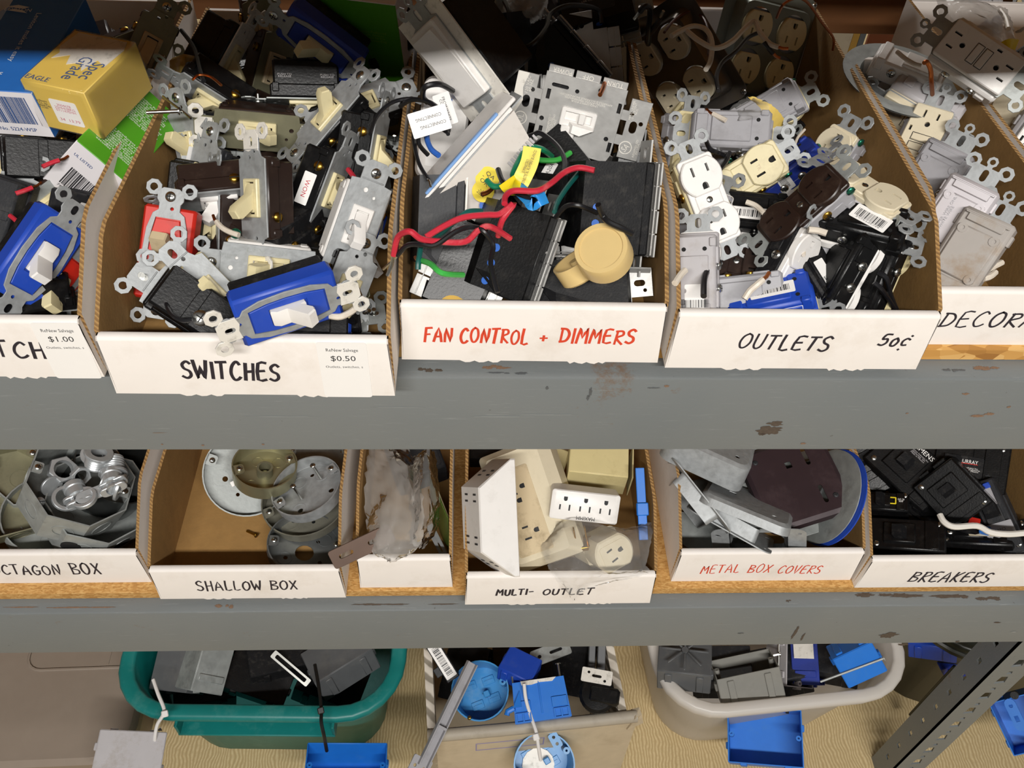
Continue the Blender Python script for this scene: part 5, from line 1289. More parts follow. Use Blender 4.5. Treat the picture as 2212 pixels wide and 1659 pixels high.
O_(1664, 668, 1.040, 12, 140, 0, 'deep blue backed outlet with a white barcode label behind the OUTLETS front', face=IVORY, body=BLUE, strap=GALV, extra=[stick(None, 40, 10, 4, 16.7, -12, 'y', 180, bar=(32, 5, 1.5)), stick(None, 34, 12, 4, 0, -22.6, '-z', 180, bar=(26, 6))])
O_(1838, 618, 1.048, 64, 128, 0, 'outlet with a glossy black paint dusted body in the front right corner', face=PWHITE, body=BLACK, strap=GALVD)
O_(1742, 612, 1.052, -58, 128, 0, 'black bodied outlet with copper ends and a slim barcode label near the front', face=PWHITE, body=BLACKM, strap=GALV, extra=[stick(None, 12, 34, 6, 3, -22.6, '-z', 90, bar=(26, 6))])
O_(1790, 570, 1.045, -20, 172, 0, 'smooth grey outlet bottom up between the two black ones', face=PWHITE, body=GREYP, strap=GALV)
O_(1600, 640, 1.028, 6, 178, 0, 'grey outlet low in the front of the OUTLETS bin', face=IVORY, body=GREYP, strap=GALV)
O_(1610, 470, 1.055, -6, 160, 0, 'black backed outlet with a barcode strip between the white and the brown ones', face=PWHITE, body=BLACK, strap=GALV, extra=[stick(None, 44, 10, 0, 4, -22.6, '-z', 180, bar=(36, 6))])
O_(1620, 520, 1.045, 12, 20, 0, 'grimy white outlet under the white duplex', face=PWHITE, body=GREYP, strap=GALV)
O_(1500, 505, 1.050, 70, 150, 0, 'light grey outlet on edge by the left wall of the OUTLETS bin', face=PWHITE, body=GREYP, strap=GALV)
O_(1700, 600, 1.035, 64, 60, 0, 'white faced outlet on edge near the front middle of the OUTLETS bin', face=PWHITE, body=BLACKM, strap=GALV)
O_(1815, 360, 1.060, 60, -30, 0, 'cream outlet in the shade behind the face up one', face=CREAM, body=GREYP, strap=GALV)
O_(1480, 330, 1.060, 84, 40, 0, 'ivory outlet on edge under the left end of the grey back', face=IVORY, body=GREYP, strap=GALV)
O_(1660, 250, 1.060, 30, 160, 0, 'grey outlet in the shade above the grey back', face=IVORY, body=GREYP, strap=GALVD)
O_(1880, 660, 1.025, 70, 150, 0, 'black outlet low against the right front corner', face=IVORY, body=BLACK, strap=GALV)
def f_dup(M, kw, label, group): thing('wall_outlet', label, 'outlet', M, duplex_parts(**kw), group)
OO = [dict(face=IVORY, body=GREYP), dict(face=PWHITE, body=GREYP), dict(face=BROWN, body=BLACK), dict(face=PWHITE, body=BLACK), dict(face=IVORY, body=BLACKM, strap=GALVD)]
fill(f_dup, 18, .202, .31, .045, .34, 1.028, 1.05, 41, 'outlet buried in the heap of the OUTLETS bin', 'outlets buried in the OUTLETS bin', OO)
tuck(binof('OUTLETS'))
# steel covers carrying outlets at the back
def raised_cover(w=102, h=102, rise=14, outlets=()):
    mb = MB(); a = rrect(0, 0, w, h, 12, 4); b = rrect(0, 0, w*.80, h*.80, 10, 4); c = rrect(0, 0, w*.74, h*.74, 9, 4)
    n = len(a); vs = [(x, y, 0) for x, y in a]+[(x, y, .8) for x, y in b]+[(x, y, rise) for x, y in c]
    fs = [(i, (i+1) % n, n+(i+1) % n, n+i) for i in range(n)]+[(n+i, n+(i+1) % n, 2*n+(i+1) % n, 2*n+i) for i in range(n)]
    mb.add(vs, fs); mb.add([(x, y, -1) for x, y in a]+[(x, y, -.2) for x, y in b]+[(x, y, rise-1) for x, y in c], [f[::-1] for f in fs])
    mb.add([(x, y, z) for z in (-1, 0) for x, y in a], [(i, (i+1) % n, n+(i+1) % n, n+i) for i in range(n)])
    mb.prism(c, rise-1, rise, [circ(x, y, 18.2, 24) for x, y in outlets])
    return mb.mesh('raised_cover')
def outlet_pair(M, fc, both=True, back=True):
    """receptacle held behind a cover: its faces show through the round openings"""
    return M
BRONZE = mat('dark_bronze_steel', '6a635c', .3, .7, var=.12, dirt='8a7a50', damt=.3, dscale=20)
CV = mat('worn_cover_steel', '787c72', .4, .6, var=.15, dirt='4c4a3c', damt=.5, dscale=15)
def cover_thing(name, label, M, m, spots, fc, w, h, rise=14, facing=1):
    P = [('cover', raised_cover(w, h, rise, spots), m)]
    dup_ = duplex_parts(face=fc, body=GREYP)
    fme = [p for p in dup_ if p[0] == 'outlet_face'][0][1]
    hb = cached('cvb', lambda: MB().box((0, 0, -12), (68, 32, 20), 2).box((0, 0, -2), (72, 30, 3), 1).mesh('receptacle'))
    xs = sorted(set(round(x) for x, y in spots))
    for x in xs:
        Mx = T(x/1000, 0, (rise-3)/1000, rz=90)
        P.append(('receptacle', moved(hb, Mx), GREYP, [('outlet_face', moved(p[1], Mx), p[2]) for p in dup_ if p[0] == 'outlet_face']))
    for sx in (-1, 1): P.append(('corner_screw', moved(screw_mesh(3, 1.6), T(sx*w/2200, sx*h/2200, .0005)), [CHROME, HOLE]))
    return thing(name, label, 'outlet cover', M, P)
cover_thing('covered_outlet', 'dark bronze raised cover with four ivory outlets leaning on the left wall at the back', pose(1470, 138, 1.085, -60, 40, 8), BRONZE, [(-23, -19.45), (-23, 19.45), (23, -19.45), (23, 19.45)], CREAM, 116, 104)
cover_thing('covered_outlet', 'big grey square steel cover with ivory outlets standing at the back of the OUTLETS bin', pose(1640, 106, 1.088, -12, 0, 38), CV, [(-22, -19.45), (-22, 19.45), (22, -19.45), (22, 19.45)], IVORY, 112, 112)
W_('white_lead', 'pinkish white lead looped behind the bronze cover', 'wire', pxw([(1450, 78), (1475, 64), (1500, 56), (1525, 64), (1538, 90), (1535, 130), (1525, 150)], 1.15), .0022, WIREW)
W_('white_lead', 'pinkish white lead arching across the square steel cover', 'wire', pxw([(1485, 68), (1510, 88), (1545, 104), (1580, 90), (1608, 62), (1630, 46), (1642, 70), (1662, 94), (1682, 102)], 1.165), .0022, WIREW, (1,))
W_('brown_lead', 'thin brown lead rising behind the bronze cover', 'wire', pxw([(1435, 70), (1455, 45), (1485, 26), (1510, 30), (1528, 60), (1530, 120)], 1.14), .0013, mat('brown_wire', '5a3322', .4))
W_('black_lead', 'black lead crossing the square steel cover', 'wire', pxw([(1640, 70), (1615, 82), (1590, 110), (1560, 135), (1548, 165), (1552, 196)], 1.155), .0018, WIREK)
W_('black_lead', 'short black lead hanging on the square steel cover', 'wire', pxw([(1650, 92, 1.165), (1660, 104, 1.162), (1670, 115, 1.158)], 1.16), .002, WIREK, (1,))
W_('copper_tail', 'long bare copper wire bent over the right wall of the OUTLETS bin', 'wire', pxw([(1678, 38, 1.17), (1692, 10, 1.19), (1720, -4, 1.19), (1745, 6, 1.18), (1775, 48, 1.15), (1800, 82, 1.125), (1799, 108, 1.11)], 1.14), .0012, COPPER)
W_('white_lead', 'white lead stub between the covers and the grey back', 'wire', pxw([(1540, 246), (1556, 254), (1568, 260)], 1.11), .0022, WIREW, (0,))
W_('white_lead', 'white lead stub under the brown outlet', 'wire', pxw([(1612, 436), (1632, 444), (1650, 460)], 1.085), .0022, WIREW)
W_('white_lead', 'long cut white lead in the front middle of the OUTLETS bin', 'wire', pxw([(1608, 646, 1.06), (1620, 628, 1.065), (1636, 614, 1.07), (1648, 604, 1.072)], 1.06), .0026, WIREW, (1,))
W_('white_lead', 'cut cream lead stub right of the brown outlet', 'wire', pxw([(1746, 496), (1766, 498), (1786, 504)], 1.098), .0026, WIREW)
W_('white_lead', 'thin white lead between the brown and the grey outlets', 'wire', pxw([(1734, 506), (1737, 530), (1736, 552)], 1.075), .0016, WIREW)
W_('white_lead', 'white lead end by the grey outlet with the barcode', 'wire', pxw([(1458, 612), (1470, 594), (1480, 584)], 1.085), .0026, WIREW)
W_('black_lead', 'black lead curving down the right front corner', 'wire', pxw([(1898, 588, 1.07), (1915, 602, 1.068), (1925, 640, 1.05), (1938, 672, 1.03)], 1.06), .002, WIREK)
W_('black_lead', 'second black lead in the right front corner', 'wire', pxw([(1888, 610, 1.07), (1905, 626, 1.065), (1925, 655, 1.045), (1936, 674, 1.03)], 1.06), .002, WIREK)
W_('black_lead', 'black lead lying on the grey back', 'wire', pxw([(1526, 306, 1.105), (1534, 322, 1.105), (1552, 330, 1.1), (1566, 336, 1.1)], 1.1), .002, WIREK)
W_('black_lead', 'black lead hanging between the grey back and the ivory face', 'wire', pxw([(1576, 330), (1568, 350), (1556, 366)], 1.098), .002, WIREK)
W_('white_lead', 'thin white lead hooked at the right of the heap', 'wire', pxw([(1718, 310), (1724, 296), (1738, 280)], 1.10), .0012, WIREW)
W_('black_lead', 'black lead curved under the white duplex', 'wire', pxw([(1520, 640), (1522, 600), (1535, 575), (1556, 566)], 1.068), .0024, WIREK)
YP = YP_ = mat('yellow_kraft_paper', 'd0b45c', .5)
bag_sheet('paper_insert', 'crinkled yellow paper slip in clear wrap behind the grey back', [[(1618, 210, 1.12), (1636, 202, 1.125)], [(1640, 240, 1.115), (1668, 226, 1.12)], [(1662, 268, 1.105), (1690, 250, 1.11)], [(1690, 292, 1.09), (1706, 275, 1.095)]], YP, 'paper', .0006, 5)
bag_sheet('plastic_bag', 'clear wrap bag between the two steel covers', [[(1612, 200, 1.12), (1660, 224, 1.128)], [(1590, 226, 1.115), (1650, 248, 1.125)], [(1566, 256, 1.105), (1630, 262, 1.118)]], CLEARF, seed=6, rough=.001)

# ------------------------------------------------------------------ narrow bin of wide outlets, and the bin at the right end
R_ = deco
mark()
def round_cover():
    mb = MB(); mb.lathe([(58, 0), (57, 1.2), (41, 1.6), (38, 14), (36, 16), (20, 16)], 48, close=False); mb.lathe([(58, -.6), (41, .6), (37.2, 14), (20, 15)], 48, close=False)
    mb.prism(circ(0, 0, 38, 32), 14.5, 15.6, [rect(0, 0, 66, 30)]); return mb.mesh('cover')
RC = thing('covered_outlet', 'round galvanised cover with an outlet fixed through it lying upside down in the narrow bin', 'outlet cover', pose(1950, 172, 1.100, -22, 118, 0),
  [('cover', round_cover(), GALVD), ('receptacle', MB().box((0, 0, -8), (66, 32, 20), 2).box((-26, 0, -14), (8, 34, 12), 1).box((10, 0, -19), (34, 26, 4), 1).mesh('receptacle'), PWHITE),
   ('terminal_screw', moved(screw_mesh(4, 2.6), T(-.012, .0165, -.010, rx=-90)), [CHROME, HOLE])])
W_('copper_tail', 'bent bare copper end standing on the round cover', 'wire', pxw([(2014, 204, 1.14), (2012, 176, 1.16), (2010, 150, 1.17), (2002, 134, 1.175), (1996, 136, 1.175)], 1.15), .0018, COPPER)
W_('brown_lead', 'pinkish lead along the back of the narrow bin', 'wire', pxw([(1938, 112), (1955, 126), (1975, 138), (1990, 142)], 1.13), .002, WIREW)
R_(1984, 312, 1.075, 72, -8, 14, 'yellowed ivory wide outlet with test buttons under the round cover', face=CREAM, body=LGREY)
R_(1952, 256, 1.080, -30, 50, 0, 'wide outlet with a yellow dot tilted just under the round cover', face=CREAM, body=LGREY)
R_(2014, 398, 1.055, 62, 170, 0, 'translucent grey wide outlet bottom up in the middle of the narrow bin', face=PWHITE, body=GREYP)
R_(2058, 478, 1.062, 62, 176, 0, 'pale silver wide outlet bottom up with print on its back and flat plate ears', face=PWHITE, body=mat('pale_silver_plastic', 'c0bbbe', .35, .2, var=.04), extra=[typed_part('USE COPPER WIRE ONLY\nWHITE WIRE', 2.2, 40, 0, -6, -26.7, '-z', 0, GREYP)])
R_(2082, 578, 1.040, 62, 172, 0, 'rust stained grey wide outlet bottom up behind the DECORA front', face=PWHITE, body=mat('stained_grey_plastic', 'aaa49e', .5, var=.06, dirt='8a6a3c', damt=.6, dscale=30))
W_('white_lead', 'cut cream lead sticking out right above the stained outlet', 'wire', pxw([(2134, 582), (2150, 574), (2164, 567)], 1.055), .0026, WIREW, (1,), el=.002)
W_('white_lead', 'lower cut cream lead sticking out of the stained outlet', 'wire', pxw([(2124, 602), (2138, 598), (2150, 588)], 1.05), .0026, WIREW, (1,), el=.002)
W_('black_lead', 'black lead bundle beside the silver outlet back', 'wire', pxw([(2002, 448), (2015, 460), (2028, 452)], 1.075), .002, WIREK, (1,))
W_('black_lead', 'black leads squeezed between the silver and the stained backs', 'wire', pxw([(2032, 560), (2050, 550), (2072, 536)], 1.055), .0024, WIREK, (1,))
single('loose_screw', 'loose zinc screw lying beside the yellowed wide outlet', 'screw', screw_mesh(3.4, 2, 22, True, 1.6), [CHROME, HOLE], pose(2036, 330, 1.075, 0, 50, -24))
def f_deco(M, kw, label, group): thing('rectangular_outlet', label, 'outlet', M, deco_parts(**kw), group)
fill(f_deco, 3, .405, .420, .10, .27, 1.03, 1.035, 51, 'wide outlet buried in the narrow bin', 'outlets buried in the narrow bin', [dict(body=LGREY), dict(body=GREYP)], .06)
tuck(binof('DECORA'), ('round galvanised',))
R_(2112, 126, 1.15, -32, -14, 0, 'large white wide outlet with test buttons lying on the wall of the right end bin', face=PWHITE, body=PWHITE, strap=GALVD)
R_(2206, 240, 1.090, 80, 158, 0, 'ivory wide outlet bottom up cut by the picture edge', face=CREAM, body=CREAM)
R_(2215, 335, 1.085, 62, 10, 0, 'white wide outlet at the right picture edge', face=PWHITE, body=LGREY)
R_(2230, 150, 1.085, 40, 170, 0, 'dark backed wide outlet behind the large white one', face=PWHITE, body=CHAR)
R_(2090, 50, 1.070, 10, 160, 0, 'wide outlet wrapped in a cloudy bag at the back of the right end bin', face=PWHITE, body=LGREY)
bag_sheet('plastic_bag', 'cloudy bag with a screw at the back of the right end bin', [[(2020, 2, 1.13), (2090, 4, 1.14), (2170, 12, 1.13)], [(2035, 50, 1.12), (2100, 55, 1.15), (2190, 60, 1.12)], [(2050, 100, 1.10), (2120, 110, 1.13), (2195, 110, 1.10)]], SMOKEF, seed=8)
strip_tag('wire_tag', 'small yellow tag behind the large white wide outlet', [(2164, 106, 1.15), (2180, 98, 1.155), (2196, 100, 1.15)], 1.15, 11, mat('yellow_tag', 'e6cf1e', .4), '')
W_('white_lead', 'pale lead hooked over the back of the right end bin', 'wire', pxw([(2160, 22), (2172, 40), (2178, 62)], 1.13), .0022, WIREW)
# ================================================================== lower row: octagon boxes
mark()
ZINC = mat('bright_zinc_casting', 'b4b8ba', .36, .5, var=.12, nscale=120, rvar=.1)
def octagon_mesh(w=102, h=54, m=None, kos=(), round_=False):
    mb = MB(); n = 8 if not round_ else 32
    r = w/2/cos(pi/8) if n == 8 else w/2
    a = circ(0, 0, r, n, pi/8); b = circ(0, 0, r*.97, n, pi/8); i1 = circ(0, 0, r-1.6, n, pi/8); i0 = circ(0, 0, r*.97-1.6, n, pi/8)
    N = n; vs = [(x, y, -h) for x, y in b]+[(x, y, 0) for x, y in a]+[(x, y, 0) for x, y in i1]+[(x, y, -h+1.6) for x, y in i0]
    fs = [tuple(range(N))[::-1], tuple(range(3*N, 4*N))]+[(k*N+i, k*N+(i+1) % N, (k+1)*N+(i+1) % N, (k+1)*N+i) for k in range(3) for i in range(N)]
    mb.add(vs, fs)
    d = w/2
    for k in range(8):      # knock-out rings stamped in the walls and the floor
        a_ = pi/4*k; M = Matrix.Rotation(a_, 4, 'Z') @ Matrix.Translation((d*.985+.4, 0, -h*.5)) @ Matrix.Rotation(pi/2, 4, 'Y')
        if round_ : continue
        mb.at(M); mb.prism(circ(0, 0, 11.2, 24), -.2, .35, [circ(0, 0, 10.2, 24)]); mb.at(None)
    for x, y in ((22, 0), (-22, 0), (0, 24), (0, -24)): mb.prism(circ(x, y, 11, 20), -h+1.6, -h+2.1, [circ(x, y, 10, 20)])
    for x, y in ((22, 0), (-22, 0)): pass
    return mb.mesh('octagon_box', ang=30)
def ko_hole(k, h, w=102, off=0, r=10.2):
    a_ = pi/4*k; M = Matrix.Rotation(a_, 4, 'Z') @ Matrix.Translation((w/2*.985+1.2, off, -h*.5)) @ Matrix.Rotation(pi/2, 4, 'Y')
    mb = MB(M); mb.prism(circ(0, 0, r, 24), -1.2, 0); return mb.mesh('knockout_hole')
def lug(sx, h, w=102):
    mb = MB(); x = sx*(w/2-6); mb.prism(rrect(x, 0, 11, 13, 2), -1.4, 0, [circ(x-sx*1, 0, 2.2, 10)]); mb.box((sx*(w/2-1.6), 0, -6), (1.4, 13, 12)); return mb.mesh('lug')
def octagon(label, M, m, h=54, w=102, holes=(), extra=(), rnd_=False, lugs=True):
    P = [('box_shell', cached(('oct', w, h, rnd_), lambda: octagon_mesh(w, h, None, (), rnd_)), m)]
    for k, off in holes: P.append(('knockout_hole', ko_hole(k, h, w, off), HOLE))
    if lugs:
        for sx in (-1, 1): P.append(('lug', cached(('lug', sx, w), lambda: lug(sx, h, w)), m, [('screw', put(screw_mesh(3.6, 2, 8), T(sx*(w/2-7), 0, .4), 'lg'), [CHROME, HOLE])]))
    return thing('octagon_box', label, 'junction box', M, P+list(extra))
octagon('galvanised octagon box full of loose connectors with a yellow price sticker', pose(178, 1036, .728, -14, -30, 6), GALVD, 50, 102,
  extra=[stick(None, 10, 15, 44, 14, -7, '-x', 90, text=(('1.85', 3.4, 9, 0, 0),), m=PAPER), stick(None, 9, 6.5, 43.4, 14, -17, '-x', 90, m=mat('yellow_sticker', 'e8d02c', .5), text=(('1.85', 3.4, 7),))])
octagon('galvanised octagon box with two open knockouts under the full one', pose(232, 1084, .702, -12, -26, 6), GALVD, 54, 104, holes=((6, -12), (6, 14), (7, 0)))
octagon('yellowed octagon box cut by the left picture edge', pose(4, 1052, .706, 62, -8, 14), OLIVE, 36, 104)
octagon('grey round pan lying flat under the octagon boxes', pose(110, 1160, .648, 0, -28, 0), GALVD, 20, 104, rnd_=True, lugs=False)
octagon('dark shiny round box at the right wall of the OCTAGON BOX bin', pose(318, 1008, .700, 0, -34, 24), mat('dark_shiny_steel', '5d605f', .25, .8, var=.1), 44, 96, rnd_=True, lugs=False)
octagon('dark octagon box behind the yellowed one', pose(70, 1000, .670, 0, -20, 0), GALVD, 40, 100)
def locknut(r=13, h=5):
    mb = MB(); mb.prism(circ(0, 0, r, 6), 0, h, [circ(0, 0, r*.66, 18)], ch=.8); return mb.mesh('nut')
def coupling(r=11, L=17):
    mb = MB(); mb.lathe([(r*.72, 0), (r, 0)]+[(r+(.8 if k % 2 else -.2), 1.2+k*1.4) for k in range(int(L/1.4))]+[(r, L), (r*.76, L), (r*.72, 0)], 24, close=False); mb.prism(circ(0, 0, r*1.35, 24), L, L+3, [circ(0, 0, r*.74, 18)], ch=.5); return mb.mesh('coupling')
def clampc():
    mb = MB(); mb.lathe([(8, 0), (11, 0), (11, 6), (10, 7), (10, 16), (8, 16), (8, 0)], 22, close=False); mb.prism(rrect(0, 0, 30, 14, 5), 16, 19, [circ(0, 0, 8, 16)], ch=.6); mb.prism(rrect(0, 0, 28, 12, 5), 23, 26, [circ(0, 0, 7.5, 16)], ch=.6); return mb.mesh('clamp_body')
CN = [('locknut', 'big hexagonal zinc locknut at the top left of the connectors', 'nut', lambda: locknut(15, 9), 132, 1018, 20, -10, 20), ('conduit_coupling', 'ribbed zinc coupling in the middle of the connectors', 'connector', coupling, 206, 1006, 30, -40, 30),
      ('knockout_slug', 'round zinc disc at the top of the connectors', 'disc', lambda: MB().cyl((0, 0, 0), 12.5, 2.4, 24, ch=.4).mesh('disc'), 200, 982, 10, -20, 0), ('conduit_coupling', 'ribbed zinc coupling at the top right of the connectors', 'connector', coupling, 244, 990, -20, 60, 20),
      ('cable_clamp', 'zinc cable clamp lying in the centre front of the connectors', 'connector', clampc, 158, 1050, 25, 50, 0), ('cable_clamp', 'zinc cable clamp under the price sticker', 'connector', clampc, 240, 1022, 40, 40, -20),
      ('locknut', 'ring shaped locknut at the front of the connectors', 'nut', lambda: MB().prism(circ(0, 0, 14, 24), 0, 4, [circ(0, 0, 10.4, 24)], ch=.6).mesh('nut'), 142, 1078, 0, -24, 10), ('locknut', 'ring shaped locknut right of the front one', 'nut', lambda: MB().prism(circ(0, 0, 13, 24), 0, 5, [circ(0, 0, 9.4, 24)], ch=.6).mesh('nut'), 184, 1078, 20, -40, -10),
      ('pipe_strap', 'flat zinc strap with a hole across the front of the connectors', 'strap', lambda: MB().prism(slot(0, 0, 48, 13, 6), 0, 2, [circ(17, 0, 3.2, 12)], ch=.3).mesh('strap'), 214, 1062, 26, -10, 14), ('locknut', 'small hexagonal locknut beside the big one', 'nut', lambda: locknut(11, 6), 172, 1026, 50, 30, 0),
      ('loose_screw', 'slotted screw on the left rim of the full octagon box', 'screw', lambda: screw_mesh(5, 3, 10, False, 2), 86, 1084, 10, 0, 0), ('conduit_coupling', 'short ribbed coupling lying on its side at the right of the connectors', 'connector', coupling, 222, 1040, 70, 80, 0),
      ('knockout_slug', 'dull disc tipped against the left wall of the connectors', 'disc', lambda: MB().cyl((0, 0, 0), 11.5, 2.4, 24, ch=.4).mesh('disc'), 112, 1050, 0, 30, 30)]
for nm, lb, ct, fn, px, py, a_, tx, ty in CN:
    me = fn(); single(nm, lb, ct, me, [ZINC, HOLE], pose(px, py, .727, a_, tx, ty))
tuck(binof('OCTAGON'), ('connectors', 'left rim', 'locknut', 'coupling', 'clamp', 'beside the big one'))
# ------------------------------------------------------------------ shallow pans
mark()
def pan_mesh(r, h, holes=(), big=None):
    mb = MB(); hs = [circ(x, y, q, 14) for x, y, q in holes]
    mb.lathe([(r, 0), (r*.985, -h+1.4), (r*.95, -h)], 44, close=False); mb.lathe([(r-1.4, 0), (r*.985-1.4, -h+1.6), (r*.94, -h+1.3)], 44, close=False)
    mb.prism(circ(0, 0, r, 44), -.25, 0, [circ(0, 0, r-1.5, 44)]); mb.prism(circ(0, 0, r*.96, 44), -h, -h+1.3, hs)
    for x, y in ((r*.5, r*.35), (-r*.5, -r*.3), (-r*.1, r*.55)): mb.prism(circ(x, y, r*.2, 18), -h+1.3, -h+1.8, [circ(x, y, r*.18, 18)])
    return mb.mesh('pan')
HS = ((12, 22, 2.6), (-12, 22, 2.6), (20, -14, 3.2), (-20, -14, 3.2), (0, -26, 2.2), (28, 6, 2.2))
def pan(label, M, m, r, h, holes=HS, extra=()):
    def lg(s):
        mb = MB(); mb.prism(rrect(s*(r-7), 0, 12, 13, 3), -1.4, 0, [circ(s*(r-8), 0, 2.2, 10)]); mb.box((s*(r-1.8), 0, -h/2), (1.6, 13, h)); return mb.mesh('lug')
    return thing('pancake_box', label, 'junction box', M, [('pan', pan_mesh(r, h, holes), m)]+[('lug', lg(s), m, [('screw', moved(screw_mesh(3.2, 2, 8), T(s*(r-8)/1000, 0, .0006)), [CHROME, HOLE])]) for s in (-1, 1)]+list(extra))
pan('wide grey pan leaning on the back of the SHALLOW BOX bin', pose(535, 1022, .672, -20, -4, 4), GALVD, 50, 17, extra=[('dark_hole', MB().prism(circ(0, 18, 13, 24), -15.6, -15.2).mesh('dark_hole'), HOLE)])
pan('yellowed pan with a threaded boss stacked on the wide grey pan', pose(572, 1002, .700, 18, -38, 10), mat('yellowed_cast_zinc', 'a39f80', .35, .7, var=.1), 36, 20, ((10, 12, 2),), extra=[('boss', MB().lathe([(9, -19), (9, -6), (6.5, -6), (6.5, -18)], 24, close=False).mesh('boss'), OLIVE)])
pan('small pan with two long screws standing in it', pose(662, 1048, .694, 34, -44, 0), GALV, 41, 16, HS[:4], extra=[('long_screw', moved(screw_mesh(3.2, 2, 24, True, 1.6), T(x/1000, y/1000, .014)), [CHROME, HOLE]) for x, y in ((18, 6), (-12, -4))])
pan('broad dull pan under the small one with the screws', pose(690, 1076, .658, 22, -34, 0), mat('dull_yellow_steel', '89877a', .45, .5, var=.14, dirt='4f4c3c', damt=.4, dscale=20), 50, 15)
pan('dark pan with a big round centre hole in the front of the SHALLOW BOX bin', pose(660, 1172, .660, -4, -34, 0), mat('dark_galvanised', '6f7272', .42, .5, var=.12, dirt='bcbcb4', damt=.2, dscale=12), 42, 16, ((0, -4, 10.5),)+((14, 12, 2.2), (-14, 12, 2.2), (18, -16, 2.4), (-20, -12, 2.4), (-8, 20, 2.6)))
pan('grey pan tucked against the upper right of the SHALLOW BOX bin', pose(692, 972, .668, 0, -34, 0), GALVD, 40, 14)
single('loose_screw', 'single brass screw on the bare floor of the SHALLOW BOX bin', 'screw', screw_mesh(3, 2, 13, False, 1.5), [BRASS, HOLE], flat(*at_z(553, 1157, .6265), 60, 84))
single('loose_screw', 'square white chip on the wide grey pan', 'chip', MB().box((0, 0, 0), (7, 6, 1.5), .3).mesh('chip'), PWHITE, pose(505, 1044, .672, 30, 0, 0))
tuck(binof('SHALLOW'), ('chip',))
# ------------------------------------------------------------------ narrow bin with bags
mark()
bag_sheet('plastic_bag', 'cloudy crinkled bag hanging over the front of the narrow blank bin', [[(806, 960, .70), (840, 955, .715), (875, 965, .70)], [(800, 1030, .705), (850, 1020, .73), (905, 1035, .705)], [(797, 1110, .70), (850, 1110, .73), (912, 1110, .70)], [(802, 1180, .695), (850, 1175, .712), (912, 1165, .69)], [(814, 1212, .688), (858, 1216, .690), (880, 1205, .682)]], SMOKEF, seed=11, rough=.0022)
bag_sheet('plastic_bag', 'narrow folded clear bag standing right of the cloudy one', [[(905, 985, .71), (925, 975, .73), (940, 985, .71)], [(890, 1060, .71), (915, 1050, .735), (934, 1070, .71)], [(878, 1130, .70), (905, 1130, .725), (930, 1140, .695)], [(874, 1178, .69), (890, 1186, .69), (908, 1182, .68)]], CLEARF, seed=12, rough=.002)
def bent_plate(px, z, w, m, name, label):
    P = spline(pxw(px, z), 6); c = sum(P, Vector())/len(P)
    g = [[((p-c)+Vector((0, 0, w/2000)))*1000, ((p-c)-Vector((0, 0, w/2000)))*1000] for p in P]
    return single(name, label, 'cover plate', MB().sheet(g, 1).mesh(name), m, Matrix.Translation(c))
bent_plate([(936, 1030), (945, 1075), (960, 1120), (976, 1158)], .668, 70, mat('green_edged_plate', '56702f', .4, .3), 'cover_plate', 'green edged curved plate on edge by the right wall of the blank bin')
bent_plate([(928, 1020), (938, 1065), (955, 1112), (970, 1150)], .664, 64, mat('cream_edged_plate', 'b9b18a', .4, .2), 'cover_plate', 'cream edged plate pressed against the green one')
single('angle_bracket', 'thin bright bracket with a screw low in the blank bin', 'bracket', MB().prism([(-20, -6), (20, -6), (24, 0), (20, 6), (-20, 6)], 0, 1.4, [circ(-10, 0, 2.4), slot(8, 0, 12, 4)]).mesh('bracket'), GALV, pose(945, 1168, .650, -62, 50, 0))
single('outlet_box', 'dark steel box in the back of the blank bin', 'junction box', MB().box((0, 0, 0), (62, 52, 40), 2).prism(rrect(0, 0, 54, 44, 3), 20, 21.4, [circ(0, 0, 12, 20), circ(18, 12, 4), circ(-18, -12, 4)]).mesh('outlet_box'), CHAR, pose(900, 1000, .665, 20, -26, 0))
single('hanger_strap', 'brown slotted strap poking out of the left side of the blank bin', 'strap', MB().prism(rrect(0, 0, 70, 21, 3), 0, 2, [slot(-18, 0, 16, 5), slot(12, 0, 10, 5)], ch=.3).mesh('strap'), mat('brown_steel', '5d4a3f', .4, .4, var=.1), pose(782, 1180, .700, 28, 14, -10))
tuck(binof('blank'), ('slotted strap',))
# ------------------------------------------------------------------ plug adapters
mark()
def slots3(mb, x, y, z, ang=0): pass
def hextap():
    mb = MB(); a = [(-61, 22), (61, 22), (61, 17), (33, -20), (-33, -20), (-61, 17)]
    n = len(a); lo, hi = -28, 28; mb.hull([(x, y, lo) for x, y in a], [(x, y, hi-2) for x, y in a]); mb.hull([(x, y, hi-2) for x, y in a], [(x*.975, y*.94, hi) for x, y in a])
    return mb.mesh('housing')
def tap_slots():
    mb = MB()
    def pair(M):
        mb.at(M)
        for sx in (-1, 1): mb.box((sx*3.4, 0, 0), (2, 8.4, .6))
        mb.at(None)
    base = Matrix.Translation((0, -20.1, 0)) @ Matrix.Rotation(pi/2, 4, 'X')
    for x in (-22, 22):
        for z in (14, -12): pair(Matrix.Translation((x, 0, z)) @ base)
    for s in (-1, 1):
        A = Matrix.Translation((s*47, -1.5, 0)) @ Matrix.Rotation(s*math.atan2(37, 28), 4, 'Z') @ Matrix.Translation((0, -.2, 0)) @ Matrix.Rotation(pi/2, 4, 'X')
        for z in (14, -12): pair(A @ Matrix.Translation((0, z, 0)))
    return mb.mesh('plug_slots')
thing('outlet_tap', 'white six way plug tap standing on end at the left of the MULTI-OUTLET bin', 'plug adapter', pose(1056, 1118, .716, -86, -20, 4), [('housing', hextap(), PWHITE), ('plug_slots', tap_slots(), CHAR)])
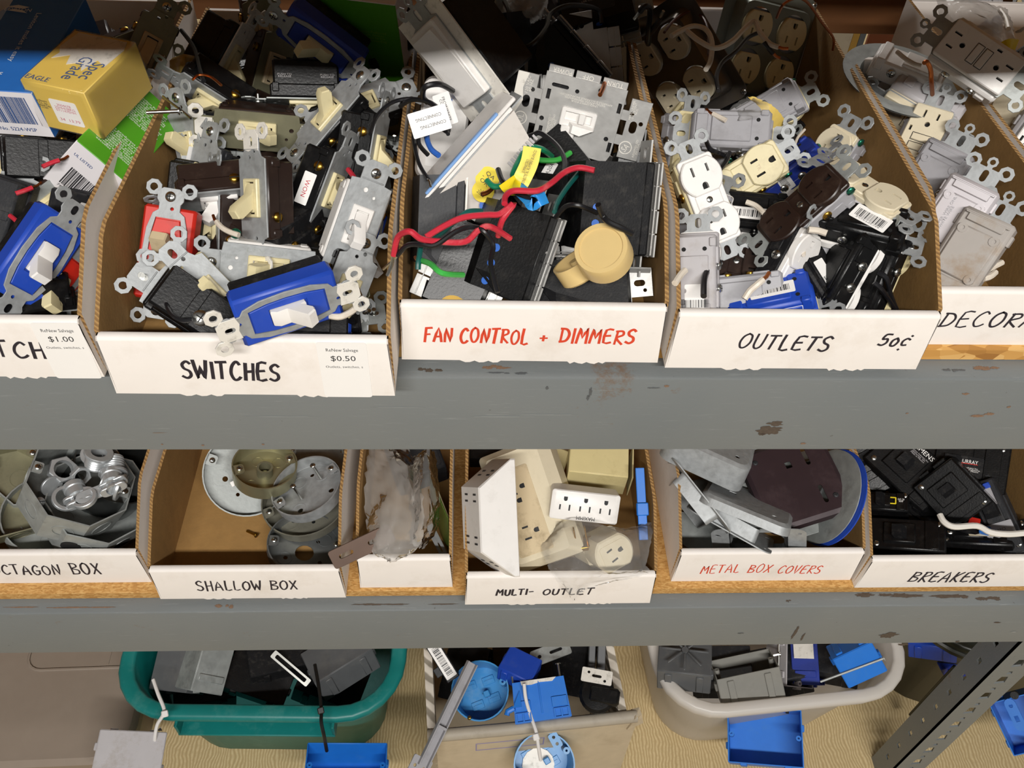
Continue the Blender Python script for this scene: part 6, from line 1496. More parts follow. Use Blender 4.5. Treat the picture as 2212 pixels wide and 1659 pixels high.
def bigtap():
    mb = MB(); a = rrect(0, 0, 136, 84, 5); b = rrect(0, 0, 120, 62, 5)
    n = len(a); mb.hull([(x, y, -34) for x, y in a], [(x, y, -6) for x, y in a]); mb.hull([(x, y, -6) for x, y in a], [(x, y, 8) for x, y in b]); return mb.mesh('housing')
def tap_face(xs, holes_ang=0):
    mb = MB(); hs = []
    for x in xs:
        for (dx, dy, w, h) in ((0, 0, 0, 0),):
            pass
    return mb
def outlet_holes(spots, s=1.0):
    """slots and U-shaped earth holes sunk a little into a face: list of (x, y, turn)"""
    mb = MB()
    for x, y, r in spots:
        mb.at(Matrix.Translation((x, y, 0)) @ Matrix.Rotation(radians(r), 4, 'Z') @ Matrix.Scale(s, 4))
        mb.prism(rect(-6.3, 4, 2.1, 8), -.5, .15); mb.prism(rect(6.3, 4, 2.1, 7), -.5, .15)
        mb.prism([(-2.5, -10.5), (2.5, -10.5)]+[(2.5*cos(a), -7+2.5*sin(a)) for a in [pi*k/6 for k in range(7)]], -.5, .15)
    mb.at(None)
    return mb.mesh('plug_slots')
thing('outlet_tap', 'large beige plug tap with a dirty face behind the white one', 'plug adapter', pose(1142, 1088, .694, -70, 16, -6),
  [('housing', bigtap(), CREAM), ('face_plate', MB().prism(rrect(6, -6, 96, 40, 2), 7.6, 8.6).mesh('face_plate'), BEIGE, [('plug_slots', moved(outlet_holes([(-20, -6, 180), (30, -6, 180), (-6, -14, 180)]), T(0, 0, .0086)), CHAR)])])
thing('outlet_tap', 'small white three way plug tap with black lettering in the MULTI-OUTLET bin', 'plug adapter', pose(1264, 1096, .722, -9, 16, 10),
  [('housing', (lambda mb: mb.hull([(x, y, -26) for x, y in rrect(0, 0, 74, 33, 3)], [(x, y, -2) for x, y in rrect(0, 0, 74, 33, 3)]).hull([(x, y, -2) for x, y in rrect(0, 0, 74, 33, 3)], [(x*.9, y*.95, 0) for x, y in rrect(0, 0, 74, 33, 3)]).mesh('housing'))(MB()), PWHITE),
   ('plug_slots', moved(outlet_holes([(-22, 1, 180), (0, 1, 180), (22, 1, 180)], .82), T(0, 0, .0001)), CHAR), typed_part('MAXIMM', 4.2, 20, 2, -12.5, .05, 'z', 180, INK)])
def openbox():
    mb = MB(); w, h, d, t = 66, 44, 40, 1.6
    mb.box((0, 0, d/2), (w, h, t), .4); mb.box((0, -h/2, 0), (w, t, d), .4); mb.box((0, h/2, 0), (w, t, d), .4); mb.box((-w/2, 0, 0), (t, h, d), .4); mb.box((0, 0, -d/2), (w, h, t)); return mb.mesh('box_shell')
IVBOX = mat('yellowed_box_plastic', 'd3c592', .45, var=.04, dirt='9a8550', damt=.4, dscale=25)
thing('surface_box', 'yellowed ivory surface box open on its right side at the top of the MULTI-OUTLET bin', 'plug adapter', pose(1290, 1006, .700, -3, -30, 6), [('box_shell', openbox(), IVBOX), ('side_flap', MB().box((38, -2, 0), (1.6, 42, 42), .4).mesh('side_flap'), IVBOX), ('glue_lining', MB().box((24, 0, -2), (10, 40, 34)).mesh('glue_lining'), mat('dried_brown_glue', '5a3d1c', .5, var=.3))])
thing('surface_box', 'ivory device box marked IN TV beside the open surface box', 'plug adapter', pose(1178, 986, .690, -18, -18, 0), [('box_shell', MB().box((0, 0, -12), (52, 32, 26), 2).mesh('box_shell'), IVBOX), typed_part('IN', 4, 6, 12, -8, 1.1, 'z', 180, INK), typed_part('PRO\nTV', 3.6, 10, -10, 9, 1.1, 'z', 150, INK),
  ('coax_jack', MB().lathe([(4.5, 0), (4.5, 9), (3, 9), (3, 4)], 14, (-8, -4, 1)).mesh('coax_jack'), CHROME)])
single('surface_box', 'dark white lettered card at the top left of the MULTI-OUTLET bin', 'carton', MB().box((0, 0, 0), (60, 30, 30), 1).mesh('surface_box'), BLACK, pose(1030, 975, .680, 0, -20, 0))
single('plug_packet', 'small white plug wrapped in clear film above the three way tap', 'packet', MB().hull([(-15, -10, -9), (15, -10, -9), (15, 12, -9), (-15, 12, -9)], [(-11, -8, 8), (12, -6, 9), (9, 9, 7), (-12, 10, 9)]).mesh('plug_packet'), LWH, pose(1188, 1048, .690, -28, -10, 0))
def adapter():
    mb = MB(); a = [(y, z) for y, z in dface()]
    mb.at(Matrix.Scale(1.28, 4)).prism([(y, x) for x, y in a], -30, 6, ch=1.4); return mb.mesh('housing')
thing('outlet_tap', 'cream round faced adapter with prongs inside the clear bag', 'plug adapter', pose(1322, 1192, .690, 22, 20, 16), [('housing', adapter(), CREAM), ('face_inset', MB().prism(rrect(0, 0, 30, 24, 4), 7, 8.4).mesh('face_inset'), CREAM, [('plug_slots', moved(outlet_holes([(0, 0, 100)], .95), T(0, 0, .0084)), CHAR)]),
  ('tail', MB().hull([(x, y, -60) for x, y in rrect(-8, 0, 34, 24, 6)], [(x, y, -28) for x, y in rrect(0, 0, 44, 36, 8)]).mesh('tail'), CREAM)])
single('plug_prong', 'pair of flat brass prongs sticking up inside the clear bag', 'plug', MB().box((-5, 0, 0), (1.6, 6.5, 22), .3).box((7, 0, 0), (1.6, 6.5, 22), .3).box((1, 0, -12), (24, 18, 6), 1).mesh('plug_prong'), BRASS, pose(1252, 1158, .694, 10, -50, 0))
bag_sheet('plastic_bag', 'large clear bag spilling its corner over the word MULTI-OUTLET', [[(1170, 1150, .69), (1250, 1125, .715), (1350, 1130, .715), (1402, 1120, .695)], [(1166, 1190, .685), (1250, 1170, .72), (1350, 1160, .735), (1410, 1175, .70)], [(1178, 1228, .682), (1250, 1215, .712), (1340, 1225, .72), (1406, 1215, .69)], [(1205, 1240, .686), (1240, 1252, .695), (1300, 1250, .69), (1385, 1238, .682)], [(1225, 1270, .668), (1236, 1294, .660), (1262, 1272, .672), (1290, 1255, .68)]], CLEARF, seed=14, rough=.0018)
single('zip_seal', 'blue zip seal strip with a slider along the right wall of the MULTI-OUTLET bin', 'zip seal', MB().box((0, 0, 0), (78, 10, 2), .6).box((-6, 0, 2), (14, 13, 5), 1).mesh('zip_seal'), BOXBLUE, pose(1386, 1088, .715, 92, 14, 0))
tuck(binof('MULTI'), ('prongs',))
# ------------------------------------------------------------------ metal covers
mark()
def square_cover(w=102, rise=16, m=None, kos=True):
    mb = MB(); a = rrect(0, 0, w, w, 13, 5); b = rrect(0, 0, w*.62, w*.84, 6, 4); c = rrect(0, 0, w*.58, w*.80, 5, 4)
    hs = [slot(w*.43, w*.3, 9, 5, 6, .8), slot(-w*.43, -w*.3, 9, 5, 6, .8), circ(w*.43, -w*.36, 2.2), circ(-w*.43, w*.36, 2.2), b]
    mb.prism(a, -.7, .7, hs, ch=.2); n = len(b)
    vs = [(x, y, -.7) for x, y in b]+[(x, y, rise) for x, y in c]+[(x*.96, y*.97, rise) for x, y in c]+[(x*.96, y*.97, -.7) for x, y in b]
    mb.add(vs, [(k*n+i, k*n+(i+1) % n, (k+1)*n+(i+1) % n, (k+1)*n+i) for k in range(3) for i in range(n)])
    return mb.mesh('cover')
def domed_cover(w=102, rise=12):
    mb = MB(); a = rrect(0, 0, w, w, 14, 5); b = rrect(0, 0, w-3, w-3, 13, 5); c = rrect(0, 0, w-12, w-12, 11, 5); n = len(a)
    mb.add([(x, y, 0) for x, y in a]+[(x, y, rise-3) for x, y in b]+[(x, y, rise) for x, y in c]+[(x, y, rise-1.2) for x, y in c]+[(x*.98, y*.98, 0) for x, y in a], [(k*n+i, k*n+(i+1) % n, (k+1)*n+(i+1) % n, (k+1)*n+i) for k in (0, 1, 3) for i in range(n)])
    mb.prism(c, rise-1.2, rise, [rect(-20, 0, 8, 7), slot(24, 22, 22, 5), slot(-24, 22, 22, 5), circ(30, -30, 3)])
    return mb.mesh('cover')
SC_ = cached('sqc', square_cover); DC_ = cached('dmc', domed_cover)
def cov(label, M, m, me, extra=()): return thing('box_cover', label, 'box cover', M, [('cover', me, m)]+list(extra))
sc4 = [('screw', moved(screw_mesh(3, 1.6), T(.0436, -.030, .0122)), [CHROME, HOLE])]
cov('bright domed square cover at the top left of the METAL BOX COVERS bin', pose(1522, 985, .705, -18, -62, 8), GALV, cached('dmc2', lambda: domed_cover(98, 32)))
cov('raised square cover leaning on edge along the left wall of its bin', pose(1490, 1075, .684, -53, 82, 0), GALV, SC_)
cov('bright slotted cover lying across the middle of the METAL BOX COVERS bin', pose(1612, 1100, .690, -23, -76, 0), GALV, DC_)
cov('second slotted cover tucked under the bright one', pose(1580, 1132, .664, -30, -80, 0), GALV, SC_)
cov('square cover standing on edge right behind the red lettering', pose(1640, 1182, .664, 0, -122, 0), GALV, moved(SC_, Matrix.Scale(.6, 4, (0, 1, 0))))
cov('dark maroon raised cover leaning on the right side of its bin', pose(1716, 1046, .694, -72, -14, -18), mat('maroon_painted_steel', '33262a', .4, .2, var=.08, dirt='57474a', damt=.4, dscale=20), DC_, [('screw', moved(screw_mesh(3, 1.6), T(x, y, .0122)), [CHAR, HOLE]) for x, y in ((-.034, -.034), (.03, .034))])
cov('grey cover sandwiched behind the maroon one', pose(1752, 1062, .680, -72, -14, -24), GALVD, SC_)
def disc_cover(r): return MB().lathe([(r, 0), (r, 1.2), (r*.9, 2.2)], 48).mesh('disc')
thing('box_cover', 'round steel cover with a blue taped rim by the right wall', 'box cover', pose(1790, 1072, .672, 0, -26, -48), [('cover', disc_cover(56), GALVD), ('blue_film', moved(disc_cover(57.5), T(.004, -.002, -.003)), BLUE)])
thing('box_cover', 'flat grey disc at the lower left of the METAL BOX COVERS bin', 'box cover', pose(1500, 1116, .640, 0, -26, 8), [('cover', MB().prism(circ(0, 0, 50, 44), 0, 1.4, [circ(-30, 8, 5, 14), circ(20, 20, 3), circ(10, -30, 3)]).mesh('cover'), GALVD)])
single('angle_bracket', 'grey bracket plate with an oval hole beside the maroon cover', 'bracket', MB().prism([(-30, -12), (22, -12), (34, 0), (22, 12), (-30, 12)], 0, 1.6, [slot(6, 0, 26, 12, 8)]).mesh('bracket'), GALV, pose(1636, 1022, .684, -80, -24, 0))
single('angle_bracket', 'folded zinc bracket hooked at the right wall of its bin', 'bracket', MB().prism([(-30, -8), (30, -8), (30, 8), (-30, 8)], 0, 1.4, [slot(0, 0, 20, 6)]).box((-30, 0, 8), (1.4, 16, 16), .2).box((30, 0, -6), (1.4, 16, 12), .2).mesh('bracket'), GALV, pose(1838, 1062, .682, 62, 40, 0))
cov('domed cover in the back right corner of the METAL BOX COVERS bin', pose(1600, 972, .668, 20, -20, 0), GALVD, DC_)
tuck(binof('METAL'))
# ------------------------------------------------------------------ breakers
mark()
def breaker_parts(L=78, Wd=52, Hh=26, txt=None, m=BLACK, handle=BLACKM):
    def f():
        mb = MB(); mb.box((0, 0, -Hh/2), (L, Wd, Hh), 2); mb.box((-L*.1, 0, 1.4), (L*.42, Wd*.62, 4), 1); mb.box((L*.32, 0, .6), (L*.18, Wd*.9, 2.4), .6)
        mb.box((-L*.52, Wd*.2, -Hh*.6), (8, Wd*.3, Hh*.5), 1); mb.box((-L*.52, -Wd*.2, -Hh*.6), (8, Wd*.3, Hh*.5), 1); mb.box((0, Wd*.51, -Hh*.4), (L*.5, 3, Hh*.3), .6)
        return mb.mesh('housing')
    P = [('housing', cached(('brk', L, Wd, Hh), f), m), ('switch_handle', cached(('brh', L, Wd), lambda: MB().hull([(-L*.16, -8, 3), (0, -8, 3), (0, 8, 3), (-L*.16, 8, 3)], [(-L*.2, -7, 9), (-L*.08, -7, 10), (-L*.08, 7, 10), (-L*.2, 7, 9)]).mesh('switch_handle')), handle)]
    for sx in (-1, 1): P.append(('rivet', put(screw_mesh(3.2, 1.4, 0, False), T(sx*L*.4, sx*Wd*.36, .2), 'rv'), [CHROME, HOLE]))
    return P
def breaker(px, py, z, ang, tx, ty, label, extra=(), M=None, group=None, **kw): return thing('circuit_breaker', label, 'breaker', M or pose(px, py, z, ang, tx, ty), breaker_parts(**kw)+list(extra), group)
breaker(1968, 1010, .690, -46, -16, 0, 'black breaker with white maker print at the upper left of the BREAKERS bin', L=90, Wd=60, Hh=40, extra=[typed_part('SIEMENS', 5.4, 30, -4, 24, .2, 'z', 0, PAPER), typed_part('Siemens Industry Inc.\nAlpharetta, GA\nMade in Mexico', 1.8, 26, -4, 15.5, 3.6, 'z', 0, LGREY)])
breaker(2056, 1068, .698, -52, 8, 0, 'square black breaker module with a white lead leaving its corner', L=64, Wd=56, Hh=34, extra=[stick(None, 20, 26, 26, 28.2, -16, 'y', 0, m=GREYP, text=(('20A\n120V', 4, 12),))])
breaker(2136, 1000, .700, -10, -10, 0, 'wide black breaker with a printed label in the upper right', L=96, Wd=62, Hh=34, extra=[stick(None, 32, 24, 6, -4, 3.6, 'z', 0, m=BLACKM, text=(('MURRAY', 4.4, 20, 0, 6), ('Murray Industry Inc.\nUse in listed enclosures\nAssembled in Mexico', 1.6, 26, 0, -3)), tcol=PAPER), ('red_underline', MB().box((6, -.5, 3.9), (20, .8, .2)).mesh('red_underline'), RED)])
breaker(1962, 1160, .668, -4, -28, 0, 'black breaker lying flat behind the left of the BREAKERS lettering', L=80, Wd=40, Hh=30)
breaker(2110, 1142, .672, -16, -26, 0, 'black breaker with a red and a blue button under the white lead', L=64, Wd=34, Hh=34, extra=[('red_button', MB().box((-4, 2, 9), (12, 10, 9), 1).mesh('red_button'), RED), ('blue_button', MB().box((8, -3, 7), (11, 9, 7), 1).mesh('blue_button'), BOXBLUE), typed_part('ON', 4, 7, -20, 2, 3.6, 'z', 180, PAPER)])
breaker(1912, 1082, .668, -4, -26, 0, 'small black breaker with a yellow framed square mark by the left wall', L=52, Wd=24, Hh=30, extra=[('yellow_mark', MB().prism(rrect(8, 0, 8, 9, 1), 2, 2.6, [rect(8, 0, 5.4, 6.4)]).mesh('yellow_mark'), mat('yellow_sticker', 'e8d02c', .5)), typed_part('QO 20\nAMP', 2.2, 7, 17, 1, 2.1, 'z', 0, PAPER), ('red_flag', MB().box((-4, 6, 4), (5, 4, 3), .4).mesh('red_flag'), RED)])
breaker(2194, 1118, .688, -72, 10, 0, 'charcoal breaker with grey labels and a blue test button at the right', L=86, Wd=30, Hh=40, m=CHAR, extra=[stick(None, 18, 20, -24, 0, 3.6, 'z', 90, m=GREYP, text=(('TEST', 3.4, 11),)), stick(None, 30, 16, 14, 0, 3.8, 'z', 90, m=GREYP, text=(('CAFCI', 3, 12),)), ('blue_button', MB().box((-36, 6, 2), (7, 7, 4), .8).mesh('blue_button'), BLUE)])
breaker(2110, 1200, .650, -3, -40, 0, 'black breaker with a blank cream label standing behind the BREAKERS front', L=76, Wd=40, Hh=30, extra=[stick(None, 34, 15, 10, -4, 3.8, 'z', 0, m=CREAM)])
breaker(1880, 1000, .664, -60, 0, 0, 'black breaker on the left wall behind the printed one', L=76, Wd=40, Hh=30)
breaker(2060, 985, .660, 20, -20, 0, 'black breaker deep at the back of the BREAKERS bin', L=76, Wd=40, Hh=26)
breaker(2000, 1110, .652, -40, -20, 0, 'black breaker buried under the square module', L=76, Wd=40, Hh=24)
breaker(2180, 1190, .650, 10, -20, 0, 'black breaker at the right front of the BREAKERS bin', L=76, Wd=40, Hh=24)
tuck(binof('BREAKERS'))
W_('white_lead', 'thick white lead curving right from the square breaker module', 'wire', pxw([(2030, 1112, .71), (2040, 1128, .71), (2062, 1138, .71), (2110, 1136, .71), (2140, 1150, .71), (2180, 1154, .71), (2225, 1150, .71)], .71), .0034, mat('clean_white_wire', 'dedad2', .4))
# ================================================================== containers on the floor
def tub_mesh(w, d, h, taper=.86, r=60, rim=22, t=3, lipdrop=24, n=6):
    """open tub standing on z = 0 with a rolled rim"""
    def rr(k, z, extra=0, rk=1): return [(x, y, z) for x, y in rrect(0, 0, w*k+2*extra, d*k+2*extra, max(6, (r+extra)*rk), n)]
    k0 = taper
    rows = [rr(k0, 0, -t-12), rr(k0, 0, -8), rr(k0, 6), rr(1-(1-k0)*.08, h-lipdrop, 0), rr(1, h-lipdrop, rim*.75), rr(1, h-6, rim), rr(1, h-1.5, rim-2.5), rr(1, h, rim-6), rr(1, h, 3), rr(1, h-2, 0), rr(1, h-5, -1), rr(k0, 6+t, -t)]
    N = len(rows[0]); vs = [p for rw in rows for p in rw]
    fs = [(k*N+i, k*N+(i+1) % N, (k+1)*N+(i+1) % N, (k+1)*N+i) for k in range(len(rows)-1) for i in range(N)]
    fs += [tuple(range(N))[::-1], tuple(range((len(rows)-1)*N, len(rows)*N))]
    return MB().add(vs, fs).mesh('tub_shell', ang=50)
TEAL = mat('teal_tub_plastic', '0e7470', .42, var=.06, dirt='5f9a94', damt=.35, dscale=22, bump=.1, bscale=200)
def translucent(name, col, a):
    m, nt, b = _new(name); c = hexc(col); N, L = nt.nodes, nt.links
    b.inputs['Base Color'].default_value = c+(1,); b.inputs['Roughness'].default_value = .3
    tl = N.new('ShaderNodeBsdfTranslucent'); tl.inputs['Color'].default_value = c+(1,); tr = N.new('ShaderNodeBsdfTransparent')
    m1 = N.new('ShaderNodeMixShader'); m1.inputs[0].default_value = .35; L.new(b.outputs[0], m1.inputs[1]); L.new(tl.outputs[0], m1.inputs[2])
    m2 = N.new('ShaderNodeMixShader'); m2.inputs[0].default_value = a; L.new(m1.outputs[0], m2.inputs[1]); L.new(tr.outputs[0], m2.inputs[2])
    L.new(m2.outputs[0], N['Material Output'].inputs['Surface']); MATS[name] = m; return m
FROST = translucent('frosted_clear_plastic', 'ebe7e1', .14)
OLIVEB = mat('dark_olive_tub_plastic', '24261d', .35, var=.12, dirt='4a4a3a', damt=.4, dscale=16)
TANB = mat('tan_bin_plastic', '8d8073', .5, var=.03, dirt='a1968a', damt=.2, dscale=6)
GT = thing('storage_tub', 'teal plastic storage tub of old grey boxes with two things tied to its rim', 'tub', flat(-.300, .262, .001, -1.5),
  [('tub_shell', tub_mesh(375, 440, 262, .86, 70, 22), TEAL), ('grip', MB().box((0, -234, 212), (225, 24, 4), 1).box((-111, -232, 225), (4, 26, 30), 1).box((111, -232, 225), (4, 26, 30), 1).mesh('grip'), TEAL)])
CT = thing('storage_tub', 'frosted clear tub of grey and blue boxes', 'tub', flat(.457, .258, .001, 5.0), [('tub_shell', tub_mesh(360, 430, 262, .82, 75, 18, 2.4), FROST)])
OT = thing('storage_tub', 'dark olive tub with a double moulded rim behind the slotted post', 'tub', flat(.875, .31, .001, 0), [('tub_shell', tub_mesh(360, 420, 300, .84, 95, 20), OLIVEB), ('rim_step', MB().at(Matrix.Translation((0, 0, 276))).prism(rrect(0, 0, 402, 462, 112, 8), 0, 10, [rrect(0, 0, 368, 428, 98, 8)], ch=3).mesh('rim_step'), OLIVEB),
  ('body_rib', MB().box((-120, -208, 130), (8, 8, 190), 3).box((-60, -210, 130), (8, 8, 190), 3).mesh('body_rib'), OLIVEB)])
TB = thing('lidded_bin', 'big tan plastic bin with a moulded lid at the lower left', 'bin', flat(-.80, .33, .001, 1.5), [('body', MB().hull([(x, y, 0) for x, y in rrect(0, 0, 520, 600, 40)], [(x, y, 150) for x, y in rrect(0, 0, 560, 650, 50)]).mesh('body'), TANB),
  ('lid', MB().prism(rrect(0, 0, 590, 680, 55, 6), 150, 172, ch=8).prism(rrect(192, 26, 176, 448, 26, 5), 172, 175, [rrect(192, 26, 168, 440, 22, 5)], ch=1.5).box((230, 26, 172.6), (2.5, 430, 1)).mesh('lid'), TANB)])
# flattened white cardboard box with fluted plastic edges
CBW = mat('cream_carton_face', 'bfb096', .8, var=.06, dirt='8f7d62', damt=.4, dscale=10)
CBE = mat('plastic_edged_carton', 'a39a8b', .6, var=.08, dirt='6f6657', damt=.4, dscale=24)
def wall_slab(a, b, h, t):
    a, b = (*a, 0), (*b, 0); ax = (Vector(b)-Vector(a)); n = Vector((-ax.y, ax.x, 0)).normalized()*t
    q = [Vector(a), Vector(b), Vector(b)+n, Vector(a)+n]
    return MB().hull([(p.x, p.y, 0) for p in q], [(p.x, p.y, h) for p in q])
KB = thing('cardboard_box', 'battered cream cardboard box with fluted walls between the two tubs', 'cardboard box', flat(.082, .215, .001, 4.5),
  [('front_panel', wall_slab((-158, -212), (143, -212), 250, 12).mesh('front_panel'), CBW), ('front_rim', MB().tube([(-158, -206, 250), (-60, -207, 251), (60, -206, 250), (143, -206, 252)], 9, 10).mesh('front_rim'), CBE),
   ('side_panel', wall_slab((-158, 200), (-158, -212), 250, 12).mesh('side_panel'), [FLUTE_W]), ('side_panel', wall_slab((130, -200), (130, 200), 252, 12).mesh('side_panel'), [FLUTE_W]), ('back_panel', wall_slab((-158, 188), (143, 188), 250, 12).mesh('back_panel'), CBW), ('bottom_panel', MB().box((-4, 0, 3), (300, 410, 5)).mesh('bottom_panel'), CBW),
   ('printed_frame', MB().prism(rect(-40, 208, 100, 26), -212.6, -212.2, [rect(-40, 208, 97, 23)], axis='y').mesh('printed_frame'), mat('faded_purple_print', '8d86ac', .7)), ('torn_corner', MB().hull([(130, -215, 226), (156, -208, 228), (150, -190, 230), (132, -190, 226)], [(138, -213, 262), (150, -206, 256), (148, -196, 258), (138, -196, 254)]).mesh('torn_corner'), CBW)])
def inner(key, M, w, d, h): BINS[key] = ((M @ Matrix.Translation((-w/2, -d/2, 0))).inverted(), w, d, h, h-.004, 9)
inner('teal', flat(-.300, .262, .003, -1.5), .346, .41, .262); inner('frost', flat(.457, .258, .003, 5), .326, .392, .262); inner('carton', flat(.074, .211, .006, 4.5), .274, .385, .25); inner('olive', flat(.875, .31, .003, 0), .33, .386, .30)
OUTSIDE = ('hanging', 'tied', 'rim', 'leaning out', 'zip', 'olive tub', 'tie ', 'greenish', 'star ribbed')
# ------------------------------------------------------------------ device boxes
mark()
def gang_box(w=56, h=92, d=62, t=1.8, rim=True):
    """open plastic device box, mouth towards +z"""
    def f():
        mb = MB(); mb.box((0, 0, -d), (h, w, t), .4)
        for s in (-1, 1): mb.box((s*h/2, 0, -d/2), (t, w, d), .4); mb.box((0, s*w/2, -d/2), (h, t, d), .4)
        for sx in (-1, 1):
            mb.prism(circ(sx*(h/2-5), 0, 4, 12), -16, 0, [circ(sx*(h/2-5), 0, 1.6, 8)])
            for sy in (-1, 1): mb.box((sx*h*.3, sy*(w/2+1.5), -d*.5), (10, 4, d*.8), .8)
        mb.box((h/2+2, w*.2, -d*.4), (5, 10, 12), 1); mb.box((-h/2-2, -w*.2, -d*.4), (5, 10, 12), 1)
        return mb.mesh('box_shell')
    return cached(('gang', w, h, d), f)
def nails(w, h, d): return cached(('nail', w, h, d), lambda: MB().tube([(-h*.5-14, w/2+4, -d*.3), (h*.5+14, w/2+4, -d*.3)], 1.6, 8).lathe([(4, 0), (4, 1.4)], 12, (h*.5+14, w/2+4, -d*.3), axis='x').mesh('nail'))
def device_box(label, M, m, w=56, h=92, d=62, nail=True, extra=(), group=None):
    P = [('box_shell', gang_box(w, h, d), m)]
    if nail: P.append(('nail', nails(w, h, d), CHROME))
    return thing('device_box', label, 'device box', M, P+list(extra), group)
ribs = lambda s: cached(('ribs', s), lambda: (lambda mb: [mb.at(Matrix.Rotation(k*pi/4, 4, 'Z')).box((20, 0, 0), (28, 3, 2.4), .6) for k in range(8)] and mb.at(None).cyl((0, 0, 0), 5, 3, 14).mesh('star_rib'))(MB()))
device_box('grey box with a star ribbed bottom at the left of the clear tub', pose(1478, 1450, .240, -6, 146, 0), DKGREY, 66, 76, 44, False, [('star_rib', moved(ribs(1), T(0, 0, -.0535)), DKGREY)])
device_box('large greenish grey box lying on its side in the clear tub', pose(1606, 1434, .262, 22, -60, 12), BOXGREY, 56, 92, 50, True)
device_box('light grey open box with a mounting ear in the clear tub', pose(1738, 1452, .245, 84, 40, 0), LGREY, 50, 80, 50, True)
device_box('deep blue box smeared with white paint in the clear tub', pose(1786, 1458, .240, 88, 80, 0), DBLUE, 40, 76, 40, False, [('paint_patch', MB().box((20, 26.4, -20), (40, .6, 30)).mesh('paint_patch'), PAINTW)])
device_box('bright blue box with a long steel nail in the clear tub', pose(1854, 1440, .258, 24, -150, 0), BOXBLUE, 50, 60, 42, False, [('nail', MB().tube([(-62, -4, -45), (34, 4, -45)], 1.7, 8).lathe([(4, 0), (4, 1.4)], 12, (34, 4, -45), axis='x').mesh('nail'), GALVD)])
device_box('dark box buried in the middle of the clear tub', pose(1680, 1470, .180, 10, 150, 0), CHAR, 60, 100, 50, False)
device_box('dark box buried at the right of the clear tub', pose(1800, 1470, .180, -10, 160, 0), CHAR, 60, 90, 50, False)
device_box('black box low at the left of the clear tub', pose(1560, 1470, .180, 0, 150, 0), CHAR, 60, 90, 50, False)
device_box('blue two gang box hanging open on the front of the clear tub', pose(1652, 1590, .175, -4, -4, 0), BOXBLUE, 80, 108, 60, False, [stick(None, 40, 9, 0, -40.6, -30, '-y', 0, bar=(30, 5)), ('tie', MB().box((-36, 40, 3), (5, 12, 5), .6).box((34, 40, 3), (5, 12, 5), .6).mesh('tie'), BLACK)])
device_box('blue box in the shade of the olive tub', pose(2014, 1396, .235, -8, 150, 0), BLUE, 46, 66, 40, False)
device_box('second blue box deep in the olive tub', pose(2080, 1430, .17, 20, 150, 0), DBLUE, 46, 70, 40, False)
device_box('bright blue old work box hanging at the right picture edge', pose(2204, 1566, .17, -76, 6, 12), BOXBLUE, 56, 80, 50, False, [('side_ear', MB().prism(slot(-16, 0, 50, 16, 6), 0, 2.6, [circ(-30, 0, 3), rect(-10, 0, 9, 6)]).at(None).mesh('side_ear').copy(), BOXBLUE), ('tie', MB().cyl((-44, 12, 4), 6, 8, 12).mesh('tie'), BLACK)])
tuck('frost', OUTSIDE)
mark()
# teal tub
device_box('charcoal metal box with a cut face at the left in the teal tub', pose(372, 1500, .205, 84, 146, 0), DKGREY, 62, 84, 46, False)
device_box('galvanised box showing its worn side in the teal tub', pose(466, 1470, .225, 80, 120, 0), GALVD, 60, 96, 50, False)
device_box('black plate box with two wire loops in the middle of the teal tub', pose(556, 1496, .205, -18, 170, 0), BLACK, 84, 96, 36, False, [('wire_loop', MB().tube([(-20+40*k+9*cos(a), -46+9*sin(a), -38) for a in [2*pi*i/14 for i in range(15)]], 1.4, 6).mesh('wire_loop').copy(), CHROME) for k in (0, 1)])
device_box('dark grey box tilted at the back right of the teal tub', pose(768, 1446, .228, 32, 140, 0), DKGREY, 64, 92, 46, False)
device_box('black box sunk in the front of the teal tub', pose(440, 1500, .15, 10, 160, 0), CHAR, 70, 90, 50, False)
device_box('black box sunk in the right of the teal tub', pose(710, 1500, .165, -20, 160, 0), BLACK, 70, 100, 50, False)
device_box('black box sunk at the back of the teal tub', pose(620, 1420, .19, 14, 160, 0), BLACKM, 70, 110, 50, False)
device_box('black box at the left back of the teal tub', pose(380, 1420, .19, 84, 160, 0), CHAR, 60, 90, 50, False)
single('wire_bracket', 'bright flat wire bracket lying slantwise in the teal tub', 'bracket', MB().prism(rrect(0, 0, 70, 12, 2), 0, 1.6, [rrect(0, 0, 58, 6, 2)]).mesh('bracket'), CHROME, pose(628, 1444, .240, -38, 0, 0))
device_box('pale grey box tied to the front left of the teal tub', pose(278, 1640, .235, -2, 175, 0), LGREY, 62, 84, 46, False, [('tooth', MB().hull([(30+k*6, -36, -20) for k in (0, 1)]+[(33, -40, -20)], [(30+k*6, -36, -30) for k in (0, 1)]+[(33, -40, -30)]).mesh('tooth'), GREYP)])
device_box('blue open box tied to the front right of the teal tub', pose(748, 1652, .215, 0, -30, 0), BOXBLUE, 66, 112, 56, False)
tuck('teal', OUTSIDE)
mark()
def zip_tie(label, pts, m, head):
    P = spline(pts, 6); c = sum(P, Vector())/len(P)
    o = thing('zip_tie', label, 'zip tie', Matrix.Translation(c), [('strap', MB().tube([(p-c)*1000 for p in P], 2.5, 8).mesh('strap'), m)])
    hp = at_z(*head); h = obj('head', MB().box((0, 0, 0), (9, 9, 7), 1.2).mesh('head'), m, o); h.matrix_world = pose(*head, 15, 0, 0)
TIE = mat('white_nylon', 'dcd9d6', .4); TIEK = mat('black_nylon', '141414', .35)
zip_tie('white zip tie looped over the rim of the teal tub', pxw([(331, 1468, .295), (342, 1500, .292), (354, 1530, .288), (352, 1545, .286), (340, 1565, .285), (335, 1590, .278), (335, 1612, .262)], .28), TIE, (356, 1542, .289))
